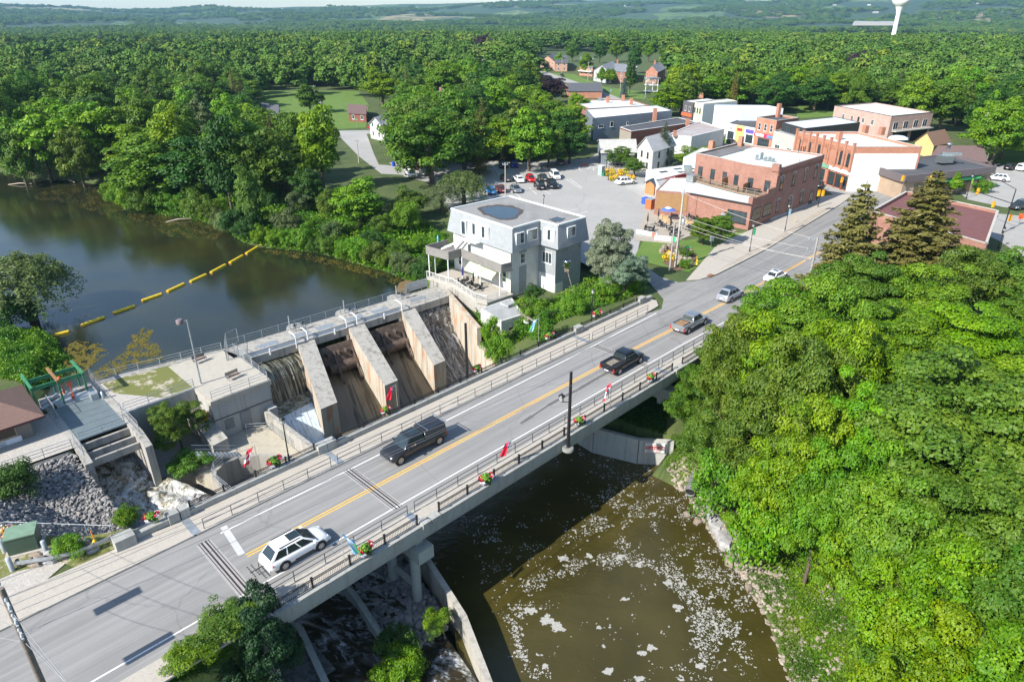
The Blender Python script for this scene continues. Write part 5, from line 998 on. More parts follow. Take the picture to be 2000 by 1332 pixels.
def boulder(name,pts,z0,z1,label,group,m=M_SHORE,seed=0):
 r=random.Random(seed);c=Vector((sum(p[0] for p in pts)/len(pts),sum(p[1] for p in pts)/len(pts),z0));mb=MB()
 low=[Vector((p[0],p[1],z0-.6)) for p in pts];top=[Vector((c.x+(p[0]-c.x)*r.uniform(.72,.86),c.y+(p[1]-c.y)*r.uniform(.72,.86),z1+r.uniform(-.1,.06))) for p in pts];md=[Vector((c.x+(p[0]-c.x)*1.03,c.y+(p[1]-c.y)*1.03,z0+(z1-z0)*.5)) for p in pts]
 n=len(pts);mb.add(low+md+top,[[i,(i+1) % n,n+(i+1) % n,n+i] for i in range(n)]+[[n+i,n+(i+1) % n,2*n+(i+1) % n,2*n+i] for i in range(n)]);mb.add(top+[c+Vector((0,0,z1-z0+.06))],[[i,(i+1) % n,n] for i in range(n)])
 return solo(name,label,'rock',mb,m,c,group)
GB='large rocks on the right river shore';MG=flat('grey_boulder',(.30,.295,.29),.9,var=.25,scale=2,bump=.6)
for i,(L,zt,lb,mm) in enumerate([([(1373,985),(1400,992),(1425,1028),(1405,1047),(1390,1042),(1378,1010)],.8,'largest flat grey rock slab on the right river shore',MG),([(1395,1045),(1420,1040),(1433,1058),(1424,1080),(1405,1070)],.7,'second grey rock slab below the largest one',MG),([(1415,1088),(1430,1082),(1436,1095),(1430,1108),(1416,1102)],.5,'rounded pale boulder below the rock slabs',M_SHORE),([(1437,1095),(1452,1090),(1457,1104),(1448,1113),(1436,1108)],.5,'rounded boulder right of the pale one',M_SHORE),([(1357,1012),(1366,1010),(1371,1020),(1362,1025),(1354,1020)],.15,'round brown boulder standing in the water',M_SHORE),([(1335,1000),(1346,999),(1349,1008),(1340,1011)],.1,'small brown boulder in the water near the drain pipe',M_SHORE),([(1455,1143),(1466,1142),(1469,1152),(1460,1156)],.25,'small pale boulder at the water edge',M_SHORE),([(1296,905),(1310,915),(1312,930),(1300,925),(1293,915)],.15,'dark boulder at the foot of the danger sign wall',MG),([(1540,1230),(1560,1228),(1564,1240),(1548,1246)],.35,'pale rock half sunk in the grassy shore',M_SHORE)]):
 boulder('shore_rock',[PX(u,v,ZR+.1) for u,v in L],ZR+.1,ZR+.1+zt,lb,GB,mm,i)
M_GL=glass();M_WFR=flat('white_frame',(.72,.72,.70),.5);M_DFR=flat('dark_frame',(.02,.02,.022),.5);M_CURT=flat('curtain',(.55,.56,.52),.8)
def ccw(P):
 a=sum(P[i][0]*P[(i+1) % len(P)][1]-P[(i+1) % len(P)][0]*P[i][1] for i in range(len(P)));return P if a > 0 else P[::-1]
def wframe(a,b):
 d=Vector((b[0]-a[0],b[1]-a[1],0));L=d.length;d=d/L;return d,Vector((d.y,-d.x,0)),L
def window(par,a,b,f,z0,w,h,fm=None,panes=1,rows=1,arch=False,gm=None,name='window',off=0.0,sill=True,hood=None):
 d,n,L=wframe(a,b);c=Vector((a[0],a[1],0))+d*(L*f);fm=fm or M_WFR;t=.07
 P=lambda x,z,o:c+d*x+n*(o+off)+Vector((0,0,z))
 def bx(mb,x0,x1,q0,q1,o0,o1):mb.hexa([P(x0,q0,o0),P(x1,q0,o0),P(x1,q0,o1),P(x0,q0,o1)][::-1],[P(x0,q1,o0),P(x1,q1,o0),P(x1,q1,o1),P(x0,q1,o1)][::-1])
 mb=MB();x=w/2
 bx(mb,-x,-x+t,z0,z0+h,0,.06);bx(mb,x-t,x,z0,z0+h,0,.06);bx(mb,-x+t,x-t,z0,z0+t,0,.06)
 if not arch:bx(mb,-x+t,x-t,z0+h-t,z0+h,0,.06)
 for i in range(1,panes):q=-x+w*i/panes;bx(mb,q-t*.45,q+t*.45,z0+t,z0+h-t,0,.055)
 for i in range(1,rows):q=z0+h*i/rows;bx(mb,-x+t,x-t,q-t*.4,q+t*.4,0,.05)
 if sill:bx(mb,-x-.08,x+.08,z0-.1,z0,0,.13)
 wd=part(par,name,mb,fm)
 mb=MB()
 if arch:
  pts=[P(-x,z0,.035),P(x,z0,.035),P(x,z0+h,.035)]+[P(x*math.cos(k*math.pi/8),z0+h+x*.75*math.sin(k*math.pi/8),.035) for k in range(1,8)]+[P(-x,z0+h,.035)];mb.sheet(pts)
 else:mb.quad(P(-x+t*.5,z0+t*.5,.035),P(x-t*.5,z0+t*.5,.035),P(x-t*.5,z0+h-t*.5,.035),P(-x+t*.5,z0+h-t*.5,.035))
 part(wd,'pane',mb,gm or M_GL)
 if hood:
  mb=MB()
  for k in range(8):
   a0,a1=k*math.pi/8,(k+1)*math.pi/8;r0,r1=x+.02,x+.24;e=.8
   q=[P(r0*math.cos(a0),z0+h+r0*e*math.sin(a0),.01),P(r1*math.cos(a0),z0+h+r1*e*math.sin(a0),.01),P(r1*math.cos(a1),z0+h+r1*e*math.sin(a1),.01),P(r0*math.cos(a1),z0+h+r0*e*math.sin(a1),.01)]
   mb.hexa(q,[p+n*.07 for p in q])
  part(wd,'hood',mb,hood)
 return wd
def panel(par,name,a,b,f0,f1,z0,z1,m,o=.04,o0=.0,label=None):
 d,n,L=wframe(a,b);A_=Vector((a[0],a[1],0))
 P=lambda f,z,q:A_+d*(L*f)+n*q+Vector((0,0,z));mb=MB()
 mb.hexa([P(f0,z0,o0),P(f0,z0,o),P(f1,z0,o),P(f1,z0,o0)],[P(f0,z1,o0),P(f0,z1,o),P(f1,z1,o),P(f1,z1,o0)]);return part(par,name,mb,m,label)
def block(par,poly,z0,z1,wm,rm,par_h=.5,par_m=None,th=.25,each=None):
 n=len(poly)
 for i in range(n):
  a,b2=poly[i],poly[(i+1) % n];d,nn,L=wframe(a,b2);m=(each or {}).get(i,wm);mb=MB()
  A_=Vector((a[0],a[1],0));B_=Vector((b2[0],b2[1],0));
  mb.hexa([A_+Vector((0,0,z0)),B_+Vector((0,0,z0)),B_-nn*th-d*th+Vector((0,0,z0)),A_-nn*th+d*th+Vector((0,0,z0))],[A_+Vector((0,0,z1+par_h)),B_+Vector((0,0,z1+par_h)),B_-nn*th-d*th+Vector((0,0,z1+par_h)),A_-nn*th+d*th+Vector((0,0,z1+par_h))]);part(par,'wall',mb,m)
  if par_m:
   mb=MB();e=.06;q=lambda p,o,z:p+nn*o+Vector((0,0,z))
   mb.hexa([q(A_-d*e,e,z1+par_h),q(B_+d*e,e,z1+par_h),q(B_+d*e,-th-.05,z1+par_h),q(A_-d*e,-th-.05,z1+par_h)],[q(A_-d*e,e,z1+par_h+.08),q(B_+d*e,e,z1+par_h+.08),q(B_+d*e,-th-.05,z1+par_h+.08),q(A_-d*e,-th-.05,z1+par_h+.08)]);part(par,'coping',mb,par_m)
 mb=MB();cx=sum(p[0] for p in poly)/n;cy=sum(p[1] for p in poly)/n
 mb.prism([(cx+(p[0]-cx)*.985,cy+(p[1]-cy)*.985) for p in poly],z1-.2,z1);part(par,'roof',mb,rm)
def bld(name,label,poly,z=0,cat='building',group=None):
 return thing(name,label,cat,(sum(p[0] for p in poly)/len(poly),sum(p[1] for p in poly)/len(poly),z),group)
def para(a,b,c):return [a,b,c,a+c-b]
def rbox(par,name,p,ang,sx,sy,z0,z1,m,mt=None,label=None):
 c,s=math.cos(ang),math.sin(ang);mb=MB();mb.box(-sx/2,sx/2,-sy/2,sy/2,z0,z1,0,lambda x,y,z:(p[0]+x*c-y*s,p[1]+x*s+y*c,z));
 if mt:mb.box(-sx/2-.05,sx/2+.05,-sy/2-.05,sy/2+.05,z1,z1+.08,1,lambda x,y,z:(p[0]+x*c-y*s,p[1]+x*s+y*c,z))
 return part(par,name,mb,[m,mt] if mt else m,label)
def roofmat(name,c,patch=.5):
 if name in MC:return MC[name]
 b=NB(name);p=b.pos();n=b.noise(.25,p,5,.6);s=b.noise(1,b.map(p,(.9,.08,1),.8),4)
 col=b.mix(b.math('MULTIPLY',b.ramp(n,[(.45,0),(.65,1)]),patch),c,tuple(x*.6 for x in c));col=b.mix(b.math('MULTIPLY',b.ramp(s,[(.45,0),(.7,1)]),.3),col,tuple(min(1,x*1.3) for x in c))
 b.bsdf(col,.8,b.bump(b.noise(5,p),.2,.02));MC[name]=b.m;return b.m
R_GREY=roofmat('grey_membrane',(.33,.34,.34));R_PALE=roofmat('pale_membrane',(.50,.53,.52),.15);R_WHITE=roofmat('white_membrane',(.62,.62,.60),.12);R_DARK=roofmat('dark_tar',(.07,.072,.078),.4);R_TAR=roofmat('patchy_tar',(.16,.155,.15),.9)
BR1=brick_mat('old_red_brick',(.24,.085,.055),(.36,.15,.10));BR2=brick_mat('orange_brick',(.40,.14,.07),(.5,.2,.11));BR3=brick_mat('dark_brick',(.17,.05,.035),(.24,.075,.05),(.2,.12,.09));BRP=brick_mat('pink_brick',(.44,.28,.23),(.52,.35,.29),(.5,.4,.35));BRT=brick_mat('tan_brick',(.36,.25,.16),(.42,.3,.2))
M_LST=flat('limestone',(.42,.40,.36),.85,var=.2,bump=.4);M_PALEW=flat('white_stucco',(.60,.60,.57),.8,var=.1,scale=.8)
S_WHITE=siding('white_siding',(.62,.61,.58));S_GREY=siding('grey_siding',(.20,.235,.27));S_BLUE=siding('pale_blue_siding',(.55,.62,.70),.3);M_VGREY=siding('grey_vertical_siding',(.29,.31,.325),.3,True,.75);M_HUT=siding('hut_boards',(.20,.17,.15),.18,True,.5)
M_DUCT=flat('duct_metal',(.38,.42,.43),.35,.8,var=.2)
def gable(par,P,z0,ze,zr,wm,rm,over=.35,along=0,ends=None):
 P=P[along:]+P[:along];a,b2,c,d=[Vector((p[0],p[1],0)) for p in P];Z=lambda p,z:Vector((p.x,p.y,z));m1=(b2+c)/2;m2=(a+d)/2
 for i,(p,q) in enumerate(((a,b2),(b2,c),(c,d),(d,a))):
  mb=MB();dd,n,L=wframe(p,q);ins=-n*.2
  if i % 2 == 0:mb.hexa([Z(p,z0),Z(q,z0),Z(q+ins,z0),Z(p+ins,z0)],[Z(p,ze),Z(q,ze),Z(q+ins,ze),Z(p+ins,ze)])
  else:mm=(p+q)/2;f1=[Z(p,z0),Z(q,z0),Z(q,ze),Z(mm,zr),Z(p,ze)];mb.hexa([v+ins for v in f1],f1)
  part(par,'wall',mb,(ends or wm) if i % 2 else wm)
 dr,n,L=wframe(a,b2);sl=(zr-ze)/((m2-a).length or 1)
 for (p,q,r1,r2,sg) in ((a,b2,m1,m2,1),(d,c,m1,m2,-1)):
  o=n*over*sg;e0=Z(p+o-dr*over,ze-over*sl);e1=Z(q+o+dr*over,ze-over*sl);r_1=Z(r1+dr*over,zr+.02);r_2=Z(r2-dr*over,zr+.02);mb=MB();up=Vector((0,0,.14))
  q4=[e0,e1,r_1,r_2];mb.hexa(q4 if sg > 0 else q4[::-1],[v+up for v in (q4 if sg > 0 else q4[::-1])]);part(par,'roof_slope',mb,rm)
 return m1,m2
TXT={}
def letters(par,s,p,d,up,size,m,name='lettering'):
 if s not in TXT:
  cu=bpy.data.curves.new('lettering','FONT');cu.body=s;cu.size=1;cu.extrude=.01;cu.resolution_u=1
  o=bpy.data.objects.new('lettering',cu);COL.objects.link(o);dg=bpy.context.evaluated_depsgraph_get();TXT[s]=bpy.data.meshes.new_from_object(o.evaluated_get(dg));bpy.data.objects.remove(o)
 me=TXT[s].copy();me.materials.clear();me.materials.append(m);d=Vector(d).normalized();up=Vector(up).normalized();n=d.cross(up);org=Vector(ORG[par.name])
 M=Matrix(((d.x*size,up.x*size,n.x*size,p[0]-org.x),(d.y*size,up.y*size,n.y*size,p[1]-org.y),(d.z*size,up.z*size,n.z*size,p[2]-org.z),(0,0,0,1)));me.transform(M)
 o=bpy.data.objects.new(name,me);COL.objects.link(o);o.parent=par;ORG[o.name]=tuple(org);return o
mh=thing('riverside_house','grey and white three storey flat roofed house beside the dam with wooden balconies','house',ST(48,30,-2.5))
ZR_,ZM=8.55,5.1
top=[(42.35,25.1),(48.1,25.1),(48.1,21.6),(54.1,21.4),(55.3,38.6),(43.2,39.3)]
base=[(42.3,25.4),(48.3,25.4),(48.3,22.0),(53.9,21.8),(55.0,38.3),(43.1,38.9)]
bot=[(41.75,24.5),(47.6,24.5),(47.6,21.0),(54.6,20.9),(55.8,39.1),(42.6,39.8)]
W_=lambda L,z:[ST(s,t,z) for s,t in L]
FM={5:flat('pale_grey_panel',(.40,.42,.45),.6)}
for i in range(6):
 j=(i+1) % 6;mb=MB();t4=[ST(*bot[i],ZM),ST(*bot[j],ZM),ST(*top[j],ZR_),ST(*top[i],ZR_)];mb.quad(*t4);part(mh,'mansard',mb,M_VGREY)
 mb=MB();mb.quad(ST(*base[i],-6),ST(*base[j],-6),ST(*base[j],ZM),ST(*base[i],ZM));part(mh,'wall',mb,M_VGREY if i in (2,3,1) else S_WHITE)
mb=MB();mb.sheet([ST(s,t,ZM) for s,t in bot][::-1]);part(mh,'soffit',mb,M_VGREY)
mb=MB();mb.sheet([ST(s,t,ZR_-.05) for s,t in top]);part(mh,'roof',mb,roofmat('mill_roof',(.24,.235,.225),.5))
mb=MB()
for i in range(6):mb.bar(ST(*top[i],ZR_-.1),ST(*top[(i+1) % 6],ZR_-.1),.25,.22)
part(mh,'roof_edge',mb,M_WFR)
def blob(px,z,m,name,par,label=None,ring=None):
 rj=random.Random(len(px)*7+int(px[0][0]));L=[]
 for (u0,v0),(u1,v1) in zip(px,px[1:]+px[:1]):
  for k in range(4):L.append((u0+(u1-u0)*k/4+rj.uniform(-2.2,2.2),v0+(v1-v0)*k/4+rj.uniform(-.9,.9)))
 mb=MB();mb.sheet([PX(u,v,z) for u,v in L][::-1]);return part(par,name,mb,m,label)
PUD=[(940,408),(955,404),(975,403),(1000,405),(1015,411),(1012,418),(1004,425),(985,428),(975,426),(960,421),(948,417)]
grow_=lambda L,k:[(sum(p[0] for p in L)/len(L)+(u-sum(p[0] for p in L)/len(L))*k,sum(p[1] for p in L)/len(L)+(v-sum(p[1] for p in L)/len(L))*k) for u,v in L]
M_STAIN=flat('wet_stain',(.07,.055,.045),.7,var=.5,scale=3);M_PUD=NB('puddle');M_PUD.bsdf((.02,.03,.035),.03,None,0,.8);M_PUD=M_PUD.m
blob(grow_(PUD,1.22),ZR_-.04,M_STAIN,'stain',mh);blob(PUD,ZR_-.032,M_PUD,'puddle',mh,'rain puddle on the roof')
P2_=[(1076,428),(1088,425),(1101,427),(1098,431),(1086,433)];blob(grow_(P2_,1.35),ZR_-.04,M_STAIN,'stain',mh);blob(P2_,ZR_-.032,M_PUD,'puddle',mh)
fa,fb=ST(*base[5]),ST(*base[0])
def mans_win(i,f,w,h,zc,panes=1,curt=True):
 a,b2=ST(*bot[i],ZM),ST(*bot[(i+1) % 6],ZM);A2,B2=ST(*top[i],ZR_),ST(*top[(i+1) % 6],ZR_)
 d,n,L=wframe(a,b2);low=a.lerp(b2,f);hi=A2.lerp(B2,f);off=lambda z:(low.lerp(hi,(z-ZM)/(ZR_-ZM)))
 c=off(zc-h/2);mb=MB();x=w/2;q=lambda xx,z,o:Vector((c.x,c.y,0))+d*xx+n*(o)+Vector((0,0,z))
 back=-.35
 for (x0,x1,z0,z1) in ((-x-.12,-x,zc-h/2-.1,zc+h/2+.1),(x,x+.12,zc-h/2-.1,zc+h/2+.1),(-x,x,zc+h/2,zc+h/2+.1),(-x,x,zc-h/2-.12,zc-h/2)):
  mb.hexa([q(x0,z0,back),q(x0,z0,.06),q(x1,z0,.06),q(x1,z0,back)],[q(x0,z1,back),q(x0,z1,.06),q(x1,z1,.06),q(x1,z1,back)])
 wd=part(mh,'window',mb,M_WFR);mb=MB();mb.quad(q(-x,zc-h/2,.0),q(x,zc-h/2,.0),q(x,zc+h/2,.0),q(-x,zc+h/2,.0));part(wd,'pane',mb,M_GL)
 if curt:
  for k in range(panes):
   if k % 3 != 1:mb=MB();x0=-x+w*(k+.1)/panes;x1=-x+w*(k+.85)/panes;mb.quad(q(x0,zc-h/2+.05,.01),q(x1,zc-h/2+.05,.01),q(x1,zc+h/2-.1,.01),q(x0,zc+h/2-.1,.01));part(wd,'curtain',mb,M_CURT)
 mb=MB()
 for k in range(1,panes):xx=-x+w*k/panes;mb.hexa([q(xx-.04,zc-h/2,-.01),q(xx-.04,zc-h/2,.05),q(xx+.04,zc-h/2,.05),q(xx+.04,zc-h/2,-.01)],[q(xx-.04,zc+h/2,-.01),q(xx-.04,zc+h/2,.05),q(xx+.04,zc+h/2,.05),q(xx+.04,zc+h/2,-.01)])
 if panes > 1:part(wd,'mullion',mb,M_WFR)
mans_win(5,.50,4.4,1.7,6.75,6);mans_win(5,.27,.9,2.1,6.4,1,False)
mans_win(0,.28,1.5,1.5,6.9,2);mans_win(0,.72,1.9,1.5,6.9,2);mans_win(1,.5,1.9,1.5,6.9,3);mans_win(2,.44,1.6,1.4,7.1,2)
window(mh,fa,fb,.52,2.4,4.2,1.9,panes=5,gm=M_CURT);window(mh,fa,fb,.30,1.9,.9,2.1,name='door')
for f,w in ((.12,.8),(.40,1.0),(.62,.9),(.90,.9)):window(mh,fa,fb,f,-.0,w,1.6,rows=2)
M_GSH=flat('green_paint',(.10,.30,.06),.5)
panel(mh,'green_door',fa,fb,.30,.36,-.9,1.3,M_GSH)
for f in (.36,.44,.58,.66,.86,.94):panel(mh,'shutter',fa,fb,f-.007,f+.007,0,1.6,flat('pale_green_shutter',(.28,.45,.22),.6))
ga,gb_=ST(*base[0]),ST(*base[1]);window(mh,ga,gb_,.42,2.7,1.0,1.5,rows=2);panel(mh,'grey_strip',ga,gb_,.3,.55,-1.8,2.3,M_VGREY);panel(mh,'grey_strip',ga,gb_,.3,.55,4.3,5.05,M_VGREY)
na,nb_=ST(*base[1]),ST(*base[2]);window(mh,na,nb_,.5,2.3,1.9,1.7,panes=3);panel(mh,'white_lower_wall',na,nb_,.02,.98,-6,.6,M_PALEW,.03)
ra,rb=ST(*base[2]),ST(*base[3]);panel(mh,'faded_sign',ra,rb,.45,.85,3.9,4.7,flat('faded_sign',(.33,.35,.37),.7));panel(mh,'white_lower_wall',ra,rb,.01,.3,-6,-.6,M_PALEW,.03)
M_DECK=siding('weathered_deck_boards',(.25,.235,.22),.14,True,.45);M_POSTW=flat('white_post',(.68,.68,.66),.6)
def boards(par,pts,z0,h,m=M_DECK,name='balustrade',bw=.145):
 for a,c in zip(pts[:-1],pts[1:]):
  n=max(1,int((c-a).length/bw));mb=MB();d=(c-a).normalized();nn=Vector((-d.y,d.x,0))*.02
  for i in range(n):
   p=a.lerp(c,(i+.06)/n);q=a.lerp(c,(i+.94)/n);mb.hexa([Vector((r.x,r.y,z0)) for r in (p-nn,q-nn,q+nn,p+nn)],[Vector((r.x,r.y,z0+h)) for r in (p-nn,q-nn,q+nn,p+nn)])
  part(par,name,mb,m);mb=MB();mb.bar(Vector((a.x,a.y,z0+h)),Vector((c.x,c.y,z0+h)),.14,.04);part(par,'top_rail',mb,m)
up=[(38.1,39.7),(38.6,34.9),(41.0,34.8),(40.2,25.2),(42.2,24.9),(42.9,39.6)]
mb=MB();mb.prism([tuple(ST(s,t))[:2] for s,t in up],2.35,2.6);part(mh,'balcony_floor',mb,M_DECK)
boards(mh,[ST(s,t) for s,t in [(42.6,39.7)]+up[:4]+[(42.0,24.9)]],2.5,1.15)
for s,t in ((38.3,39.3),(38.7,35.2),(40.9,34.5),(40.5,30),(40.2,25.5),(39.5,39.3)):mb=MB();mb.tube(ST(s,t,-2.2),ST(s,t,2.4),.09,8);part(mh,'post',mb,M_POSTW)
mb=MB();mb.tube(ST(41.3,36.4,2.5),ST(41.3,36.4,6.0),.06,6);part(mh,'post',mb,M_POSTW)
mb=MB();mb.bar(ST(40.6,39,2.6),ST(42.6,34.5,5.0),.12,.3);mb.bar(ST(41.4,39.3,2.6),ST(43.2,34.8,5.0),.12,.3);part(mh,'outside_stair',mb,M_POSTW)
mb=MB();mb.box(41.2,43.0,31.6,34.9,5.0,5.12,0,T_);mb.path([ST(41.2,34.9,6.0),ST(41.2,31.6,6.0),ST(42.6,31.6,6.0)],.02,4);part(mh,'upper_landing',mb,M_POSTW)
mb=MB();a,c=ST(40.4,33.4,1.0),ST(40.2,27.2,1.0);a2,c2=ST(42.0,33.4,2.2),ST(42.0,27.2,2.2);mb.hexa([a,c,c2,a2][::-1],[p+Vector((0,0,.05)) for p in (a,c,c2,a2)][::-1]);mb.hexa([a-Vector((0,0,.3)),c-Vector((0,0,.3)),c+Vector((.03,.03,-.3)),a+Vector((.03,.03,-.3))],[a,c,c+Vector((.03,.03,0)),a+Vector((.03,.03,0))]);part(mh,'awning',mb,flat('lime_awning',(.56,.62,.40),.8))
ter=[(37.3,38.8),(37.9,33.3),(36.3,26.4),(36.8,24.6),(41.8,24.3),(43.1,38.9)]
tr_=thing('terrace','raised terrace with a white railing below the wooden balconies','terrace',ST(39,30,-1))
mb=MB();mb.prism([tuple(ST(s,t))[:2] for s,t in ter],-1.4,-1.05);part(tr_,'floor',mb,M_WALK)
mb=MB();mb.prism([tuple(ST(s,t))[:2] for s,t in [(37.5,38.5),(38.0,33.2),(36.6,26.4),(36.9,24.9),(41.6,24.6),(43,38.5)]],-6,-1.4);part(tr_,'base',mb,M_DCON)
for a,c in zip(ter[:3]+[ter[3]],ter[1:4]+[(40.5,24.4)]):
 A_,C_=ST(*a,-1.05),ST(*c,-1.05);n=max(1,round((C_-A_).length/1.5))
 for i in range(n+1):mb=MB();p=A_.lerp(C_,i/n);mb.tube(p,p+Vector((0,0,1.05)),.04,5);part(tr_,'rail_post',mb,M_POSTW)
 mb=MB();mb.tube(A_+Vector((0,0,1.05)),C_+Vector((0,0,1.05)),.04,5);mb.tube(A_+Vector((0,0,.15)),C_+Vector((0,0,.15)),.03,5);part(tr_,'rail',mb,M_POSTW)
 mb=MB();N_=int((C_-A_).length/.13)
 for i in range(N_):p=A_.lerp(C_,i/N_);mb.tube(p+Vector((0,0,.15)),p+Vector((0,0,1.05)),.009,3,cap=False)
 part(tr_,'balusters',mb,M_POSTW)
an=bld('annex','small grey-roofed annex with one window, half covered in ivy',W_([(33.5,17),(38.5,24)],0),-4,'outbuilding')
AP=[ST(34.6,23.6),ST(33.6,18.5),ST(37.4,18.0),ST(40.5,23.4)]
AP=ccw(AP)
block(an,AP,-6.2,-1.0,flat('old_white_boards',(.50,.51,.48),.8,var=.25,scale=2),R_GREY,.05)
for i in range(4):
 a,c=AP[i],AP[(i+1) % 4];d,n,L=wframe(a,c)
 if n.x > .3 and n.y < 0:window(an,a,c,.45,-3.6,.9,1.3,M_DFR,2,2)
mb=MB();p=ST(38.2,21.8,-1);rbox(an,'skylight',p,AX,1.6,1.6,-.9,-.55,R_GREY)
bk=bld('brick_block','two storey red brick corner block with arched windows and a roof terrace behind',[ST(108,22)],0)
BP=ccw([ST(101.5,14.1),ST(121.3,13.9),ST(121.3,33.3),ST(104.5,33.3),ST(103.4,27),ST(101.6,21)])
block(bk,BP,0,9.4,BR1,R_PALE,.45,M_LST)
def facade(poly,test):
 r=[]
 for i in range(len(poly)):
  a,c=poly[i],poly[(i+1) % len(poly)];d,n,L=wframe(a,c)
  if test(d,n,L,a,c):r.append((a,c))
 return r
NS=ST(0,-1)-ST(0,0);NW=ST(-1,0)-ST(0,0)
(fa,fb),=facade(BP,lambda d,n,L,a,c:n.dot(NS) > .95)
for f in (.11,.37,.63,.87):window(bk,fa,fb,f,5.6,1.15,2.2,M_DFR,1,2,True,hood=M_LST)
for f in (.11,.63):window(bk,fa,fb,f,1.3,1.1,2.2,M_DFR,1,2,True,hood=M_LST)
window(bk,fa,fb,.37,.2,1.3,2.9,M_DFR,1,1,True,hood=M_LST,name='door',sill=False);window(bk,fa,fb,.87,.4,1.6,2.6,M_DFR,2,1)
for k in range(34):mb=MB();d,n,L=wframe(fa,fb);c=fa+d*(L*(k+.5)/34)+n*.0;mb.hexa([c-d*.12+Vector((0,0,8.5)),c+d*.12+Vector((0,0,8.5)),c+d*.12+n*.12+Vector((0,0,8.5)),c-d*.12+n*.12+Vector((0,0,8.5))][::-1],[c-d*.12+Vector((0,0,9.1)),c+d*.12+Vector((0,0,9.1)),c+d*.12+n*.12+Vector((0,0,9.1)),c-d*.12+n*.12+Vector((0,0,9.1))][::-1]);part(bk,'dentil',mb,BR1)
panel(bk,'cornice',fa,fb,0,1,9.1,9.9,BR1,.16);panel(bk,'stone_course',fa,fb,0,1,.0,.5,M_LST,.06)
mb=MB();p=ST(101.5,14.1);mb.box(101.3,102.3,14.0,15.4,9.3,10.6,0,T_);part(bk,'corner_pier',mb,BR1)
for (a,c) in facade(BP,lambda d,n,L,a,c:n.dot(NW) > .9):
 L=(c-a).length
 for f in ((.25,.75) if L > 5.5 else (.5,)):window(bk,a,c,f,5.3,1.1,2.1,M_DFR,1,1,sill=False,name='balcony_door')
for (u,v),h in zip([(1478,312),(1487,311),(1495,314),(1503,315),(1510,316)],(1,1.4,.8,.9,.7)):p=PX(u,v,9.5);rbox(bk,'roof_vent',p,0,.5,.4,9.4,9.4+h,M_DUCT)
for u in (1559,1563,1568,1571):p=PX(u,300,9.5);mb=MB();mb.tube((p.x,p.y,9.4),(p.x,p.y,10.9),.1,6);part(bk,'flue',mb,M_BLACK)
rbox(bk,'chimney',PX(1390,284,10.5),AX,1,1,9.4,11.4,BR2);rbox(bk,'chimney',PX(1447,277,10.5),AX,.9,.9,9.4,11.6,BR2)
mb=MB();mb.box(104.6,121.1,29,33.1,9.4,9.56,0,T_);part(bk,'dark_roof_strip',mb,R_TAR)
mb=MB();mb.box(117,121.1,14.4,29,9.4,9.55,0,T_);part(bk,'white_roof_strip',mb,R_WHITE)
lw=bld('brick_wing','low red brick pub wing with a pale roof and black framed windows',[ST(96,22)],0)
LP=ccw([ST(92.6,14.1),ST(101.5,14.1),ST(101.6,21),ST(103.4,27),ST(106,33),ST(101,37.0),ST(89.5,32.5),ST(92.3,26.6)])
block(lw,LP,0,4.7,BR1,R_PALE,.12)
mb=MB();mb.box(92.6,101.5,14.05,14.35,4.8,5.8,0,T_);mb.box(98.5,101.5,14.05,14.35,5.8,6.5,0,T_);mb.box(92.55,93.3,14.0,14.8,4.8,6.0,0,T_);part(lw,'stepped_parapet',mb,BR1)
(fa,fb),=facade(LP,lambda d,n,L,a,c:n.dot(NS) > .95)
for f in (.27,.76):window(lw,fa,fb,f,1.5,3.3,2.2,M_DFR,5,2,gm=glass('amber_window',(.06,.05,.02)))
for (a,c) in facade(LP,lambda d,n,L,a,c:n.dot(NW) > .9 and L > 8):
 window(lw,a,c,.80,1.0,3.8,2.2,M_DFR,3,2);panel(lw,'grey_door',a,c,.55,.61,.1,2.3,flat('grey_door2',(.22,.25,.28)));panel(lw,'downpipe',a,c,.12,.13,0,4.6,BR1,.1);panel(lw,'eave',a,c,0,1,4.6,4.85,M_DFR,.2)
for (a,c) in facade(LP,lambda d,n,L,a,c:n.dot(NW) > .3 and L > 5 and L < 9):
 panel(lw,'wooden_cladding',a,c,.05,.95,1.2,4.4,siding('cedar_boards',(.30,.17,.07),.22,True,.5),.08)
dk=thing('roof_deck','wooden deck with railings on the roof of the low brick wing','deck',ST(99.5,26,4.9))
DP=[(98.2,14.6),(101.4,14.6),(101.5,21),(103.2,27),(104.6,33),(102.3,33.6),(100.2,27),(98.4,20)]
mb=MB();mb.prism([tuple(ST(s,t))[:2] for s,t in DP],4.85,5.1);part(dk,'floor',mb,siding('deck_planks',(.26,.19,.13),.15,False,.6))
rl=[(98.2,14.8),(98.4,20),(100.2,27),(102.3,33.6)]
for a,c in zip(rl[:-1],rl[1:]):
 A_,C_=ST(*a,5.1),ST(*c,5.1);n=round((C_-A_).length/1.8)
 for i in range(n+1):p=A_.lerp(C_,i/n);mb=MB();mb.box(p.x-.06,p.x+.06,p.y-.06,p.y+.06,5.1,6.1);part(dk,'post',mb,M_TIMBER)
 mb=MB();mb.bar(A_+Vector((0,0,1)),C_+Vector((0,0,1)),.16,.05);mb.bar(A_+Vector((0,0,.5)),C_+Vector((0,0,.5)),.05,.1);part(dk,'rail',mb,M_TIMBER)
for s,t in ((100.2,19.3),(101.8,24.6)):A_,C_=ST(s-1.4,t,5.1),ST(s+1.3,t+.2,5.1);boards(dk,[A_,C_],5.1,1.5,siding('screen_boards',(.30,.18,.09),.14,True,.5),'privacy_screen')
for i,(s,t) in enumerate(((100.3,17.6),)):solo('hot_tub','dark covered box on the roof deck','box',(lambda m:(m.box(s-.5,s+.5,t-1,t+1,5.1,5.8,0,T_),m)[1])(MB()),M_DFR,ST(s,t,5.1))
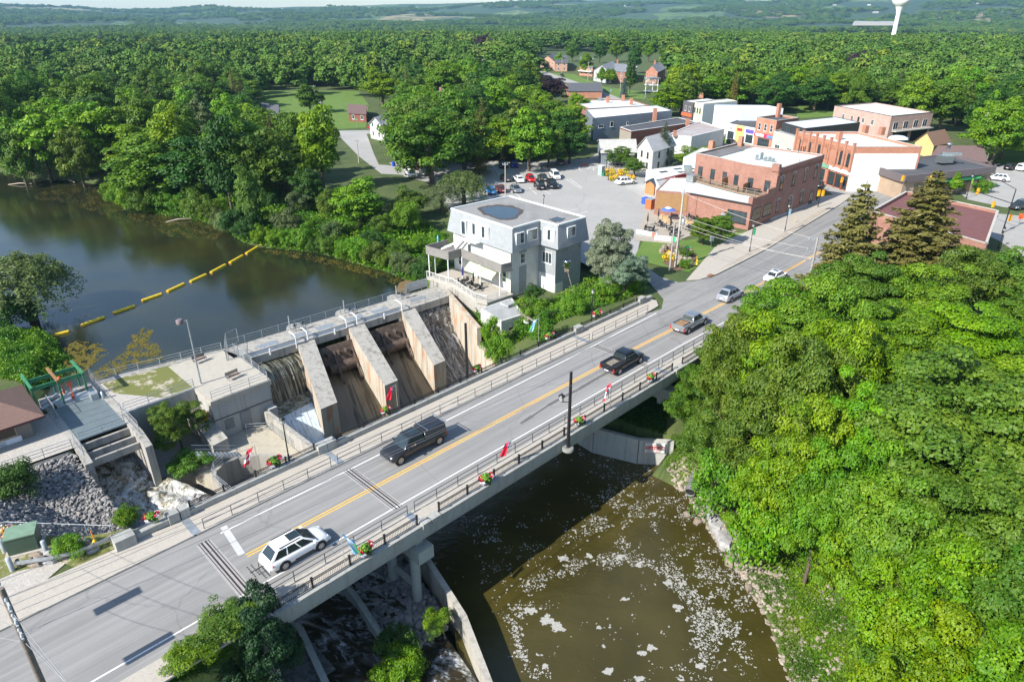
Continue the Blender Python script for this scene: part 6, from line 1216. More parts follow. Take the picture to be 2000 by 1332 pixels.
p=PX(1391,345,5);mb=MB();mb.lathe((p.x,p.y,4.8),[(.5,0),(.5,3.2),(.25,3.3),(.25,3.6),(.5,3.7),(.5,3.95)],14);solo('exhaust_stack','tall silver exhaust stack on the pale roof beside the deck','exhaust duct',mb,M_DUCT,(p.x,p.y,4.8))
hv=thing('roof_hood','large grey metal air hood on the pale roof','air vent',PX(1352,350,5));rbox(hv,'body',PX(1353,352,5),AX,2.6,1.6,4.8,6.1,M_DUCT)
p=PX(1345,337,5.5);mb=MB();mb.hexa([(p.x-.8,p.y-.3,5.2),(p.x+.8,p.y-.8,5.2),(p.x+1.1,p.y+.5,5.2),(p.x-.5,p.y+1,5.2)],[(p.x-1.3,p.y-.3,6.9),(p.x+.3,p.y-.8,6.9),(p.x+.6,p.y+.5,6.9),(p.x-1,p.y+1,6.9)]);part(hv,'duct',mb,M_DUCT)
def shop(name,label,px3,h,wm,rm,par=.4,cop=None,z0=0,each=None,cat='building',poly=None):
 P=ccw(poly or para(*[PX(u,v,h) for u,v in px3]));o=bld(name,label,P,z0,cat);block(o,P,z0,h,wm,rm,par,cop,each=each);return o,P
NEAR=lambda P:[(P[i],P[(i+1) % 4]) for i in range(4) if wframe(P[i],P[(i+1) % 4])[1].y < -.15]
def left_right(P):
 F_=sorted(NEAR(P),key=lambda e:wframe(*e)[1].x);return F_[0],F_[-1]
rb_,P=shop('brick_shops','row of orange-red brick shops with arched upper windows and a green fascia',[(1557,262),(1669,292),(1800,292)],9.2,BR2,R_WHITE,.5,M_LST)
lf,rt=left_right(P)
for i,f in enumerate((.10,.27,.44,.61)):window(rb_,*lf,f,5.6,1.0,2.3,M_DFR,1,2,True)
for f,w in ((.74,1.0),(.84,1.9),(.94,1.0)):window(rb_,*lf,f,5.3,w,2.4,M_DFR,1,1,True)
for k in range(9):d,n,L=wframe(*lf);c=lf[0]+d*(L*(k+.03)/8.1);rbox(rb_,'pilaster',c+n*.05,math.atan2(d.y,d.x),.55,.5,4.3,10.4,BR2,BR2)
for k in range(44):d,n,L=wframe(*lf);c=lf[0]+d*(L*(k+.5)/44)+n*.06;rbox(rb_,'dentil',c,math.atan2(d.y,d.x),.22,.2,8.2,8.9,BR2)
panel(rb_,'green_fascia',*lf,.0,.66,3.6,4.5,flat('green_fascia',(.16,.36,.24)),.25);panel(rb_,'cream_fascia',*lf,.67,1,3.6,4.4,M_PALEW,.2)
for f,w in ((.08,2.4),(.24,2.4),(.40,2.4),(.56,2.2),(.74,2.2),(.86,2.2),(.96,1.3)):window(rb_,*lf,f,.4,w,2.8,M_DFR,3,2,name='shop_window')
for f in (.68,.80,.92):panel(rb_,'red_column',*lf,f-.008,f+.008,0,3.6,flat('red_timber',(.25,.06,.03)),.18)
panel(rb_,'white_painted_wall',*rt,.0,.97,0,8.3,M_PALEW,.05)
for u,v in ((1691,250),(1723,253),(1640,262)):rbox(rb_,'chimney',PX(u,v,10.5),.3,1.1,1.1,9.2,11.0,BR2)
mb=MB();p=PX(1755,268,9.6);mb.lathe((p.x,p.y,9.2),[(2.2,0),(2.0,.35),(1.2,.65),(0,.8)],14);part(rb_,'dome_skylight',mb,flat('skylight_dome',(.6,.66,.68),.2))
g1,P=shop('grey_shop','narrow pale stone shop with three big white windows',[(1511,258),(1558,271),(1590,262)],6.2,M_LST,R_GREY,.3)
lf,rt=left_right(P)
for f in (.25,.75):window(g1,*lf,f,1.3,2.2,1.9,M_WFR,2,1)
b7,P=shop('dark_flat_building','dark modern upper storey with a pale overhanging flat roof',[(1528,240),(1572,252),(1680,240)],8.4,flat('black_cladding',(.035,.035,.04),.5),R_PALE,.1,None);lf,rt=left_right(P);window(b7,*lf,.3,6.2,2.6,1.7,M_DFR,3,1);window(b7,*lf,.75,6.2,1.8,1.7,M_DFR,2,1)
r8,P=shop('small_brick_shop','small red brick shop with three white upper windows and a crimson sign',[(1478,233),(1517,240),(1560,234)],7.6,BR2,R_DARK,.5,M_LST)
lf,rt=left_right(P)
for f in (.2,.5,.8):window(r8,*lf,f,4.7,1.0,2.0,M_WFR,1,2)
panel(r8,'crimson_sign',*lf,.0,1,2.9,3.9,flat('crimson_sign',(.55,.03,.08)),.2);panel(r8,'sign_face',*lf,.08,.5,3.0,3.8,M_PALEW,.24);panel(r8,'blue_sign',*lf,.66,1,3.0,3.7,flat('blue_sign',(.08,.25,.6)),.25);window(r8,*lf,.5,.4,4.5,2.2,M_DFR,4,1,name='shop_window')
y9,P=shop('low_shops','low white and yellow shops under a black roof',[(1421,243),(1476,253),(1510,238)],4.6,M_PALEW,R_DARK,.3)
lf,rt=left_right(P);panel(y9,'yellow_front',*lf,.33,.62,0,4.9,flat('yellow_front',(.75,.48,.18)),.1)
for f,w in ((.16,2.6),(.48,1.6),(.82,2.8)):window(y9,*lf,f,.5,w,2.2,M_DFR,3,1,name='shop_window')
panel(y9,'red_sign',*lf,.38,.56,3.3,4.1,flat('red_sign',(.5,.03,.03)),.2);panel(y9,'purple_sign',*lf,.68,.95,3.2,4.2,flat('purple_sign',(.12,.08,.35)),.15);panel(y9,'round_badge',*lf,.1,.2,3.3,4.0,flat('grey_sign',(.35,.35,.36)),.12)
b10,P=shop('pale_blue_building','large pale blue and white building behind the low shops',[(1396,207),(1424,213),(1530,214)],8.2,S_BLUE,R_PALE,.3,None);lf,rt=left_right(P);panel(b10,'white_front',*lf,0,1,0,8.4,M_PALEW,.06);panel(b10,'white_stripe',*rt,0,.02,0,8.4,M_WFR,.08)
rbox(b10,'chimney',PX(1520,220,9),.4,1.0,1.0,5,11.5,BR2)
b11,P=shop('cream_shop','cream two storey shop beside a charcoal shop',[(1354,201),(1374,205),(1440,199)],7.2,flat('cream_boards',(.52,.53,.40),.7),R_WHITE,.3);lf,rt=left_right(P)
for f in (.25,.5,.75):window(b11,*lf,f,4.0,.9,1.8,flat('grey_green_frame',(.30,.34,.25)),1,2)
panel(b11,'grey_wall',*rt,0,1,0,7.2,flat('pale_grey_wall',(.46,.49,.50)),.05)
b12,P=shop('charcoal_shop','charcoal two storey shop with an orange-red sign',[(1335,198),(1354,202),(1400,197)],7.2,flat('charcoal',(.09,.085,.095)),R_WHITE,.2);lf,rt=left_right(P)
for f in (.3,.7):window(b12,*lf,f,4.2,.9,1.7,M_WFR)
panel(b12,'orange_sign',*lf,.0,1,2.4,3.5,flat('orange_sign',(.7,.12,.04)),.4)
w13,P=shop('long_grey_shop','long grey sided building with a bright white roof',[(1160,230),(1167,231),(1313,218)],6.6,S_GREY,R_WHITE,.15,None,poly=[PX(1160,232,6.6),PX(1313,217,6.6),PX(1283,207,6.6),PX(1145,215,6.6)]);nf=max(NEAR(P),key=lambda e:wframe(*e)[2])
for f,w,h in ((.09,2.0,.9),(.22,1.3,1.5),(.42,.9,1.0),(.72,1.4,.6)):window(w13,*nf,f,3.6,w,h,M_WFR,2 if w > 1.3 else 1,1)
rbox(w13,'chimney',PX(1279,222,7),.1,1.1,1.1,4,8.6,BR2)
b14,P=shop('flat_roof_shops','flat roofed brick shops with several chimneys, farthest of the row',None,5.6,BR1,R_PALE,.3,None,poly=[PX(1150,214,5.6),PX(1268,208,5.6),PX(1230,196,5.6),PX(1110,197,5.6)])
for u,v in ((1187,196),(1217,193),(1233,200)):rbox(b14,'chimney',PX(u,v,6.5),.1,1.0,1.0,5,7.8,BR2)
rbox(b14,'roof_unit',PX(1171,195,6),.1,1.6,1.0,5.6,6.6,M_DUCT)
b15,P=shop('grey_roof_shop','low brick shop with a wide dark grey roof and two chimneys',None,4.6,BR3,R_DARK,.15,M_WFR,poly=[PX(1211,250,4.6),PX(1233,258,4.6),PX(1361,240,4.6),PX(1325,231,4.6)])
panel(b15,'timber_end',*left_right(P)[0],.0,1,0,4.3,siding('grey_boards',(.33,.3,.25),.2,True,.7),.05);rbox(b15,'chimney',PX(1343,240,5.5),.1,1.0,1.0,4.6,6.6,BR2)
b16,P=shop('rusty_roof_shop','long shop with a rust streaked metal roof and white side wall',None,4.8,M_PALEW,None or (lambda:(lambda b:(b.bsdf(b.mix(b.ramp(b.noise(1,b.map(b.pos(),(.25,2.0,1),-.05),5,.6),[(.45,0),(.6,1)]),(.50,.52,.52),(.42,.22,.12)),.5,None,.3),b.m)[1])(NB('rusty_roof')))(),.12,M_WFR,poly=[PX(1300,266,4.8),PX(1351,268,4.8),PX(1415,253,4.8),PX(1367,238,4.8)])
rbox(b16,'chimney',PX(1318,262,5.5),.1,.8,.8,4.8,6.4,BR2)
def house(name,label,px4,ze,zr,wm,rm,along=0,z0=0,ends=None,over=.35,cat='house',group=None):
 P=[PX(u,v,ze) for u,v in px4];Pc=ccw(P);o=bld(name,label,P,z0,cat,group);gable(o,Pc,z0,ze,zr,wm,rm,over,along,ends);return o,Pc
c17,P=house('grey_cottage','long grey cottage with a pale metal roof and a small red awning',[(1175,299),(1242,298),(1236,277),(1168,277)],3.0,4.9,S_GREY,roofmat('pale_metal_roof',(.42,.41,.38),.2),0 if True else 1)
nf=max(NEAR(P),key=lambda e:wframe(*e)[2])
for f in (.2,.5):window(c17,*nf,f,1.0,1.1,1.1,M_WFR)
panel(c17,'red_awning',*nf,.84,.92,2.1,2.5,flat('red_awning',(.6,.02,.03)),.7);panel(c17,'porch',*nf,.80,.95,2.5,3.0,M_PALEW,.9)
c18,P=house('white_gable_house','white clapboard gabled house beside the blue spruce',[(1246,287),(1275,296),(1318,283),(1290,275)],5.4,8.2,S_WHITE,roofmat('grey_shingle_plain',(.38,.38,.38),.3),1)
for e in NEAR(P):
 for f in (.3,.7):window(c18,*e,f,3.4,.8,1.4,M_DFR);window(c18,*e,f,.9,.8,1.4,M_DFR)
c19,P=shop('white_lowblock','white block with a low window behind the wooden roof deck',[(1335,308),(1372,318),(1412,296)],5.4,M_PALEW,R_WHITE,.1);lf,rt=left_right(P);window(c19,*lf,.5,2.4,1.8,1.3,M_DFR,4,1)
c20,P=shop('white_shed_roof','low white outbuilding with skylights and a red and white sign',[(1264,344),(1275,354),(1345,345)],3.3,M_PALEW,R_WHITE,.08,poly=[PX(1262,333,3.3),PX(1282,352,3.3),PX(1375,330,3.3),PX(1345,322,3.3)])
panel(c20,'red_white_sign',*left_right(P)[0],.15,.8,2.3,3.2,flat('red_banner',(.6,.05,.07)),.1)
for u,v in ((1296,336),(1324,330),(1332,336)):rbox(c20,'skylight',PX(u,v,3.4),.5,2.0,.8,3.3,3.5,M_GL)
c21,P=shop('grey_lean_to','small dark roofed lean-to beside the wooden shed',None,3.0,M_PALEW,R_GREY,.05,poly=[PX(1280,352,3.0),PX(1290,374,3.0),PX(1330,365,3.0),PX(1318,346,3.0)]);window(c21,*left_right(P)[0],.6,1.0,1.6,1.2,M_DFR,3,2)
sh,P=house('wooden_shed','small orange-brown wooden shed with a navy roof',[(1261,357),(1278,361),(1287,357),(1268,352)],2.4,3.1,siding('orange_boards',(.48,.20,.07),.15,True,.6),flat('navy_roof',(.03,.05,.08),.7),1,cat='shed')
bn,P=shop('bank_building','long flat dark roofed bank with tan brick walls and a green sign',[(1690,320),(1767,346),(1940,328)],4.9,BRT,R_DARK,.0)
lf,rt=left_right(P);FAS=flat('brown_fascia',(.12,.10,.105),.6)
for e in ((P[i],P[(i+1) % 4]) for i in range(4)):panel(bn,'fascia',*e,-.01,1.01,3.8,5.25,FAS,.55)
panel(bn,'green_sign_band',*lf,.28,.88,2.85,3.5,flat('bank_green',(.02,.22,.10)),.3);panel(bn,'sign_square',*lf,.29,.34,2.9,3.45,flat('sign_white',(.7,.75,.7)),.34);panel(bn,'sign_square',*lf,.82,.87,2.9,3.45,flat('bright_green',(.1,.5,.15)),.34)
window(bn,*lf,.58,.3,9.0 if wframe(*lf)[2] > 14 else 6.5,2.5,flat('bronze_frame',(.08,.06,.04)),7,2,gm=glass('bronze_glass',(.08,.065,.04)),name='shop_window')
for f in (.18,.36,.54,.72,.9):window(bn,*rt,f,.4,2.6,2.8,flat('bronze_frame',0),3,1,gm=glass('bronze_glass'))
ru=thing('roof_unit','big silver air conditioning unit on the bank roof','air conditioner',PX(1850,312,5));rbox(ru,'base',PX(1849,318,5),.2,3.6,2.2,4.9,5.4,R_DARK);rbox(ru,'body',PX(1845,312,6),.2,3.0,2.0,5.4,6.9,M_DUCT);rbox(ru,'duct',PX(1858,303,7),-.3,4.0,.8,6.9,7.5,M_DUCT)
mb=MB();p=PX(1851,296,7);mb.lathe((p.x,p.y,7.4),[(.4,0),(.4,1),(.6,1.1),(.6,1.4),(0,1.6)],10);part(ru,'cowl',mb,M_DUCT)
pk,P=shop('pink_building','two storey pink brick building with a balcony and white roof',[(1630,209),(1741,230),(1823,222)],7.8,BRP,R_WHITE,.35,M_DFR)
lf,rt=left_right(P)
for f in (.2,.36,.56,.72):window(pk,*lf,f,4.6,1.1,1.6,M_WFR,2,1)
panel(pk,'door',*lf,.46,.49,3.9,6.2,M_DFR)
for f in (.14,.38,.62,.84):window(pk,*rt,f,4.1,2.2,2.2,M_WFR,2,1)
panel(pk,'balcony',*rt,.08,.98,3.6,3.85,M_LST,1.5);panel(pk,'garage_opening',*rt,.12,.48,.1,3.3,M_DARK,.03);panel(pk,'garage_opening',*rt,.56,.95,.1,3.3,M_DARK,.03)
mb=MB();d,n,L=wframe(*rt);a=rt[0]+d*L*.08+n*1.45;c=rt[0]+d*L*.98+n*1.45;mb.tube((a.x,a.y,4.9),(c.x,c.y,4.9),.03,4);
for k in range(40):q=a.lerp(c,k/39);mb.tube((q.x,q.y,3.85),(q.x,q.y,4.9),.015,3)
part(pk,'balcony_railing',mb,M_DFR)
yh,P=house('yellow_house','yellow house with a brown mossy gable roof',[(1788,276),(1824,284),(1856,278),(1822,270)],3.4,6.2,flat('yellow_boards',(.55,.42,.18),.7),shingles('brown_shingle',(.20,.12,.08)),1)
bg2,P=house('brown_roof_house','wide brown gable roof behind the bank',[(1815,312),(1925,316),(1903,288),(1845,292)],3.2,5.2,BRT,shingles('brown_shingle2',(.17,.11,.10)),0)
mr,P=shop('maroon_roof_building','brick building with a maroon roof behind the tall spruces',None,5.2,BR1,flat('maroon_roof',(.15,.06,.055),.8,var=.15,scale=1),.5,M_LST,poly=[ST(99.5,-3.9),ST(92.3,-22.6),ST(115,-19.2),ST(119,-3.4)])
for i in range(4):
 a,c=P[i],P[(i+1) % 4];d,n,L=wframe(a,c)
 if n.y < -.3 and n.x < .2:panel(mr,'white_shopfront',a,c,.52,.95,.6,3.9,M_PALEW,.1)
 if n.x > .5 and n.y < -.3:window(mr,a,c,.35,2.9,1.2,1.2,M_LST);panel(mr,'vent',a,c,.2,.23,4.3,4.9,M_LST);panel(mr,'vent',a,c,.86,.89,4.3,4.9,M_LST)
fh=[]
def far_house(label,px4,ze,zr,wm,rm,along,wins=True,name='house',ends=None):
 o,P=house(name,label,px4,ze,zr,wm,rm,along,0,ends)
 if wins:
  for e in NEAR(P):
   L=wframe(*e)[2]
   for k in range(2 if L < 9 else 3):
    f=(k+.5)/(2 if L < 9 else 3)
    window(o,*e,f,.9,1.0,1.5,M_WFR)
    if ze > 4.5:window(o,*e,f,3.7,1.0,1.4,M_WFR)
 return o,P
SHG=shingles('grey_shingles',(.22,.23,.25));SHD=shingles('dark_shingles',(.10,.105,.115))
h1,P=far_house('white house with a grey gable roof at the bend of the side road',[(722,241),(745,246),(770,238),(752,229)],4.6,6.6,S_WHITE,shingles('pale_shingles',(.36,.37,.38)),1)
h1b,P=far_house('small white gabled wing in front of the white house at the side road',[(733,250),(750,256),(762,247),(747,240)],3.4,5.2,S_WHITE,shingles('pale_shingles',0),1,name='house_wing')
h2,P=far_house('brown-red bungalow with a porch beside the green clearing',[(681,222),(715,224),(716,208),(684,204)],2.8,4.4,BR3,shingles('rusty_shingles',(.16,.10,.09)),0)
h3,P=far_house('dark roofed bungalow at the left side of the green clearing',[(512,217),(545,222),(545,208),(514,205)],2.8,4.4,S_GREY,SHD,0)
h4,P=far_house('pale blue roofed house hidden among trees',[(838,193),(872,196),(888,186),(856,180)],4.2,7.0,S_BLUE,roofmat('pale_blue_roof',(.45,.5,.55),.2),1,ends=S_BLUE)
rbox(h4,'chimney',PX(860,176,7.5),0,.8,.8,6,8.5,BR2)
h5,P=far_house('grey and white house with gables behind the columnar cedars',[(1160,137),(1190,142),(1212,133),(1180,128)],6.0,9.0,siding('pale_grey_siding',(.45,.47,.48)),SHG,1)
h6,P=far_house('brick house with upper and lower verandas right of the cedars',[(1195,140),(1234,142),(1240,130),(1200,127)],5.6,8.0,BR1,SHG,0);rbox(h6,'chimney',PX(1206,119,9),0,.9,.9,7,9.6,BR2)
panel(h6,'veranda',*max(NEAR(P),key=lambda e:wframe(*e)[2]),.0,1,2.7,3.0,M_PALEW,1.6);panel(h6,'veranda',*max(NEAR(P),key=lambda e:wframe(*e)[2]),.0,1,5.4,5.7,M_PALEW,1.6)
h7,P=far_house('grey roofed house with a white veranda beside the green street tree',[(1132,131),(1158,133),(1158,119),(1136,115)],5.2,8.6,BR2,SHG,0)
panel(h7,'veranda',*max(NEAR(P),key=lambda e:wframe(*e)[2]),.0,1,2.7,3.2,M_PALEW,1.4)
h8,P=far_house('salmon brick house with twin gables at the far end of the street',[(1056,118),(1084,122),(1104,114),(1076,108)],5.4,8.6,brick_mat('salmon_brick',(.5,.27,.18),(.56,.32,.22)),SHD,1)
h8b,P=far_house('dark roofed salmon house right of the twin gabled one',[(1085,124),(1108,124),(1106,111),(1084,109)],5.2,8.0,brick_mat('salmon_brick',0,0),SHD,0)
h9,P=far_house('red brick house with white gable trim and tall chimney',[(1262,138),(1284,142),(1300,134),(1276,129)],6.4,9.2,BR2,SHG,1);rbox(h9,'chimney',PX(1279,122,10),0,.9,.9,8,11,BR2)
h10=thing('white_porch','white two level pillared porch of the far brick house','porch',PX(1272,184,0))
c=PX(1272,180,0);
for z in (0.2,3.2,6.0):rbox(h10,'porch_floor',c,.3,5.5,5.5,z,z+.3,M_WFR)
for ix_ in (-2.5,0,2.5):
 for iy in (-2.5,2.5):mb=MB();mb.tube((c.x+ix_,c.y+iy,.2),(c.x+ix_,c.y+iy,6),.18,6);part(h10,'pillar',mb,M_WFR)
rbox(h10,'porch_roof',c,.3,6,6,6.3,6.8,SHG)
h11,P=far_house('long brick garage with a black roof beside the far street',[(1110,179),(1176,179),(1170,163),(1105,163)],3.0,4.8,BR2,SHD,0,False)
h12,P=far_house('red brick house half hidden behind the tall bright tree',[(1355,160),(1376,164),(1390,156),(1368,150)],6.5,9.5,BR2,SHD,1)
h13,P=far_house('distant white gabled house beside the purple beech',[(930,122),(950,125),(962,118),(944,113)],5.5,8.5,flat('cream_wall',(.6,.55,.42)),SHG,1)
hs_,P=shop('warehouse','long white warehouse roof beyond the trees near the water tower',None,8,flat('barn_wall',(.42,.40,.37)),R_GREY,.1,poly=[PX(1666,45,8),PX(1752,45,8),PX(1762,38,8),PX(1672,37,8)])
GB_='white farm buildings scattered over the far hills'
brn=0
for u,v,w,lab in [(720,17,22,'white farm silos on the far hill above the middle of the woods'),(550,19,14,'tiny white farmhouse on the far left hill'),(815,16,14,'white barn on the hill right of the silos'),(897,16,12,'small white barn on the hillside'),(1220,13,16,'pale barn at the edge of a far tan field'),(1370,16,18,'white farmhouse beside the long light field'),(1415,19,16,'grey-roofed barn at the end of the long light field'),(1538,10,26,'large white farmhouse on the terraced fields'),(1630,12,30,'row of pale sheds on the right hillside'),(1697,12,26,'bright white barn left of the water tower'),(1710,26,36,'white sheds in the valley left of the water tower'),(1910,9,26,'pale barn on the upper right hillside'),(1870,26,14,'small white house on the right hillside'),(1975,5,20,'white barn in the upper right corner')]:
 r=np.linspace(900,7500,500);dx=(u-1000)/F;q=(v-666)/F;dy,dz=CP-q*SP,-SP-q*CP
 X,Y=dx/dy*r,r;Z=CZ+dz/dy*r;g=ground(X,Y);k=int(np.argmax(Z < g)) if (Z < g).any() else 200
 P=[Vector((X[k]+a*w*.6,Y[k]+b_*w*.4,0)) for a,b_ in ((-.5,-.5),(.5,-.5),(.5,.5),(-.5,.5))]
 o=bld('barn',lab,P,float(g[k]),'barn',GB_);gable(o,P,float(g[k])-2,float(g[k])+3,float(g[k])+6,flat('barn_wall',(.42,.40,.37)),R_WHITE if brn % 2 else R_GREY,.5,0);brn += 1
wt=thing('water_tower','white water tower with a bulb tank on a slender stem','water tower',(435,852,-8));mb=MB()
mb.lathe((435,852,-8),[(5,0),(3.4,4),(2.6,10),(2.3,42),(3.0,46),(5,50)],20);part(wt,'stem',mb,flat('tower_white',(.78,.78,.76),.5,var=.04))
mb=MB();mb.lathe((435,852,-8),[(5,50),(8.4,53),(9.6,56.5),(9.2,60),(6.5,63),(0,64.5)],24);part(wt,'tank',mb,flat('tower_white',0))
hut=bld('fishway_hut','small hut with a brown shingle roof and grey board walls above the stone slope',[ST(-20,35)],-2,'hut')
HP=ccw([ST(-17.1,33.2),ST(-17.1,40.2),ST(-27,40.5),ST(-27,33.4)])
block(hut,HP,-2,.45,M_HUT,M_HUT,.0)
e0,e1=-.05,2.2;A_=[ST(-15.9,32.2,.25),ST(-15.9,41,.25),ST(-28.5,41,.25),ST(-28.5,32.2,.25)];R1,R2=ST(-19.8,37.2,2.0),ST(-26,37.2,2.0)
for q in ([A_[0],A_[1],R1],[A_[1],A_[2],R2,R1],[A_[3],A_[0],R1,R2]):
 mb=MB();mb.add(q,[list(range(len(q)))]);mb.add([p-Vector((0,0,.15)) for p in q],[list(range(len(q)))[::-1]]);part(hut,'roof_slope',mb,shingles('hut_shingles',(.20,.12,.095),.25))
mb=MB();mb.bar(ST(-28.5,32.25,.0),ST(-15.9,32.25,.0),.06,.26);mb.bar(ST(-15.95,32.2,.0),ST(-15.95,41,.0),.06,.26);part(hut,'fascia',mb,flat('maroon_trim',(.07,.02,.025)))
fc=[(HP[i],HP[(i+1) % 4]) for i in range(4) if wframe(HP[i],HP[(i+1) % 4])[1].dot(NS) > .9][0]
fl_=(fc[1]-fc[0]).length;window(hut,*fc,1-2.6/fl_,-1.35,2.6,1.1,flat('tan_frame',(.4,.33,.25)),1,1,gm=flat('brown_board',(.07,.05,.035)))
panel(hut,'sign',*fc,1-4.6/fl_,1-1.05/fl_,-2.35+.35,-1.35-.1,flat('sign_board_white',(.75,.75,.78)),.10)
d,n,L=wframe(*fc);p=fc[1]-d*4.3+n*.12;letters(hut,'Thornbury Dam',(p.x,p.y,-1.70),d,(0,0,1),.30,flat('sign_ink',(.03,.03,.06)));p=fc[1]-d*3.9+n*.12;letters(hut,'and Fish Way',(p.x,p.y,-1.95),d,(0,0,1),.28,flat('sign_ink',0))
mb=MB();p=fc[1]-d*3.3+n*.11;k=12;mb.add([(p.x+d.x*.22*math.cos(6.283*i/k),p.y+d.y*.22*math.cos(6.283*i/k),-.9+.22*math.sin(6.283*i/k)) for i in range(k)],[list(range(k))]);part(hut,'yellow_badge',mb,flat('lime_badge',(.5,.6,.02)))
def paint(name,c,metal=.3):return flat(name,c,.28,metal,var=.05,scale=.7,coat=.6)
M_TYRE=flat('tyre',(.02,.02,.02),.85);M_RIM=flat('alloy_rim',(.45,.46,.48),.3,.9);M_CGL=glass('car_glass',(.012,.018,.02));M_RED=flat('tail_light_red',(.45,.01,.01),.3);M_HL=flat('headlight',(.65,.68,.70),.15);M_PLAS=flat('black_plastic',(.018,.018,.02),.6);M_CHR=flat('chrome',(.6,.62,.64),.15,1)
def car(name,label,kind,pm,cat='car',group=None,dark_trim=True):
 L,Wd,H,zb,wr,wb={'suv':(4.9,1.96,1.72,1.02,.38,2.82),'sedan':(4.7,1.84,1.45,.95,.34,2.75),'hatch':(4.3,1.8,1.5,.95,.33,2.6),'pickup':(5.9,2.03,1.92,1.15,.42,3.75),'capped':(6.3,2.08,2.0,1.22,.46,4.25),'van':(5.0,1.95,1.78,1.05,.36,3.0)}[kind]
 t=thing(name,label,cat,(0,0,0),group);h=L/2;w=Wd/2;zl=.26 if kind not in ('pickup','capped') else .42
 pk=kind in ('pickup','capped');hood=zb-.04
 if pk:S=[(-h,.93*w,zl+.2,zb-.02),(-h+.05,.98*w,zl+.08,zb),(-h+.5,w,zl,zb),(-.6,w,zl,zb),(.5,w,zl,zb),(h-1.5,w,zl,zb-.02),(h-.45,.985*w,zl,zb-.1),(h-.1,.93*w,zl+.05,zb-.2),(h,.84*w,zl+.2,zb-.34)]
 else:S=[(-h,.80*w,zl+.22,zb-.18),(-h+.10,.92*w,zl+.1,zb-.05),(-h+.5,.985*w,zl,zb),(-.4,w,zl,zb),(h*.33,w,zl,zb-.02),(h-.95,.985*w,zl,zb-.10),(h-.35,.93*w,zl+.03,zb-.22),(h-.06,.80*w,zl+.1,zb-.36),(h,.66*w,zl+.2,zb-.48)]
 mb=MB();rings=[]
 for x,hw,z0,z1 in S:
  m=(z0+z1)/2;r=[(0,z0),(-hw*.9,z0),(-hw,z0+(z1-z0)*.22),(-hw*1.0,m+.02),(-hw*.975,z1-.10),(-hw*.90,z1-.01),(-hw*.5,z1+.025),(0,z1+.035),(hw*.5,z1+.025),(hw*.90,z1-.01),(hw*.975,z1-.10),(hw*1.0,m+.02),(hw,z0+(z1-z0)*.22),(hw*.9,z0)]
  rings.append([(x,y,z) for y,z in r])
 n=14;mb.add([p for r in rings for p in r],[[k*n+i,k*n+(i+1) % n,(k+1)*n+(i+1) % n,(k+1)*n+i][::-1] for k in range(len(S)-1) for i in range(n)],0,True)
 mb.add(rings[0],[list(range(n))],0,True);mb.add(rings[-1],[list(range(n))[::-1]],0,True)
 P_=lambda nm,m_,mm,par=t:part(par,nm,m_,mm,local=True)
 body=P_('body',mb,pm)
 if pk:xr,xf,xr2,xf2=(-.75,1.75,-.55,.95) if kind == 'pickup' else (-.55,1.75,-.45,.95)
 elif kind == 'sedan':xr,xf,xr2,xf2=-1.85,1.25,-1.05,.35
 elif kind == 'van':xr,xf,xr2,xf2=-h+.12,1.75,-h+.35,.75
 elif kind == 'hatch':xr,xf,xr2,xf2=-h+.12,1.2,-h+.65,.3
 else:xr,xf,xr2,xf2=-h+.14,1.45,-h+.85,.35
 wt=w*.72;wbm=w*.93;zr=H
 def cab(x0,x1,x02,x12,wb_,wt_,z0,z1,win=True,sides=2,roof_m=pm):
  rk_=1 if pk else .88;b4=[Vector((x0,-wb_*rk_,z0)),Vector((x1,-wb_*.96,z0-.03)),Vector((x1,wb_*.96,z0-.03)),Vector((x0,wb_*rk_,z0))];t4=[Vector((x02,-wt_*rk_,z1)),Vector((x12,-wt_*.97,z1)),Vector((x12,wt_*.97,z1)),Vector((x02,wt_*rk_,z1))]
  mb=MB();mb.hexa(b4,t4);mx=[(x02+.08,-wt_+.12),(x12-.06,-wt_+.12),(x12-.06,wt_-.12),(x02+.08,wt_-.12)]
  mb.hexa(t4,[Vector((a,b,z1+.045)) for a,b in mx]);cb=P_('cabin',mb,roof_m);wm_=cb.modifiers.new('weld','WELD');wm_.merge_threshold=.001;bv=cb.modifiers.new('round','BEVEL');bv.width=.09;bv.segments=3;bv.limit_method='ANGLE';bv.angle_limit=.15
  for q_ in cb.data.polygons:q_.use_smooth=True
  if not win:return
  def glz(i,u0,u1,v0,v1,nm):
   j=(i+1) % 4;a,b2,c,d=b4[i],b4[j],t4[j],t4[i];q=lambda u,v:(a.lerp(b2,u)).lerp(d.lerp(c,u),v);nn=(b2-a).cross(d-a).normalized()*.012
   m2=MB();m2.quad(*[q(u,v)+nn for u,v in ((u0,v0),(u1,v0),(u1,v1),(u0,v1))]);P_(nm,m2,M_CGL)
  for i,ns in ((0,1),(2,1)):
   k=sides
   for s_ in range(k):
    u0,u1=.05+.9*s_/k+.015,.05+.9*(s_+1)/k-.015;glz(i,u0,u1,.12,.88,'side_window')
  glz(1,.05,.95,.06,.93,'windscreen');glz(3,.07,.93,.16,.86,'rear_window')
 cab(xr,xf,xr2,xf2,wbm,wt,zb-.02,zr,sides=2 if pk else 3)
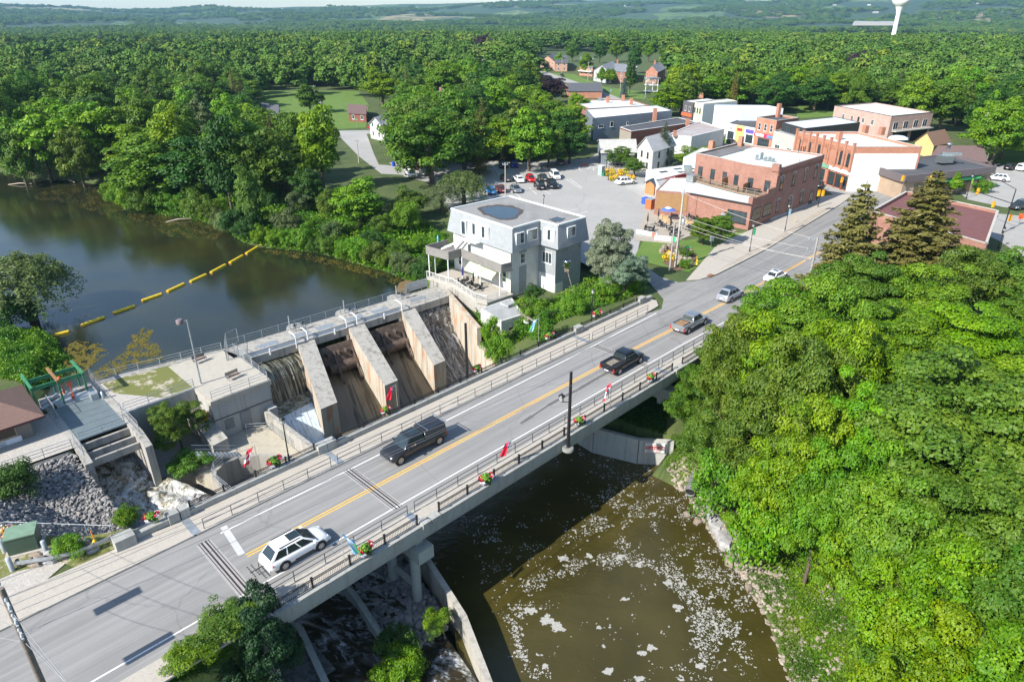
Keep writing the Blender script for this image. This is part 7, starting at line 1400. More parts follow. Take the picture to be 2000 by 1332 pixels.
 if kind == 'pickup':
  mb=MB();x0,x1=-h+.08,xr-.06
  mb.quad((x0,-w*.8,zb+.045),(x1,-w*.8,zb+.045),(x1,w*.8,zb+.045),(x0,w*.8,zb+.045));P_('bed_liner',mb,M_PLAS)
  mb=MB()
  for a,b2,c,d in ((x0-.04,x1,-w*.95,-w*.8),(x0-.04,x1,w*.8,w*.95),(x0-.06,x0+.06,-w*.8,w*.8)):mb.box(a,b2,c,d,zb-.05,zb+.14)
  P_('bed_rail',mb,pm)
 if kind == 'capped':cab(-h+.06,xr-.06,-h+.14,xr-.1,w*.95,w*.86,zb,zr-.02,True,1)
 ax=(wb/2+.12,-wb/2+.05) if not pk else (wb/2+.15,-wb/2-.0)
 for x in ax:
  for sg in (-1,1):
   mb=MB();mb.tube((x,sg*(w-.03),wr),(x,sg*(w+.012),wr),wr*1.2,18);P_('wheel_arch',mb,M_PLAS)
   mb=MB();mb.tube((x,sg*(w-.22),wr),(x,sg*(w+.03),wr),wr,20);tr=P_('wheel',mb,M_TYRE)
   mb=MB();mb.tube((x,sg*(w+.03),wr),(x,sg*(w+.042),wr),wr*.62,14)
   r_=P_('rim',mb,M_RIM,tr);mb=MB()
   for k in range(5):a=6.283*k/5;mb.tube((x+wr*.4*math.cos(a),sg*(w+.036),wr+wr*.4*math.sin(a)),(x+wr*.4*math.cos(a),sg*(w+.046),wr+wr*.4*math.sin(a)),wr*.11,6)
   P_('rim_gap',mb,M_PLAS,tr)
 for sg in (-1,1):
  mb=MB();x=h-.14;mb.hexa([(x-.28,sg*w*.95,zb-.42),(x+.10,sg*w*.72,zb-.46),(x+.10,sg*w*.55,zb-.46),(x-.28,sg*w*.55,zb-.42)][::sg],[(x-.34,sg*w*.96,zb-.26),(x+.04,sg*w*.74,zb-.30),(x+.04,sg*w*.55,zb-.30),(x-.34,sg*w*.55,zb-.26)][::sg]);P_('headlight',mb,M_HL)
  mb=MB();x=-h;z=zb-.15
  if pk:mb.box(x-.012,x+.1,*(sorted((sg*w*.83,sg*w*.985))),z-.45,z)
  else:mb.hexa([(x-.012,sg*w*.50,z-.14),(x+.20,sg*w*.955,z-.14),(x+.3,sg*w*.5,z-.14)][::-sg],[(x+.0,sg*w*.50,z+.05),(x+.24,sg*w*.95,z+.05),(x+.3,sg*w*.5,z+.05)][::-sg])
  P_('tail_light',mb,M_RED)
  mb=MB();mx_=xf-.35;mb.box(mx_-.08,mx_+.08,*sorted((sg*(w*.93),sg*(w+.2))),zb+.0,zb+.17);P_('mirror',mb,pm)
  mb=MB();mb.box(-.55,.95,*sorted((sg*(w+.001),sg*(w+.012))),zl+.12,zl+.22);P_('sill_trim',mb,M_PLAS)
 mb=MB();mb.box(h-.16,h+.02,-w*.5,w*.5,zb-.55,zb-.38 if not pk else zb-.28);P_('grille',mb,M_PLAS)
 mb=MB();mb.box(h-.2,h+.05,-w*.8,w*.8,zl+.08,zl+.26);mb.box(-h-.04,-h+.2,-w*.85,w*.85,zl+.12,zl+.3);P_('bumper',mb,M_CHR if pk else pm)
 mb=MB();mb.box(-h-.055,-h-.0,-.26,.26,zl+.32 if not pk else zl+.14,zl+.46 if not pk else zl+.28);P_('number_plate',mb,flat('plate_white',(.6,.62,.66),.5))
 if kind in ('suv','van'):
  mb=MB()
  for sg in (-1,1):mb.box(xr2+.15,xf2-.15,sg*wt*.86-.02,sg*wt*.86+.02,H+.04,H+.09)
  P_('roof_rail',mb,M_PLAS)
 return t
def put(t,x,y,rz,z=.015):t.location=(x,y,z);t.rotation_euler=(0,0,rz);return t
W1=paint('white_car_paint',(.78,.78,.77),0);K1=paint('black_car_paint',(.012,.013,.016),.4);DG=paint('charcoal_car_paint',(.035,.035,.038),.5)
c=car('white_suv','white SUV with a rear bike rack driving onto the bridge','suv',W1,'car');put(c,*ST(-8.0,-2.4)[:2],AX)
mb=MB();mb.box(-.5,.35,-.42,.42,1.765,1.78);part(c,'sunroof',mb,M_CGL,local=True)
rk=thing('bike_rack','black bike rack on the back of the white SUV','bike rack',ST(-10.75,-2.35,.5),rz=AX);mb=MB();mb.tube((0.35,0,0),(-.75,0,0),.035,5);mb.tube((-.1,-.1,0),(-.1,-.1,.55),.03,5)
for x in (-.35,-.65):
 mb.tube((x,-.7,.03),(x,.7,.03),.025,5)
 for k in range(6):mb.tube((x-.08,-.6+.24*k,.05),(x+.08,-.6+.24*k,.05),.02,4)
part(rk,'frame',mb,M_PLAS,local=True)
cp=car('black_pickup','black pickup with a canopy and ladder rack driving down the near lane','capped',DG,'pickup');cs=BS(823,887);put(cp,*ST(cs[0],cs[1]+1.0)[:2],AX+math.pi)
mb=MB()
for x in (-3.0,-.9):
 mb.tube((x,-1.05,2.16),(x,1.05,2.16),.035,6)
 for sg in (-1,1):mb.tube((x,sg*.85,1.98),(x,sg*.85,2.16),.03,5)
for sg in (-1,1):mb.tube((-3.0,sg*.75,2.13),(-.9,sg*.75,2.13),.02,5)
part(cp,'ladder_rack',mb,M_CHR,local=True);mb=MB();mb.box(-.3,.75,-.6,.6,2.05,2.06);part(cp,'sunroof',mb,M_CGL,local=True)
bp=car('black_pickup','black pickup with an open bed driving away behind the flag','pickup',K1,'pickup');cs=BS(1231,722);put(bp,*ST(cs[0],cs[1]+1.1)[:2],AX);mb=MB();mb.box(-2.6,-1.3,-.45,.35,1.2,1.32);part(bp,'plywood_load',mb,M_TIMBER,local=True)
sp=car('silver_pickup','silver pickup with a loaded bed half hidden by the tree','pickup',paint('silver_paint',(.32,.34,.36),.6),'pickup');cs=BS(1355,647);put(sp,*ST(cs[0]+.6,cs[1]+1.0)[:2],AX);mb=MB();mb.box(-2.6,-1.2,-.6,.6,1.2,1.28);part(sp,'cardboard_load',mb,flat('brown_card',(.25,.15,.08)),local=True)
ss=car('silver_wagon','silver estate car behind the silver pickup going into town','suv',paint('pale_silver_paint',(.42,.45,.5),.5),'car');cs=BS(1434,590);put(ss,*ST(cs[0]+.8,cs[1]+1.1)[:2],AX);mb=MB();mb.box(-1.2,.3,-.5,.5,1.765,1.775);part(ss,'sunroof',mb,M_CGL,local=True)
wsd=car('white_sedan','small white saloon car passing the tall spruces','sedan',W1,'car');cs=BS(1522,552);put(wsd,*ST(cs[0]+.8,cs[1]+1.0)[:2],AX-.03);mb=MB();mb.box(-.6,.0,-.4,.4,1.5,1.51);part(wsd,'sunroof',mb,M_CGL,local=True)
GPK='cars parked in the parking lot'
colr={'white':W1,'red':paint('red_paint',(.5,.01,.015),.1),'dkgrey':paint('dark_grey_paint',(.06,.062,.066),.5),'black':K1,'silver':paint('silver_paint',0),'maroon':paint('maroon_paint',(.13,.02,.025),.3),'sky':paint('sky_blue_paint',(.02,.20,.50),.3),'navy':paint('navy_paint',(.02,.02,.28),.3)}
def parked(u,v,nu,nv,kind,col,label):
 a=PX(u,v);q=PX(u+nu,v+nv);o=car({'suv':'parked_suv','van':'parked_van'}.get(kind,'parked_car'),label,kind,colr[col],'car' if kind != 'van' else 'van',GPK);put(o,a.x,a.y,math.atan2(q.y-a.y,q.x-a.x));return o
for a in [(988,353,-7,-6.5,'suv','dkgrey','dark grey SUV at the left end of the upper parked row'),(1013,355,-7,-6.5,'sedan','white','white saloon left of the red car in the upper parked row'),(1036,354,7,6.5,'hatch','red','bright red car in the upper parked row'),(1060,352,-7,-6.5,'sedan','dkgrey','dark grey car right of the red car in the upper parked row'),(1084,348,7,6.5,'van','white','white people carrier at the right end of the upper parked row'),(1054,368,-7,-6.5,'suv','black','black car with red tail lights in the lower parked row'),(1079,366,7,6.5,'suv','black','black SUV at the right end of the lower parked row'),(1007,374,7,6.5,'sedan','silver','silver car facing the grey house in the lower parked row'),(978,374,-7,-6.5,'sedan','maroon','maroon car beside a pole in the lower parked row'),(958,378,-7,-6.5,'hatch','sky','sky blue car beside the drooping willow'),(982,327,4,7,'suv','black','black SUV under the trees at the back of the lot'),(1004,326,4,7,'hatch','navy','bright navy car under the trees at the back of the lot'),(1095,320,-1,-8,'pickup','black','black pickup parked alone under the trees'),(1222,360,10,-1,'suv','white','white SUV beside the orange flower bed'),(1205,322,10,0,'sedan','silver','silver car in front of the grey cottage'),(803,345,7,6,'pickup','white','white pickup among the trees left of the lot'),(829,342,7,6,'suv','dkgrey','dark car among the trees left of the lot'),(1932,323,9,1,'sedan','black','black car beside the far lawn chairs'),(1913,320,8,2,'hatch','dkgrey','dark blue-grey car beside the leaning pole'),(1973,331,9,-3,'suv','black','dark SUV at the right edge near the lawn'),(1998,333,9,-2,'van','white','white van at the right edge near the lawn'),(1946,353,-10,-1,'suv','white','white SUV behind the bank building'),(1990,408,-10,2,'suv','dkgrey','dark SUV waiting at the right hand junction'),(1427,282,9,2,'sedan','dkgrey','dark car in front of the low white and yellow shops'),(1599,365,3,-6,'sedan','dkgrey','dark car in the shade of the brick corner block'),(1098,150,4,2,'suv','black','black car on the far street near the salmon house')]:parked(*a)
def person_body(name,chain,radii,par,m,root=0):
 me=bpy.data.meshes.new(name);me.from_pydata([c[1] for c in chain],[(c[0],i) for i,c in enumerate(chain) if c[0] is not None],[])
 me.materials.append(m);o=bpy.data.objects.new(name,me);COL.objects.link(o);o.parent=par;ORG[o.name]=(0,0,0)
 md=o.modifiers.new('skin','SKIN');md.use_smooth_shade=True
 if not me.skin_vertices:me.attributes.new
 for i,r in enumerate(radii):me.skin_vertices[0].data[i].radius=(r,r)
 me.skin_vertices[0].data[root].use_root=True;o.modifiers.new('sub','SUBSURF').levels=1;return o
SKIN_=flat('skin',(.50,.28,.19),.5)
def standing(label,p,rz,shirt,legs_c,name='person'):
 t=thing(name,label,'person',p,None,rz)
 ch=[(None,(0,0,.95)),(0,(0,0,1.15)),(1,(0,0,1.38)),(2,(0,0,1.52)),(3,(0.02,0,1.60)),(4,(.03,0,1.70)),(2,(0,.18,1.40)),(6,(.02,.24,1.14)),(7,(.12,.22,.92)),(8,(.15,.21,.84)),(2,(0,-.18,1.40)),(10,(.02,-.24,1.14)),(11,(.14,-.2,.95)),(12,(.17,-.19,.87)),(0,(0,.09,.90)),(14,(.02,.10,.50)),(15,(-.02,.11,.08)),(16,(.12,.12,.05)),(0,(0,-.09,.90)),(18,(.06,-.10,.50)),(19,(.04,-.11,.08)),(20,(.18,-.12,.05))]
 rd=[.13,.12,.14,.06,.07,.095,.07,.05,.035,.035,.07,.05,.035,.035,.10,.065,.045,.04,.10,.065,.045,.04]
 try:person_body('body',ch,rd,t,shirt)
 except Exception as e:print('skin failed',e)
 mb=MB();mb.lathe((.03,0,1.58),[(0.0,0),(.07,.03),(.095,.1),(.09,.18),(.05,.235),(0,.245)],12);part(t,'head',mb,SKIN_,local=True)
 mb=MB();mb.lathe((.01,0,1.68),[(.10,0),(.102,.08),(.06,.15),(0,.165)],12);part(t,'hair',mb,flat('brown_hair',(.06,.035,.02),.8),local=True)
 mb=MB()
 for y in (.035,-.035):mb.box(.115,.13,y-.012,y+.012,1.695,1.71)
 part(t,'eyes',mb,M_DARK,local=True)
 mb=MB()
 for sg in (.1,-.1):mb.tube((.0,sg,.98),(.03,sg*1.05,.5),.115,8,.085);mb.tube((.03,sg*1.05,.5),(.01,sg*1.1,.1),.085,8,.065)
 part(t,'trousers',mb,legs_c,local=True);return t
standing('person in a white top and blue trousers standing by the pub window',PX(1430,432,.05),2.5,flat('white_top',(.65,.65,.62)),flat('blue_jeans',(.05,.12,.32)))
dr=thing('person','driver of the canopied black pickup resting a bare arm on the door','person',(0,0,0));put(dr,*ST(cs[0]-0,0)[:2],0)
c0=cp.matrix_basis if False else None;cpx=BS(823,887);dp=ST(cpx[0],cpx[1]+1.0);dr.location=(dp.x,dp.y,.015);dr.rotation_euler=(0,0,AX+math.pi)
mb=MB();mb.lathe((.45,.42,.85),[(.16,0),(.2,.3),(.21,.52),(.1,.62),(.06,.7)],10);part(dr,'torso',mb,flat('dark_shirt',(.03,.03,.04)),local=True)
mb=MB();mb.lathe((.48,.42,1.48),[(0,0),(.07,.03),(.09,.1),(.085,.18),(0,.24)],10);part(dr,'head',mb,SKIN_,local=True)
mb=MB();mb.tube((.45,.62,1.36),(.55,1.02,1.27),.055,7,.045);mb.tube((.55,1.02,1.27),(.88,1.05,1.35),.045,7,.032);mb.box(.86,.97,1.02,1.08,1.33,1.38)
for k in range(4):mb.tube((.96,1.025+.016*k,1.36),(1.03,1.025+.016*k,1.345),.009,4)
part(dr,'arm',mb,SKIN_,local=True)
GBU='yellow boom floats across the pond'
for i,(a,c) in enumerate([((108,655),(134,648)),((160,636),(203,620)),((222,612),(262,598)),((278,588),(315,575)),((327,570),(359,555)),((372,551),(402,537)),((412,533),(440,518)),((449,514),(474,500)),((481,496),(503,483)),((509,480),(528,468))]):
 A_,C_=PX(*a,-3.15),PX(*c,-3.15);mb=MB();d=(C_-A_).normalized();mb.tube(A_,C_,.27,14);t=thing('boom_float',['first boom float, half hidden by the reeds on the left','second boom float from the left bank','third boom float from the left bank','fourth boom float from the left bank','fifth boom float, in the middle of the pond','sixth boom float, just right of mid pond','fifth boom float from the weedy far bank','third from last boom float near the weedy bank','second to last boom float near the weedy bank','last boom float touching the weedy far bank'][i],'buoy',A_,GBU)
 part(t,'float',mb,flat('boom_yellow',(.72,.50,.02),.5,var=.2));mb=MB();mb.tube(A_-d*.05,A_,.2,10);mb.tube(C_,C_+d*.05,.2,10);mb.tube(C_,C_+d*1.2-Vector((0,0,.1)),.02,4);part(t,'end_cap',mb,flat('boom_amber',(.6,.3,.02)))
from mathutils import noise as mnz
def mat_weeds(name,polys,n,cols,size,seed,label):
 rng=np.random.default_rng(seed);C=[]
 for p,wgt in polys:
  f=PIP(p);u0,u1,v0,v1=min(q[0] for q in p),max(q[0] for q in p),min(q[1] for q in p),max(q[1] for q in p);cu,cv=(u0+u1)/2,(v0+v1)/2
  for _ in range(int(n*wgt)):
   u,v=rng.uniform(u0,u1),rng.uniform(v0,v1)
   if not f(u,v):continue
   q=.5*math.sin(u*.11+1.8*math.sin(v*.17))*math.cos(v*.23+1.5*math.sin(u*.07))+1.5*mnz.noise(Vector((u/13,v/8,5)))+.9*mnz.noise(Vector((u/4.5,v/3,9)))
   if rng.random() > .35+.7*q:continue
   C.append(tuple(PX(u,v,ZL+.008+rng.uniform(0,.012))))
 C=np.array(C);N=rng.normal(size=C.shape)*.12+np.array([0,0,1]);V,Fq=leaf_quads(C,N,size,rng,.8)
 o=struct(name,grid_mesh(name,V,Fq,M_LEAF,False,{'tint':('FACE',rng.uniform(0,1,len(C)))}),None,'stuff',label);o.color=(*cols,1)
mat_weeds('water_weeds',[([(120,680),(150,665),(200,672),(212,690),(180,712),(150,740),(128,725)],.28),([(170,735),(240,690),(262,655),(310,672),(318,700),(260,715),(190,745)],.4),([(230,375),(262,415),(380,430),(440,450),(420,468),(330,462),(290,440),(200,420),(130,395),(60,390),(80,375),(160,365)],.55),([(500,485),(600,495),(700,520),(790,545),(770,555),(690,530),(600,508),(520,495)],.35),([(280,640),(300,645),(290,665),(250,660)],.05)],60000,(.17,.145,.035),.17,3,'brown and yellow weed mats on the pond')
sheet('sandbar',[PX(u,v,0) for u,v in []] or [PX(u,v,ZL+.02) for u,v in [(772,570),(780,552),(800,545),(815,543),(822,550),(808,560),(798,575)]],flat('wet_sand',(.16,.11,.05),.6),ZL+.03)
for i,(a,c,lb) in enumerate([((16,361),(62,359),'long pale log lying in the water at the far left'),((324,434),(374,427),'thin driftwood pole among the water weeds'),((514,456),(526,468),'pale driftwood stick at the last boom float'),((812,553),(826,540),'curved driftwood trunk beside the sand bar'),((134,353),(146,357),'short orange-brown log at the far bank')]):
 A_,C_=PX(*a,ZL),PX(*c,ZL+.3);mb=MB();M_=A_.lerp(C_,.5)+Vector((0,0,.25));mb.tube(A_,M_,.1,6,.14);mb.tube(M_,C_,.14,6,.06);solo('driftwood',lb,'log',mb,flat('driftwood',(.38,.32,.25),.8),A_)
gf=thing('gantry_frame','green painted steel gantry frame with chain hoists behind the hut','gantry',ST(-13,39.5,-2));GRN=flat('gantry_green',(.04,.20,.09),.5,var=.3);RST=flat('gantry_rust',(.25,.12,.05),.8)
for s in (-15.6,-13.2,-10.8):
 for t in (38.0,41.2):mb=MB();mb.box(s-.09,s+.09,t-.09,t+.09,-2.1,.75,0,T_);part(gf,'post',mb,GRN)
 mb=MB();mb.box(s-.12,s+.12,37.7,41.9,.75,1.0,0,T_);part(gf,'cross_beam',mb,RST if s == -13.2 else GRN)
for t in (38.4,40.6):mb=MB();mb.box(-15.6,-10.8,t-.06,t+.06,.3,.74,0,T_);part(gf,'long_beam',mb,GRN)
for i,(s,t,lb) in enumerate(((-12.2,38.4,'orange chain hoist hanging from the green gantry, nearer one'),(-12.6,40.5,'orange chain hoist at the back of the green gantry'))):
 mb=MB();p=ST(s,t,.0);mb.lathe((p.x,p.y,-.35),[(.1,0),(.22,.08),(.22,.4),(.1,.5)],10);mb.tube(p+Vector((0,0,-.3)),p+Vector((.05,0,-1.5)),.05,5);mb.tube((p.x,p.y,-1.9),(p.x,p.y,-1.5),.14,8);solo('chain_hoist',lb,'hoist',mb,flat('hoist_orange',(.6,.10,.03)),p,'orange chain hoists')
mb=MB();mb.box(-14.0,-10.2,37.4,39.4,-2.1,-1.9,0,T_);mb.box(-10.9,-10.2,36.5,38.3,-2.1,-1.3,0,T_);solo('gate_housing','grey metal housing under the green gantry','machine',mb,M_STEEL,ST(-12,38,-2))
mb=MB();mb.tube(ST(-15.4,37.6,-1.6),ST(-11.6,38.9,-1.3),.16,10);mb.tube(ST(-15.2,38.6,-1.6),ST(-12.8,39.4,-1.0),.12,10);solo('intake_pipe','bent grey pipe beside the green gantry','pipe',mb,M_STEEL,ST(-14,38,-1.6))
mb=MB();mb.lathe(ST(-9.9,36.2,-2),[(.13,0),(.13,.85),(0,.88)],12);solo('pipe_bollard','thick grey pipe bollard at the corner of the grass strip','bollard',mb,M_STEEL,ST(-9.9,36.2,-2))
for (s,t),lb in zip(((1.2,37.0),(2.2,30.2)),('brown bench facing the pond on the concrete plaza','brown bench near the waterfall edge of the plaza')):
 b_=thing('park_bench',lb,'bench',ST(s,t,-2),'two brown benches on the plaza',AX+.12)
 for k in range(4):mb=MB();mb.box(-.8,.8,.0+.12*k,.1+.12*k,.42,.46);part(b_,'seat_slat',mb,flat('bench_brown',(.11,.07,.06)),local=True)
 for k in range(3):mb=MB();mb.box(-.8,.8,.50+.03*k,.53+.03*k,.55+.13*k,.66+.13*k);part(b_,'back_slat',mb,flat('bench_brown',0),local=True)
 for x in (-.7,.7):mb=MB();mb.path([(x,0,0),(x,0,.62),(x,.42,.62)],.03,5);mb.path([(x,.5,0),(x,.5,.45),(x,.6,.95)],.03,5);part(b_,'leg',mb,M_STEEL,local=True)
lp=thing('plaza_lamp','tall grey lamp post with a drum shaped head above the plaza','street lamp',ST(-.9,31.9,-2));P0=ST(-1.0,31.9,-2)
mb=MB();mb.tube(P0,P0+Vector((0,0,7.9)),.11,10,.06);part(lp,'post',mb,M_STEEL);mb=MB();mb.tube(P0+Vector((0,0,7.85)),P0+Vector((-.35,-.1,7.85)),.05,6);mb.lathe(P0+Vector((-.75,-.15,7.55)),[(.36,0),(.38,.42),(.3,.5)],16);part(lp,'lamp_head',mb,flat('lamp_brown',(.16,.13,.14)))
gb_=thing('grit_bin','yellow grit bin in the corner below the powerhouse','bin',ST(-2.7,28.8,-4.6));rbox(gb_,'box',ST(-2.7,28.8),AX,.9,.8,-4.7,-3.9,flat('bin_yellow',(.70,.42,.01),.4));rbox(gb_,'lid',ST(-2.7,28.8),AX,1.0,.9,-3.9,-3.72,flat('bin_yellow',0))
tb=thing('transformer_box','dark green transformer box among bollards beside the road','utility box',ST(-22.3,12.2,0));p=ST(-21.9,12.6);TG=flat('transformer_green',(.05,.085,.06),.5)
rbox(tb,'cabinet',p,AX-.35,1.9,1.5,-.05,1.45,TG);rbox(tb,'lid',p,AX-.35,2.0,1.6,1.45,1.55,flat('transformer_lid',(.16,.25,.17),.5));rbox(tb,'pad',p,AX-.35,2.4,2.0,-.1,.08,M_WALK)
for (u,v),lb in zip(((24,1072),(110,1102),(83,1047),(97,1078)),('grey bollard left of the green transformer box','grey bollard nearest the guard rail end','grey bollard behind the transformer box','grey bollard right of the transformer box')):
 v2={24:1078,110:1114,83:1050,97:1080}[u];u2={24:10,110:25,83:77,97:92}[u];p=PX(u2,v2);mb=MB();mb.lathe(p,[(.17,-.1),(.17,1.15),(.1,1.2),(0,1.21)],14);solo('bollard',lb,'bollard',mb,flat('bollard_grey',(.30,.33,.35),.6),p,'grey bollards round the transformer box')
gr=thing('guard_rail','curved galvanised guard rail between the road walk and the shrub bed','guard rail',PX(150,1095));GP=[PX(u,v) for u,v in [(33,1112),(60,1108),(100,1102),(140,1093),(180,1080),(215,1064),(245,1050)]]
for a,c in zip(GP[:-1],GP[1:]):
 mb=MB();mb.bar(a+Vector((0,0,.42)),c+Vector((0,0,.42)),.05,.10);mb.bar(a+Vector((0,0,.53)),c+Vector((0,0,.53)),.11,.07);mb.bar(a+Vector((0,0,.61)),c+Vector((0,0,.61)),.05,.12);part(gr,'rail',mb,M_STEEL)
for q in (GP[0],GP[1],GP[2],GP[3],GP[4],GP[5]):mb=MB();mb.box(q.x-.09+.1,q.x+.09+.1,q.y+.1,q.y+.28,-.1,.78);part(gr,'post',mb,M_TIMBER)
def hydrant(p,label,flag_c):
 h_=thing('fire_hydrant',label,'hydrant',p);YL=flat('hydrant_yellow',(.72,.45,.02),.4)
 mb=MB();mb.lathe(p,[(.2,0),(.2,.08),(.13,.1),(.13,.55),(.17,.57),(.17,.64),(.12,.72),(.04,.82),(0,.83)],12);part(h_,'barrel',mb,YL)
 for sg in (-1,1):mb=MB();mb.tube(p+Vector((0,0,.45)),p+Vector((sg*.22,0,.45)),.06,8);part(h_,'cap',mb,YL)
 mb=MB();mb.tube(p+Vector((-.05,.1,.6)),p+Vector((-.12,.12,1.5)),.035,5);part(h_,'marker_rod',mb,flag_c);return h_
hydrant(PX(189,1070),'yellow fire hydrant with an orange rod beside the guard rail',flat('marker_orange',(.8,.22,.01)));hydrant(PX(1361,517),'yellow fire hydrant on the lawn by the rock garden',flat('marker_yellow',(.8,.45,.02)))
rr=random.Random(4)
for i,(u,v) in enumerate([(75,1085),(92,1080),(75,1095),(95,1098),(70,1103),(150,1083),(168,1065),(180,1075),(120,1090),(160,1058),(128,1088)]):
 p=PX(u,v);q=[Vector((p.x+math.cos(a)*rr.uniform(.4,.7),p.y+math.sin(a)*rr.uniform(.25,.45),0)) for a in (.3,1.3,2.4,3.5,4.6,5.5)];boulder('edging_stone',q,0,.28,['flat stone','pale slab','angular stone','low slab','grey stone','broken stone','tilted stone','edge stone','small slab','mossy stone','rounded stone'][i]+' edging the shrub bed '+['nearest the transformer box','behind the guard rail end','at the left corner','at the front left','beside the guard rail post','right of the shrub','below the hydrant','left of the hydrant','in front of the shrub','behind the hydrant rod','in the middle of the front edge'][i],'stones edging the shrub bed',MG if i % 2 else M_SHORE,i)
def pole(label,base,H,r=.17,arms=(),arm_dir=None,m=None,name='utility_pole',cat='utility pole',trans=None):
 t=thing(name,label,cat,base);mb=MB();base=Vector(base);mb.tube(base+Vector((0,0,-.3)),base+Vector((0,0,H)),r,10,r*.65);part(t,'pole',mb,m or flat('pole_wood',(.17,.14,.12),.9,var=.3));ends=[]
 d=Vector(arm_dir or (1,0,0)).normalized()
 for z,L in arms:
  a,c=base+d*(-L/2)+Vector((0,0,z)),base+d*(L/2)+Vector((0,0,z));mb=MB();mb.bar(a,c,.1,.12);part(t,'crossarm',mb,flat('crossarm_grey',(.38,.40,.42),.7))
  for k in (.06,.35,.94):q=a.lerp(c,k)+Vector((0,0,.12));mb=MB();mb.lathe(q,[(.05,0),(.08,.1),(.05,.2),(0,.26)],8);part(t,'insulator',mb,flat('insulator_grey',(.4,.45,.5),.3));ends.append(q+Vector((0,0,.22)))
 if trans:mb=MB();q=base+d*.45+Vector((0,0,trans));mb.lathe(q,[(.28,0),(.3,.1),(.3,.9),(.2,1.0),(0,1.02)],12);part(t,'transformer',mb,M_STEEL)
 return t,ends
dv=PX(82,1332);best=min((abs(((dv.x*k-OX)*-SA+(dv.y*k-OY)*CA)+7.4),k) for k in np.linspace(.5,1.1,200))[1]
NRM=ST(0,1)-ST(0,0)
pA,eA=pole('dark wooden utility pole with wires crossing the lower left corner',(dv.x*best,dv.y*best,0),11.9,.2,((11.2,2.4),(10.2,2.2),(9.2,1.8)),NRM)
pB,eB=pole('weathered utility pole with three crossarms in front of the spruces',PX(1572,590),9.2,.19,((8.9,2.6),(7.5,2.6),(6.1,2.6)),(1,.2,0),flat('pole_grey',(.34,.32,.30),.9))
pC,eC=pole('tall pale utility pole with a transformer beside the rock garden',PX(1319,522),12.2,.2,((11.5,.6),(8.0,.6)),(1,0,0),flat('pole_pale',(.40,.38,.32),.9),trans=6.8)
pole('shorter grey pole standing beside the tall transformer pole',PX(1308,527),7.6,.15,m=flat('pole_grey',0));pole('utility pole in front of the brick corner block',PX(1543,415),10.5,.19,((9.8,.8),),(1,0,0),flat('pole_pale',0))
pole('big pale utility pole leaning beside the far lawn',PX(1909,294),10.5,.2,((9.6,1.2),),(1,0,0),flat('pole_pale',0),trans=6.6);pole('short leaning pole in the right hand car park',PX(1925,322),8,.13,m=flat('pole_grey',0))
for u,v,H,lb in [(632,252,9,'utility pole with a lamp arm at the side road end'),(619,222,10.5,'utility pole behind the lamp pole at the side road'),(701,318,6,'thin pole in the middle of the side road'),(1303,212,10,'utility pole in front of the tall bright tree'),(1211,184,11,'utility pole beside the small blue spruce'),(1097,146,10,'utility pole in front of the salmon house'),(1148,158,10,'utility pole beside the columnar cedars'),(1260,192,9,'utility pole left of the white porch'),(1468,206,9,'utility pole behind the pale blue building'),(1506,210,8,'lamp pole beside the olive tree'),(1636,206,9,'utility pole left of the pink building'),(987,381,7,'wooden pole between the maroon and silver parked cars'),(786,205,6,'small pole behind the white side road house')]:
 pole(lb,PX(u,v),H,.14,((H-.5,1.2),),(1,.3,0),flat('pole_pale',0))
def wire(a,c,sag,label,r=.016,m=None):
 a,c=Vector(a),Vector(c);P=[a.lerp(c,k/18)-Vector((0,0,sag*4*(k/18)*(1-k/18))) for k in range(19)];mb=MB();mb.path(P,r,4);return solo('power_line',label,'wire',mb,m or flat('wire_grey',(.20,.21,.22),.5),a,'overhead wires')
for i,(a,c) in enumerate(zip(eA[:7],[eB[0],eB[1],eB[2],eB[3],eB[4],eB[5],eB[6]])):wire(a,c,.9+.1*i,['top left','top middle','top right','middle left','middle','middle right','lowest'][i]+' wire running along the bridge between the two big poles')
for i,(a,c) in enumerate(((eB[0],eC[0]),(eB[3],eC[3]),(eB[6],eC[3]-Vector((0,0,.8))),(eB[7],eC[3]-Vector((0,0,1.6))))):wire(a,c,.5,['highest','second','third','lowest'][i]+' wire crossing the road from the crossarm pole to the transformer pole',.022,flat('wire_pale',(.5,.48,.44),.5))
for i,(z,o) in enumerate(((10.5,0),(9.3,.5),(8.4,-.5))):
 a=Vector((dv.x*best,dv.y*best,z));wire(a,PX(-260,980+90*i,7.5),.5,['upper','middle','lower'][i]+' wire leaving the dark pole towards the left edge');wire(a,ST(-20,-38+5*i,9),.4,['upper','middle','lower'][i]+' service wire slanting down from the dark pole')
sg=thing('shadow_caster','two unseen flat panels added to cast shadows on the road','sign mast',(0,0,0));sh=Vector((-math.cos(math.radians(39)),-math.sin(math.radians(39)),0))/math.tan(math.radians(38))  # unseen panels beyond the frame, added and sized to cast the road shadows
for (u,v,z) in ((229,1174,7.5),(290,1266,7.5)):
 p=PX(u,v)+sh*z;mb=MB();d=(ST(1,0)-ST(0,0));a,c=p-d*1.4,p+d*1.4;mb.bar((a.x,a.y,z),(c.x,c.y,z),.75,.12);part(sg,'panel',mb,M_STEEL);q=c+d*.2;b2=PX(190,1098)+Vector((-.2,0,0)) if z and u < 250 else PX(330,1345)
 q2=b2+sh*6;mb=MB();mb.path([(q.x,q.y,z),(q2.x+.4,q2.y+.3,6.4),(b2.x+sh.x*.1,b2.y+sh.y*.1,0)],.07,6);
sg['label']='two unseen flat panels added to cast shadows on the road'
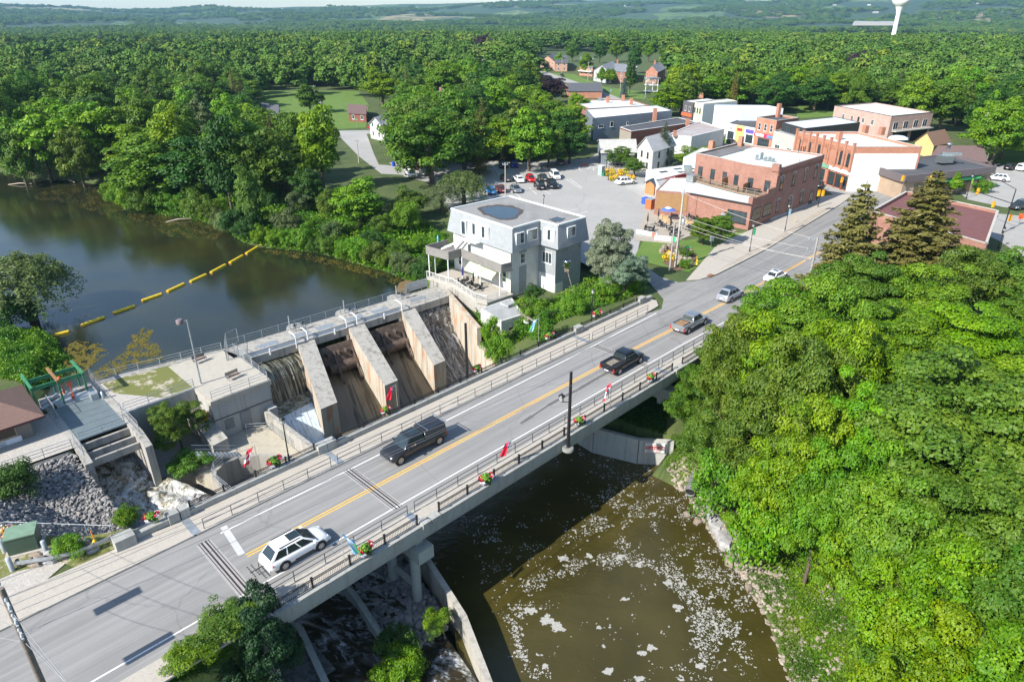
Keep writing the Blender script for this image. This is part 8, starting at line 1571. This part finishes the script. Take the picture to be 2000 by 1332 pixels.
def lantern(t,p,k=1.0):
 mb=MB();mb.lathe(p,[(.06,0),(.16*k,.05),(.2*k,.1)],8,0,False);part(t,'lantern_base',mb,M_BLACK);mb=MB();mb.lathe(p+Vector((0,0,.1)),[(.17*k,0),(.25*k,.42*k)],8,0,False);part(t,'lantern_glass',mb,flat('lamp_glass',(.35,.38,.35),.2));mb=MB();mb.lathe(p+Vector((0,0,.1+.42*k)),[(.3*k,0),(.2*k,.14),(.08,.22),(.05,.34),(0,.4)],8,0,False);part(t,'lantern_cap',mb,M_BLACK)
def lamp(p,H,label,banner=None,bz=None,kind='lantern',group='black street lamps'):
 t=thing('street_lamp',label,'street lamp',p,group);p=Vector(p);mb=MB();mb.lathe(p,[(.16,-.1),(.16,.1),(.1,.3),(.09,.9),(.06,1.0),(.05,H-.6)],10);part(t,'post',mb,M_BLACK);lantern(t,p+Vector((0,0,H-.65)),.9)
 if banner:mb=MB();z=bz or H*.62;mb.hexa([p+Vector((.08,0,z)),p+Vector((.6,.25,z-.15)),p+Vector((.6,.27,z-.15)),p+Vector((.08,.02,z))],[p+Vector((.08,0,z+1.1)),p+Vector((.6,.25,z+1.0)),p+Vector((.6,.27,z+1.0)),p+Vector((.08,.02,z+1.1))]);part(t,'banner',mb,banner)
 return t
GNB=flat('green_banner',(.06,.5,.2),.7);BLB=flat('pale_blue_banner',(.45,.65,.75),.7);LMB=flat('lime_banner',(.3,.65,.05),.7)
lamp(ST(-2.85,7.9,.2),4.7,'black street lamp on the parapet beside the basket and flag');lamp(ST(39.6,8.1,.1),4.7,'black street lamp on the parapet beside the ivy slope');lamp(PX(1463.7,493),4.9,'black street lamp with a green banner beside the lawn',GNB);lamp(PX(1532.5,454),5.2,'black street lamp with a pale blue banner before the brick wall',BLB)
lamp(PX(1734,382),5.0,'black street lamp in front of the bank sign');lamp(PX(1887,388),5.2,'black street lamp with a lime banner beside the bank shrubs',LMB);lamp(PX(1595,393),4.8,'black street lamp at the brick block corner');lamp(PX(1950,485),3.6,'black lantern rising above the treetops by the brick wall');lamp(PX(1061,428),4.6,'black lantern behind the grey house roof');lamp(PX(1413,290),4.0,'black street lamp before the low shops',LMB,1.5);lamp(PX(1190,200),7,'street lamp with a pale blue banner on the far street',BLB)
for (u,v,H),lb in zip(((1188,352,5.4),(1184,330,5.4)),('lamp with hanging flower baskets nearer the flower bed','lamp with hanging flower baskets behind the porta-toilet')):lamp(PX(u,v),H-1,lb)
for (s,t,H,lb,br_) in ((17.0,-7.35,8.0,'tall black pole with a side lantern on a bracket outside the bridge',True),(18.4,8.2,7.3,'tall plain black pole behind the lake side parapet',False)):
 p=ST(s,t,-.45);o=thing('tall_pole',lb,'pole',p);mb=MB();mb.tube(p+Vector((0,0,.1)),p+Vector((0,0,H)),.17,12,.13);part(o,'pole',mb,M_BLACK);mb=MB();mb.lathe(p,[(.55,-.25),(.55,.05),(.45,.08)],20);part(o,'bracket',mb,flat('bracket_concrete',(.20,.20,.185),.9))
 if br_:mb=MB();mb.tube(p+Vector((0,0,4.9)),p+Vector((-.75,.1,4.9)),.04,6);part(o,'arm',mb,M_BLACK);lantern(o,p+Vector((-.75,.1,4.9)),1.1)
FL={}
def flag_sheet(name,kind):
 R_=flat('flag_red',(.62,.02,.05),.7,var=.08);Wt=flat('flag_white',(.78,.76,.78),.7,var=.05);Bl=flat('flag_navy',(.05,.05,.3),.7);Lb=flat('flag_pale_blue',(.30,.55,.78),.7);Gn=flat('flag_green',(.03,.5,.08),.7)
 mats={'canada':[R_,Wt,R_],'ensign':[R_,Bl,Wt],'bluegreen':[Lb,Gn,Wt]}[kind];mb=MB();nu,nv=14,8
 def P(i,j):u,v=i/nu,j/nv;x=.1+.9*u*(1-.2*u)+.06*math.sin(v*9+u*3);y=.10*math.sin(v*7+u*4)+.07*math.sin(v*13);z=-1.75*u*(1-.10*v)-.5*v*(1-u*.3);return Vector((x*.8+.62*v,y,z))
 for i in range(nu):
  for j in range(nv):
   u=i/nu
   m=((0 if u < .25 else 1 if u < .74 else 0) if kind == 'canada' else ((1 if (i+j) % 3 else 2) if (u < .42 and j < 4) else 0) if kind == 'ensign' else (1 if j >= 5 and u > .3 else (2 if j in (4,) else 0)))
   mb.quad(P(i,j),P(i+1,j),P(i+1,j+1),P(i,j+1),m=m)
 if kind == 'canada':
  leaf=[(0,-.5),(.05,-.22),(.3,-.27),(.25,-.17),(.5,.05),(.42,.09),(.46,.25),(.3,.22),(.27,.3),(.12,.14),(.17,.42),(.08,.38),(0,.55),(-.08,.38),(-.17,.42),(-.12,.14),(-.27,.3),(-.3,.22),(-.46,.25),(-.42,.09),(-.5,.05),(-.25,-.17),(-.3,-.27),(-.05,-.22)]
  for sg_ in (.012,-.012):
   vs=[]
   for a,b_ in leaf:
    u,v=.5+b_*-.0+a*.36,.5-b_*.62;i,j=u*nu,v*nv;q=P(i,j);vs.append(q+Vector((0,sg_,0)))
   c_=P(nu*.5,nv*.5)+Vector((0,sg_,0));mb.add(vs+[c_],[[k,(k+1) % 24,24] for k in range(24)],0)
 for k in range(len(mb.sm)):mb.sm[k]=True
 return mb,mats
def flagpole(base,H,kind,label,rz=0,lean=0):
 t=thing('flag',label,'flag',base,'small flags along the bridge',rz);mb=MB();mb.tube((0,0,0),(lean,0,H),.02,6);part(t,'pole',mb,flat('flagpole',(.35,.33,.3),.5),local=True)
 key=kind
 if key not in FL:m,ms=flag_sheet('cloth',kind);FL[key]=make_mesh('cloth',m,ms)
 o=bpy.data.objects.new('cloth',FL[key]);COL.objects.link(o);o.parent=t;o.location=(lean*.97,0,H-.08);return t
flagpole(ST(-5.6,7.85,.55),3.0,'canada','red and white maple leaf flag hanging beside the round pit',3.5,.0)
flagpole(ST(8.9,7.85,.6),2.9,'ensign','red ensign flag hanging in front of the dark sluice bays',2.9)
flagpole(ST(10.6,-6.5,.2),2.9,'ensign','red ensign flag on the river side railing',2.9)
flagpole(ST(24.4,-6.5,.2),3.3,'canada','red and white maple leaf flag in front of the black open pickup',3.9)
flagpole(ST(-6.4,-6.5,.2),3.2,'bluegreen','pale blue and green flag beside the white SUV',.1)
flagpole(ST(29.5,8.0,.5),3.6,'bluegreen','pale blue and green flag in front of the ivy slope',2.9)
def basket_meshes(seed):
 rng=np.random.default_rng(seed);out={}
 def cl(n,c,r,size,fl=1):d=rng.normal(size=(n,3));d /= np.linalg.norm(d,axis=1,keepdims=True);C=np.array(c)+d*np.array(r)*rng.uniform(.6,1.05,n)[:,None];return leaf_quads(C,d+rng.normal(size=(n,3))*.3,size,rng,.9)
 def join(L):V=np.vstack([l[0] for l in L]);Fq=np.vstack([l[1]+sum(len(x[0]) for x in L[:i]) for i,l in enumerate(L)]);return V,Fq
 out['foliage']=join([cl(420,(0,0,.12),(.40,.32,.30),.11),cl(160,(.22,0,-.25),(.16,.2,.32),.10)])
 out['red_flowers']=join([cl(110,(-.32,0,.08),(.22,.28,.22),.11),cl(90,(.34,0,.22),(.2,.26,.18),.11)])
 out['white_flowers']=join([cl(130,(-.22,-.05,-.16),(.24,.26,.18),.11),cl(70,(.42,0,.12),(.14,.22,.14),.11)])
 return out
BM=basket_meshes(2);GFB='flower baskets along the bridge'
bk_m={'foliage':flat('basket_green',(.12,.26,.02),.8,var=.4,scale=8),'red_flowers':flat('petunia_red',(.50,.01,.04),.7,var=.4,scale=9),'white_flowers':flat('petunia_white',(.75,.74,.78),.7,var=.1)}
fb0=thing('flower_basket','','flower basket',(0,0,0),GFB)
for k,(V,Fq) in BM.items():part(fb0,k,grid_mesh(k,V,Fq,bk_m[k],False),None,local=True)
mb=MB();mb.lathe((0,0,-.18),[(.1,-.12),(.25,0),(.32,.18)],10);part(fb0,'bowl',mb,M_BLACK,local=True)
fbl=[(753,801,1.1,'flower basket beside the red ensign on the lake side'),(536,902,1.1,'flower basket beside the parapet lamp'),(296,1010,1.1,'flower basket at the left end of the parapet'),(931,720,1.1,'flower basket beside the tall plain black pole'),(1073,656,1.1,'flower basket in front of the ivy slope'),(1166,613,1.1,'farthest flower basket, near the side road corner'),(1271,738,.8,'flower basket beside the black open pickup, river side'),(1131,822,.8,'flower basket beside the tall pole with the lantern'),(949,935,.8,'flower basket left of the river side red ensign'),(714,1073,.8,'flower basket behind the white SUV shadow, nearest on the river side')]
for i,(u,v,z,lb) in enumerate(fbl):
 p=PX(u,v,z)
 if i == 0:fb0.location=p;fb0.rotation_euler=(0,0,.5);fb0['label']=lb
 else:o=dup(fb0,p,.5+.3*math.sin(i*2.3),lb,1.18+.12*math.sin(i*1.7)*(1 if i else 0))
pl=thing('flower_planter','concrete planter of red and yellow flowers at the left edge','planter',PX(12,1050));rbox(pl,'box',PX(8,1052),AX-.3,1.6,1.2,-.1,.55,M_CURB)
p=PX(10,1037,.75);rp=random.Random(3)
for nm,c_,n_ in (('foliage',bk_m['foliage'],220),('red_flowers',bk_m['red_flowers'],110),('yellow_flowers',flat('marigold',(.75,.45,.02),.8),90),('white_flowers',bk_m['white_flowers'],60)):
 rg2=np.random.default_rng(n_);C=np.array([p.x,p.y,.55])+rg2.normal(size=(n_,3))*np.array([.45,.35,.15])+np.array([0,0,.12 if nm != 'foliage' else 0]);V,Fq=leaf_quads(C-np.array(ORG[pl.name]),rg2.normal(size=C.shape)*.5+[0,0,1],.13,rg2);part(pl,nm,grid_mesh(nm,V,Fq,c_,False),None)
wallpath('river_wall','pale angled concrete river wall carrying the danger sign',[ST(29.7,10),ST(28.7,-1.6),ST(30.5,-6.4),ST(32.9,-9.3)],.5,-11,[-6.2,-6.2,-6.35,-6.35],concrete('river_wall_concrete',(.46,.46,.42),.5,.25))
a,c=ST(30.4,-6.9),ST(32.6,-9.5);d=(c-a).normalized();d.z=0;n=Vector((d.y,-d.x,0));n=n if n.dot(Vector((-a.x,-a.y,0))) > 0 else -n
dsg=thing('danger_sign','red and white danger sign on the river wall','sign',(a.x,a.y,-7.5));o_=a+d*.35+n*.02+Vector((0,0,0));
def slabp(nm,x0,x1,z0,z1,o,m):mb=MB();q=lambda x,z,w:Vector((o_.x,o_.y,0))+d*x+n*w+Vector((0,0,z));mb.hexa([q(x0,z0,0),q(x0,z0,o),q(x1,z0,o),q(x1,z0,0)],[q(x0,z1,0),q(x0,z1,o),q(x1,z1,o),q(x1,z1,0)]);part(dsg,nm,mb,m)
slabp('board',0,2.15,-7.75,-6.55,.05,flat('sign_white',0));slabp('red_band',.06,2.09,-7.38,-6.92,.062,flat('sign_red',(.5,.02,.03),.6));ink=flat('sign_red',0)
rd=d if d.cross(Vector((0,0,1))).dot(n) > 0 else -d;st0=o_ if rd.dot(d) > 0 else o_+d*2.15
for s_,x,z,sz,m_ in (('FAST WATER',.12,-6.86,.29,ink),('DANGER',.14,-7.34,.50,flat('sign_white',0)),('KEEP CLEAR',.16,-7.68,.29,ink)):q=st0+rd*x+n*.075;letters(dsg,s_,(q.x,q.y,z),rd,(0,0,1),sz,m_)
dp_=thing('drain_pipe','corrugated steel drain pipe emerging from the bank','pipe',PX(1348,960,-8.4));p=PX(1347,962,-8.3);q=p+Vector((1.0,2.2,.5));mb=MB()
for k in range(9):f0,f1=k/9,(k+1)/9;mb.tube(p.lerp(q,f0),p.lerp(q,f1-.05),.52,16,.5,cap=False)
part(dp_,'pipe',mb,M_STEEL);mb=MB();mb.tube(p+(q-p)*.06,p+(q-p)*.08,.47,16);part(dp_,'opening',mb,M_DARK)
gs=thing('garden_sign','garden sign board in a lime green wooden frame','sign',PX(1182,556,.2));p=PX(1170,560,.3);q=PX(1194,572,.3);LG=flat('lime_frame',(.42,.6,.25),.7)
p,q=Vector((p.x,p.y,0)),Vector((p.x+1.75,p.y-.15,0))
for a in (p,q):mb=MB();mb.box(a.x-.07,a.x+.07,a.y-.07,a.y+.07,-1,2.6);part(gs,'post',mb,LG)
mb=MB();mb.bar((p.x-.1,p.y,2.5),(q.x+.1,q.y,2.5),.14,.14);part(gs,'top_bar',mb,LG);mb=MB();mb.bar((p.x+.15,p.y,.8),(q.x-.15,q.y,.8),.08,1.5);part(gs,'board',mb,flat('mauve_board',(.30,.26,.32),.7));mb=MB();mb.bar((p.x+.3,p.y-.05,.95),(q.x-.3,q.y-.05,.95),.04,1.15);part(gs,'board_face',mb,flat('pale_mauve',(.5,.46,.50),.8));mb=MB();c_=p.lerp(q,.4)-Vector((0,.08,0));mb.tube((c_.x,c_.y,1.7),(c_.x,c_.y-.03,1.7),.16,10);part(gs,'yellow_emblem',mb,flat('sign_gold',(.6,.5,.1)))
bl=thing('silver_barrel','shiny silver barrel shaped lantern on a leaning pole','ornament',PX(1118,570,-.5));p=PX(1107,517,3.2);mb=MB();mb.lathe((p.x,p.y,2.7),[(.35,0),(.5,.15),(.55,.5),(.5,.9),(.56,.92),(.56,1.05),(.4,1.2),(0,1.22)],16);part(bl,'barrel',mb,M_CHR);mb=MB();mb.tube(PX(1120,572,-.8),(p.x,p.y,2.7),.06,8);mb.box(p.x-.3,p.x+.3,p.y-.3,p.y+.3,2.2,2.65);part(bl,'stand',mb,M_TIMBER)
for (u,v),lb in zip(((1033,612),(1048,606)),('white air conditioner box below the grey house, left','white air conditioner box below the grey house, right')):p=PX(u,v,-.3);o=thing('air_conditioner',lb,'air conditioner',(p.x,p.y,-1.0));rbox(o,'case',p,AX,1.1,.9,-1.6,-.3,M_PALEW);rbox(o,'grille',p,AX,.8,.6,-.3,-.27,M_PLAS)
mb=MB();mb.bar(PX(1015,612,.1),PX(1052,634,.1),.18,.22);mb.box(*(lambda p:(p.x-.15,p.x+.15,p.y-.15,p.y+.15))(PX(1051,628,-.5)),-2,.4);solo('timber_beam','old timber beam on a post beside the ivy','beam',mb,M_TIMBER,PX(1030,620,0))
def closed_umb(p,lb,m=None,H=2.5):
 t=thing('closed_umbrella',lb,'umbrella',p,'folded patio umbrellas');mb=MB();mb.lathe(p,[(.03,0),(.03,1.0)],6);part(t,'pole',mb,M_BLACK);mb=MB();mb.lathe(p+Vector((0,0,.9)),[(.17,0),(.14,.3),(.16,.6),(.09,1.1),(.02,H-.9)],8);part(t,'canopy',mb,m or M_PLAS)
PU=[(1264,441),(1285,431),(1309,440),(1343,438),(1352,425),(1362,422),(1354,418),(1314,412),(1309,450),(1333,446)]
PW=['left of the patio','beside the timber planter','between the two poles','right of the tall pole','near the pub wall','beside the tent leg','behind the tent','behind the open umbrella','at the middle table','nearest the round maples']
for (u,v),w_ in zip(PU,PW):closed_umb(PX(u,v,.06),'folded black patio umbrella '+w_)
closed_umb(PX(904,548,-1.05),'folded navy umbrella on the house terrace',flat('navy_cloth',(.02,.02,.12)));closed_umb(PX(925,559,-1.05),'folded black umbrella on the house terrace');closed_umb(PX(856,484,2.6),'folded teal umbrella on the upper balcony',flat('teal_cloth',(.10,.35,.38)),2.0)
ptb=thing('patio_table','','table',(0,0,0),'black patio tables');mb=MB();mb.lathe((0,0,.7),[(.6,0),(.6,.04)],14);part(ptb,'table_top',mb,M_PLAS,local=True);mb=MB();mb.lathe((0,0,0),[(.25,0),(.05,.06),(.04,.7)],8);part(ptb,'leg',mb,M_PLAS,local=True)
pch=thing('patio_chair','','chair',(0,0,0),'black patio chairs');mb=MB();mb.box(-.22,.22,-.22,.22,.43,.47);part(pch,'seat',mb,M_PLAS,local=True);mb=MB();mb.box(-.24,-.2,-.22,.22,.47,.92);part(pch,'backrest',mb,M_PLAS,local=True)
for x in (-.2,.2):
 for y in (-.2,.2):mb=MB();mb.tube((x,y,0),(x,y,.44),.018,4);part(pch,'leg',mb,M_PLAS,local=True)
first=[True];nth=['leftmost','second','third','fourth','fifth','sixth','seventh','eighth','ninth']
for i,(u,v,z) in enumerate([(1268,452,.06),(1290,442,.06),(1312,452,.06),(1318,463,.06),(1345,450,.06),(1388,422,.06),(1350,430,.06),(908,556,-1.05),(930,566,-1.05)]):
 p=PX(u,v,z);w_=(nth[i]+' of the pub patio tables from the left') if i < 7 else ('table beside the navy umbrella on the terrace' if i == 7 else 'table beside the black umbrella on the terrace')
 if i == 0:ptb.location=p;ptb['label']=w_
 else:dup(ptb,p,0,w_)
 for k in range(4):
  a=k*1.57+.5+i;q=p+Vector((math.cos(a)*.85,math.sin(a)*.85,0));lb=['left','far','right','near'][k]+' chair at the '+(nth[i]+' pub patio table' if i < 7 else ['navy umbrella','black umbrella'][i-7]+' terrace table')
  if first[0]:pch.location=q;pch.rotation_euler=(0,0,a+math.pi);pch['label']=lb;first[0]=False
  else:dup(pch,q,a+math.pi,lb)
tn=thing('canopy_tent','lilac pop-up canopy tent on the pub patio','tent',PX(1402,425,0));p=PX(1403,428,0);LIL=flat('lilac_cloth',(.28,.27,.62),.8)
for x in (-1.5,1.5):
 for y in (-1.5,1.5):mb=MB();mb.tube((p.x+x,p.y+y,.05),(p.x+x,p.y+y,2.2),.035,5);part(tn,'leg',mb,M_PALEW)
c4=[(p.x-1.6,p.y-1.6,2.2),(p.x+1.6,p.y-1.6,2.2),(p.x+1.6,p.y+1.6,2.2),(p.x-1.6,p.y+1.6,2.2)];mb=MB();mb.hexa([(x,y,1.95) for x,y,z in c4],c4);apex=(p.x,p.y,3.3);mb.add(c4+[apex],[[0,1,4],[1,2,4],[2,3,4],[3,0,4]]);part(tn,'canopy',mb,LIL)
mb=MB()
for dx,dy in ((0,-.8),(.8,0)):mb.tube((p.x+dx,p.y+dy,2.78),(p.x+dx*1.02,p.y+dy*1.02,2.82),.26,10)
part(tn,'cream_emblem',mb,flat('cream_print',(.6,.52,.35)))
ou=thing('open_umbrella','open blue and white patio umbrella','umbrella',PX(1304,428,0));p=PX(1303,430,0);mb=MB();mb.tube((p.x,p.y,.05),(p.x,p.y,2.5),.03,5);part(ou,'pole',mb,M_PALEW);mb=MB()
for k in range(8):a,c_=6.283*k/8,6.283*(k+1)/8;mb.add([(p.x+1.5*math.cos(a),p.y+1.5*math.sin(a),2.0),(p.x+1.5*math.cos(c_),p.y+1.5*math.sin(c_),2.0),(p.x+.7*math.cos(c_),p.y+.7*math.sin(c_),2.36),(p.x+.7*math.cos(a),p.y+.7*math.sin(a),2.36)],[[0,1,2,3]],0);mb.add([(p.x+.7*math.cos(a),p.y+.7*math.sin(a),2.36),(p.x+.7*math.cos(c_),p.y+.7*math.sin(c_),2.36),(p.x,p.y,2.6)],[[0,1,2]],1)
part(ou,'canopy',mb,[flat('royal_blue_cloth',(.08,.14,.5)),M_PALEW])
def simple_box(name,label,cat,u,v,sx,sy,h,m,rz=AX,z=0,top=None):p=PX(u,v,z);o=thing(name,label,cat,p);rbox(o,'body',p,rz,sx,sy,z-.05,z+h,m,top);rbox(o,'base_strip',p,rz,sx*.9,sy*.9,z-.1,z-.02,M_PLAS);return o
simple_box('timber_planter','long timber planter behind the folded umbrellas','planter',1300,424+8,4.2,.7,.7,flat('pale_timber',(.50,.33,.17)),AX+.9);simple_box('timber_planter','timber planter beside the left round maple','planter',1346,438,3.0,.6,.6,flat('pale_timber',0),AX+.9)
simple_box('bbq_smoker','orange-brown wooden bin store with a grey lid','bin store',1269,408,1.4,1.4,2.0,flat('cedar_orange',(.40,.12,.04)),AX,0,M_STEEL);simple_box('blue_dumpster','blue plastic bin beside the bin store','bin',1260,398,1.3,1.1,1.3,flat('bin_blue',(.03,.08,.4)));simple_box('board_fence','slanting board fence hiding the pub yard','fence',1302,404,5.0,.15,2.2,siding('yard_boards',(.30,.22,.13),.2,True,.6),AX-.5);simple_box('cooling_unit','grey cooling unit above the board fence','air conditioner',1306,392,2.4,1.8,2.6,M_DUCT,AX-.5)
for (u,v,w_,h_,col,lb,rz) in ((1262,461,4.0,.8,BLB,'pale blue curved banner fence at the patio edge',-.6),(1299,472,3.8,.9,M_PALEW,'white banner with a green end at the patio edge',-.35)):p=PX(u,v);o=thing('banner_fence',lb,'banner',p);rbox(o,'cloth',p,rz,w_,.05,.1,.1+h_,col);rbox(o,'end_panel',p+Vector((math.cos(rz)*w_*.36,math.sin(rz)*w_*.36-.04,0)),rz,w_*.2,.05,.12,.08+h_,GNB if col is M_PALEW else flat('coral_cloth',(.6,.15,.1)))
simple_box('portable_toilet','grey-blue portable toilet beside the flower bed','portable toilet',1174,342,1.2,1.2,2.2,flat('toilet_blue',(.30,.38,.42)),AX,0,M_PALEW);simple_box('green_bin','green litter bin beside the portable toilet','bin',1174+5,344,.6,.6,.9,flat('bin_green',(.01,.15,.07)))
for (u,v,lb) in ((769,325,'single blue wheeled bin beside the wooden shed by the side road'),(793,324,'blue wheeled bin, left of the pair by the side road'),(801,323,'blue wheeled bin, right of the pair by the side road')):simple_box('wheeled_bin',lb,'bin',u,v,.6,.7,1.1,flat('bin_royal_blue',(.01,.06,.4)))
simple_box('skip','rust brown skip with a white mark near the side road','skip',826,318,2.2,1.6,1.3,flat('skip_brown',(.16,.06,.04)));simple_box('skip','rust brown skip nearer the pond trees','skip',818,331,2.0,1.5,1.1,flat('skip_brown',0));simple_box('brick_stack','low orange stack at the edge of the car park','stack',1142,324,2.2,.6,.4,flat('orange_stack',(.4,.12,.06)))
def bed(L,n,col,lb,h=.75,size=.27,seed=0,nm='flower_bed'):
 rg3=np.random.default_rng(seed);f=PIP(L);u0,u1,v0,v1=min(q[0] for q in L),max(q[0] for q in L),min(q[1] for q in L),max(q[1] for q in L);C=[]
 while len(C) < n:
  u,v=rg3.uniform(u0,u1),rg3.uniform(v0,v1)
  if f(u,v):p=PX(u,v,.3);C.append((p.x,p.y,rg3.uniform(.1,h)))
 C=np.array(C);o0=C.mean(0)*[1,1,0];t=thing(nm,lb,'flower bed',o0);k=int(n*.55)
 V,Fq=leaf_quads(C[:k]-o0,rg3.normal(size=(k,3))*.5+[0,0,1],size,rg3);part(t,'blossoms',grid_mesh('blossoms',V,Fq,col,False),None);V,Fq=leaf_quads(C[k:]*[1,1,.8]-o0,rg3.normal(size=(n-k,3))*.6+[0,0,1],size*1.2,rg3);part(t,'foliage',grid_mesh('foliage',V,Fq,bk_m['foliage'],False),None)
ORF=flat('orange_blossom',(.90,.42,.01),.8,var=.25,scale=6)
bed([(1180,333),(1200,329),(1202,341),(1182,343)],700,ORF,'orange flower bed behind the lamp with baskets',seed=1);bed([(1204,333),(1226,331),(1228,340),(1206,342)],700,ORF,'orange flower bed in the middle of the car park island',seed=2);bed([(1188,345),(1212,342),(1214,350),(1190,352)],500,ORF,'low orange flower bed beside the white SUV',seed=3);bed([(1222,345),(1236,341),(1240,350),(1228,352)],450,ORF,'orange flower bed near the bicycle rack',seed=4);bed([(1293,498),(1306,494),(1318,500),(1316,508),(1296,508)],450,ORF,'orange flowers at the foot of the tall pole',seed=5)
mb=MB();mb.sheet([(p.x,p.y,.045) for p in PL([(1292,488),(1318,480),(1350,482),(1362,505),(1352,524),(1320,530),(1296,515)])][::-1]);struct('mulch_bed',mb,flat('mulch',(.13,.08,.05),.9,var=.4,scale=6))
Pk=np.array([tuple(PX(u,v,.15)) for u,v in zip(rg.uniform(1320,1350,260),rg.uniform(488,518,260))]);struct('garden_stones',rocks_mesh('garden_stones',Pk,rg.uniform(.12,.38,260),8,M_SHORE),None,'stuff','pale stones of the rock garden')
for i,(u,v) in enumerate([(1297,487),(1306,485),(1317,483),(1292,494)]):p=PX(u,v);boulder('garden_boulder',[Vector((p.x+math.cos(a)*.5,p.y+math.sin(a)*.5,0)) for a in (.2,1.2,2.3,3.4,4.4,5.4)],0,.75,['leftmost of the three round boulders behind the flowers','middle one of the three round boulders behind the flowers','right hand round boulder beside the tall pole','small boulder at the left front of the rock garden'][i],'boulders of the rock garden',M_SHORE,i)
def signpost(u,v,H,lb,m,w_=.5,h_=.7,rz=0.2,name='road_sign',z=0):p=PX(u,v,z);o=thing(name,lb,'sign',p);mb=MB();mb.tube(p,p+Vector((0,0,H)),.035,6);part(o,'post',mb,M_STEEL);rbox(o,'panel',p+Vector((0,-.05,0)),rz,w_,.04,z+H-h_,z+H,m);return o
signpost(1386,499,3.3,'grey framed bus sign on the lawn beside the walk',M_STEEL,.7,.9);signpost(1339,516,2.9,'green street name sign above the rock garden',GNB,1.1,.22);signpost(1307,527,2.8,'white street name plate beside the short pole',M_PALEW,1.2,.2);signpost(697,252,3.2,'green street name sign at the side road',GNB,1.0,.25);signpost(720,262,2.4,'red stop sign at the side road junction',flat('sign_red',0),.7,.7);signpost(1552,436,1.4,'yellow marker post before the brick wall',ORF,.12,1.2);signpost(1989,440,2.2,'orange diamond roadworks sign',flat('roadwork_orange',(.85,.1,.02)),1.0,1.0,0)
def tlight(u,v,z,lb,w_=.35):p=PX(u,v,z);o=thing('traffic_light',lb,'traffic light',p,'yellow traffic lights at the junction');rbox(o,'housing',p,.3,w_,.3,z-.5,z+.5,flat('signal_yellow',(.75,.33,.01),.5));rbox(o,'backplate',p+Vector((0,.2,0)),.3,w_*1.7,.04,z-.62,z+.62,flat('signal_yellow',0));
for (u,v,z,lb) in ((1645,352,2.5,'yellow traffic light beside the red shop columns'),(1600,378,4.0,'yellow traffic light left of the brick block corner pole'),(1608,378,4.0,'yellow traffic light right of the brick block corner pole'),(1764,349,5.0,'yellow traffic light over the bank corner'),(1819,349,5.5,'large yellow traffic light seen through the spruce top'),(1911,374,5.0,'yellow traffic light hanging beside the lime banner'),(1941,400,3.0,'yellow traffic light above the white street corner'),(1974,426,2.5,'yellow signal box on the leaning dark pole')):tlight(u,v,z,lb)
t=thing('signal_mast','dark signal mast with a long arm at the right hand junction','signal mast',PX(1957,456));p=PX(1957,456);q=PX(1905,374,5.2);mb=MB();mb.tube(p,p+Vector((0,0,8)),.12,8,.08);part(t,'mast',mb,M_BLACK);mb=MB();mb.tube(p+Vector((0,0,5.5)),q,.07,6);mb.tube(p+Vector((0,0,8)),p+Vector((-2.2,1.5,9.2)),.05,6);part(t,'arm',mb,M_BLACK)
t=thing('signal_mast','black signal post at the brick block corner','signal mast',PX(1597,406));p=PX(1597,406);mb=MB();mb.tube(p,p+Vector((0,0,4.5)),.09,8);part(t,'mast',mb,M_BLACK);mb=MB();mb.tube(p+Vector((-.5,0,3.6)),p+Vector((.6,0,3.6)),.04,5);part(t,'arm',mb,M_BLACK)
for u,v,c_,w_ in ((1946,291,(.4,.25,.15),'tan'),(1957,291,(.05,.4,.5),'turquoise'),(1972,290,(.1,.1,.1),'black'),(1984,289,(.2,.12,.1),'dark brown')):
 p=PX(u,v);o=thing('garden_chair',w_+' wooden garden chair on the far right lawn','chair',p,'garden chairs on the far lawn');m=flat('chair_'+w_.replace(' ','_'),c_);rbox(o,'seat',p,.4,.8,.8,.3,.4,m);rbox(o,'backrest',p+Vector((.1,.4,0)),.4,.8,.12,.35,1.1,m)
mb=MB();mb.bar(PX(1383,540,.145),PX(1392,536,.145),.7,.02);solo('drain_grate','rusty drain grate in the walk at the side road corner','drain',mb,flat('rust_plate',(.22,.10,.05)),PX(1387,538,.15))
mb=MB();L_=[PX(u,v,.02) for u,v in [(1017,827),(1040,812),(1070,792),(1100,775),(1130,760),(1160,742),(1190,725)]]
for a,c_ in zip(L_[:-1],L_[1:]):
 d=(c_-a).normalized();n=Vector((-d.y,d.x,0));w0=.1+.1*rr.random();w1=.1+.12*rr.random();mb.quad(a-n*w0,c_-n*w1,c_+n*w1,a+n*w0)
struct('road_stain',mb,flat('oil_stain',(.11,.105,.10),.8,var=.3,scale=5))
mb=MB();mb.box(-9400,9400,-290,9100,-40,420);hz=struct('haze',mb,None if False else (lambda m:m)(bpy.data.materials.new('haze_air')),'stuff')
hm=hz.data.materials[0];hm.use_nodes=True;t=hm.node_tree;t.nodes.clear();vo=t.nodes.new('ShaderNodeVolumePrincipled');vo.inputs['Density'].default_value=.000078;vo.inputs['Color'].default_value=(.42,.74,1,1);vo.inputs['Anisotropy'].default_value=.2
oo=t.nodes.new('ShaderNodeOutputMaterial');t.links.new(vo.outputs[0],oo.inputs['Volume'])
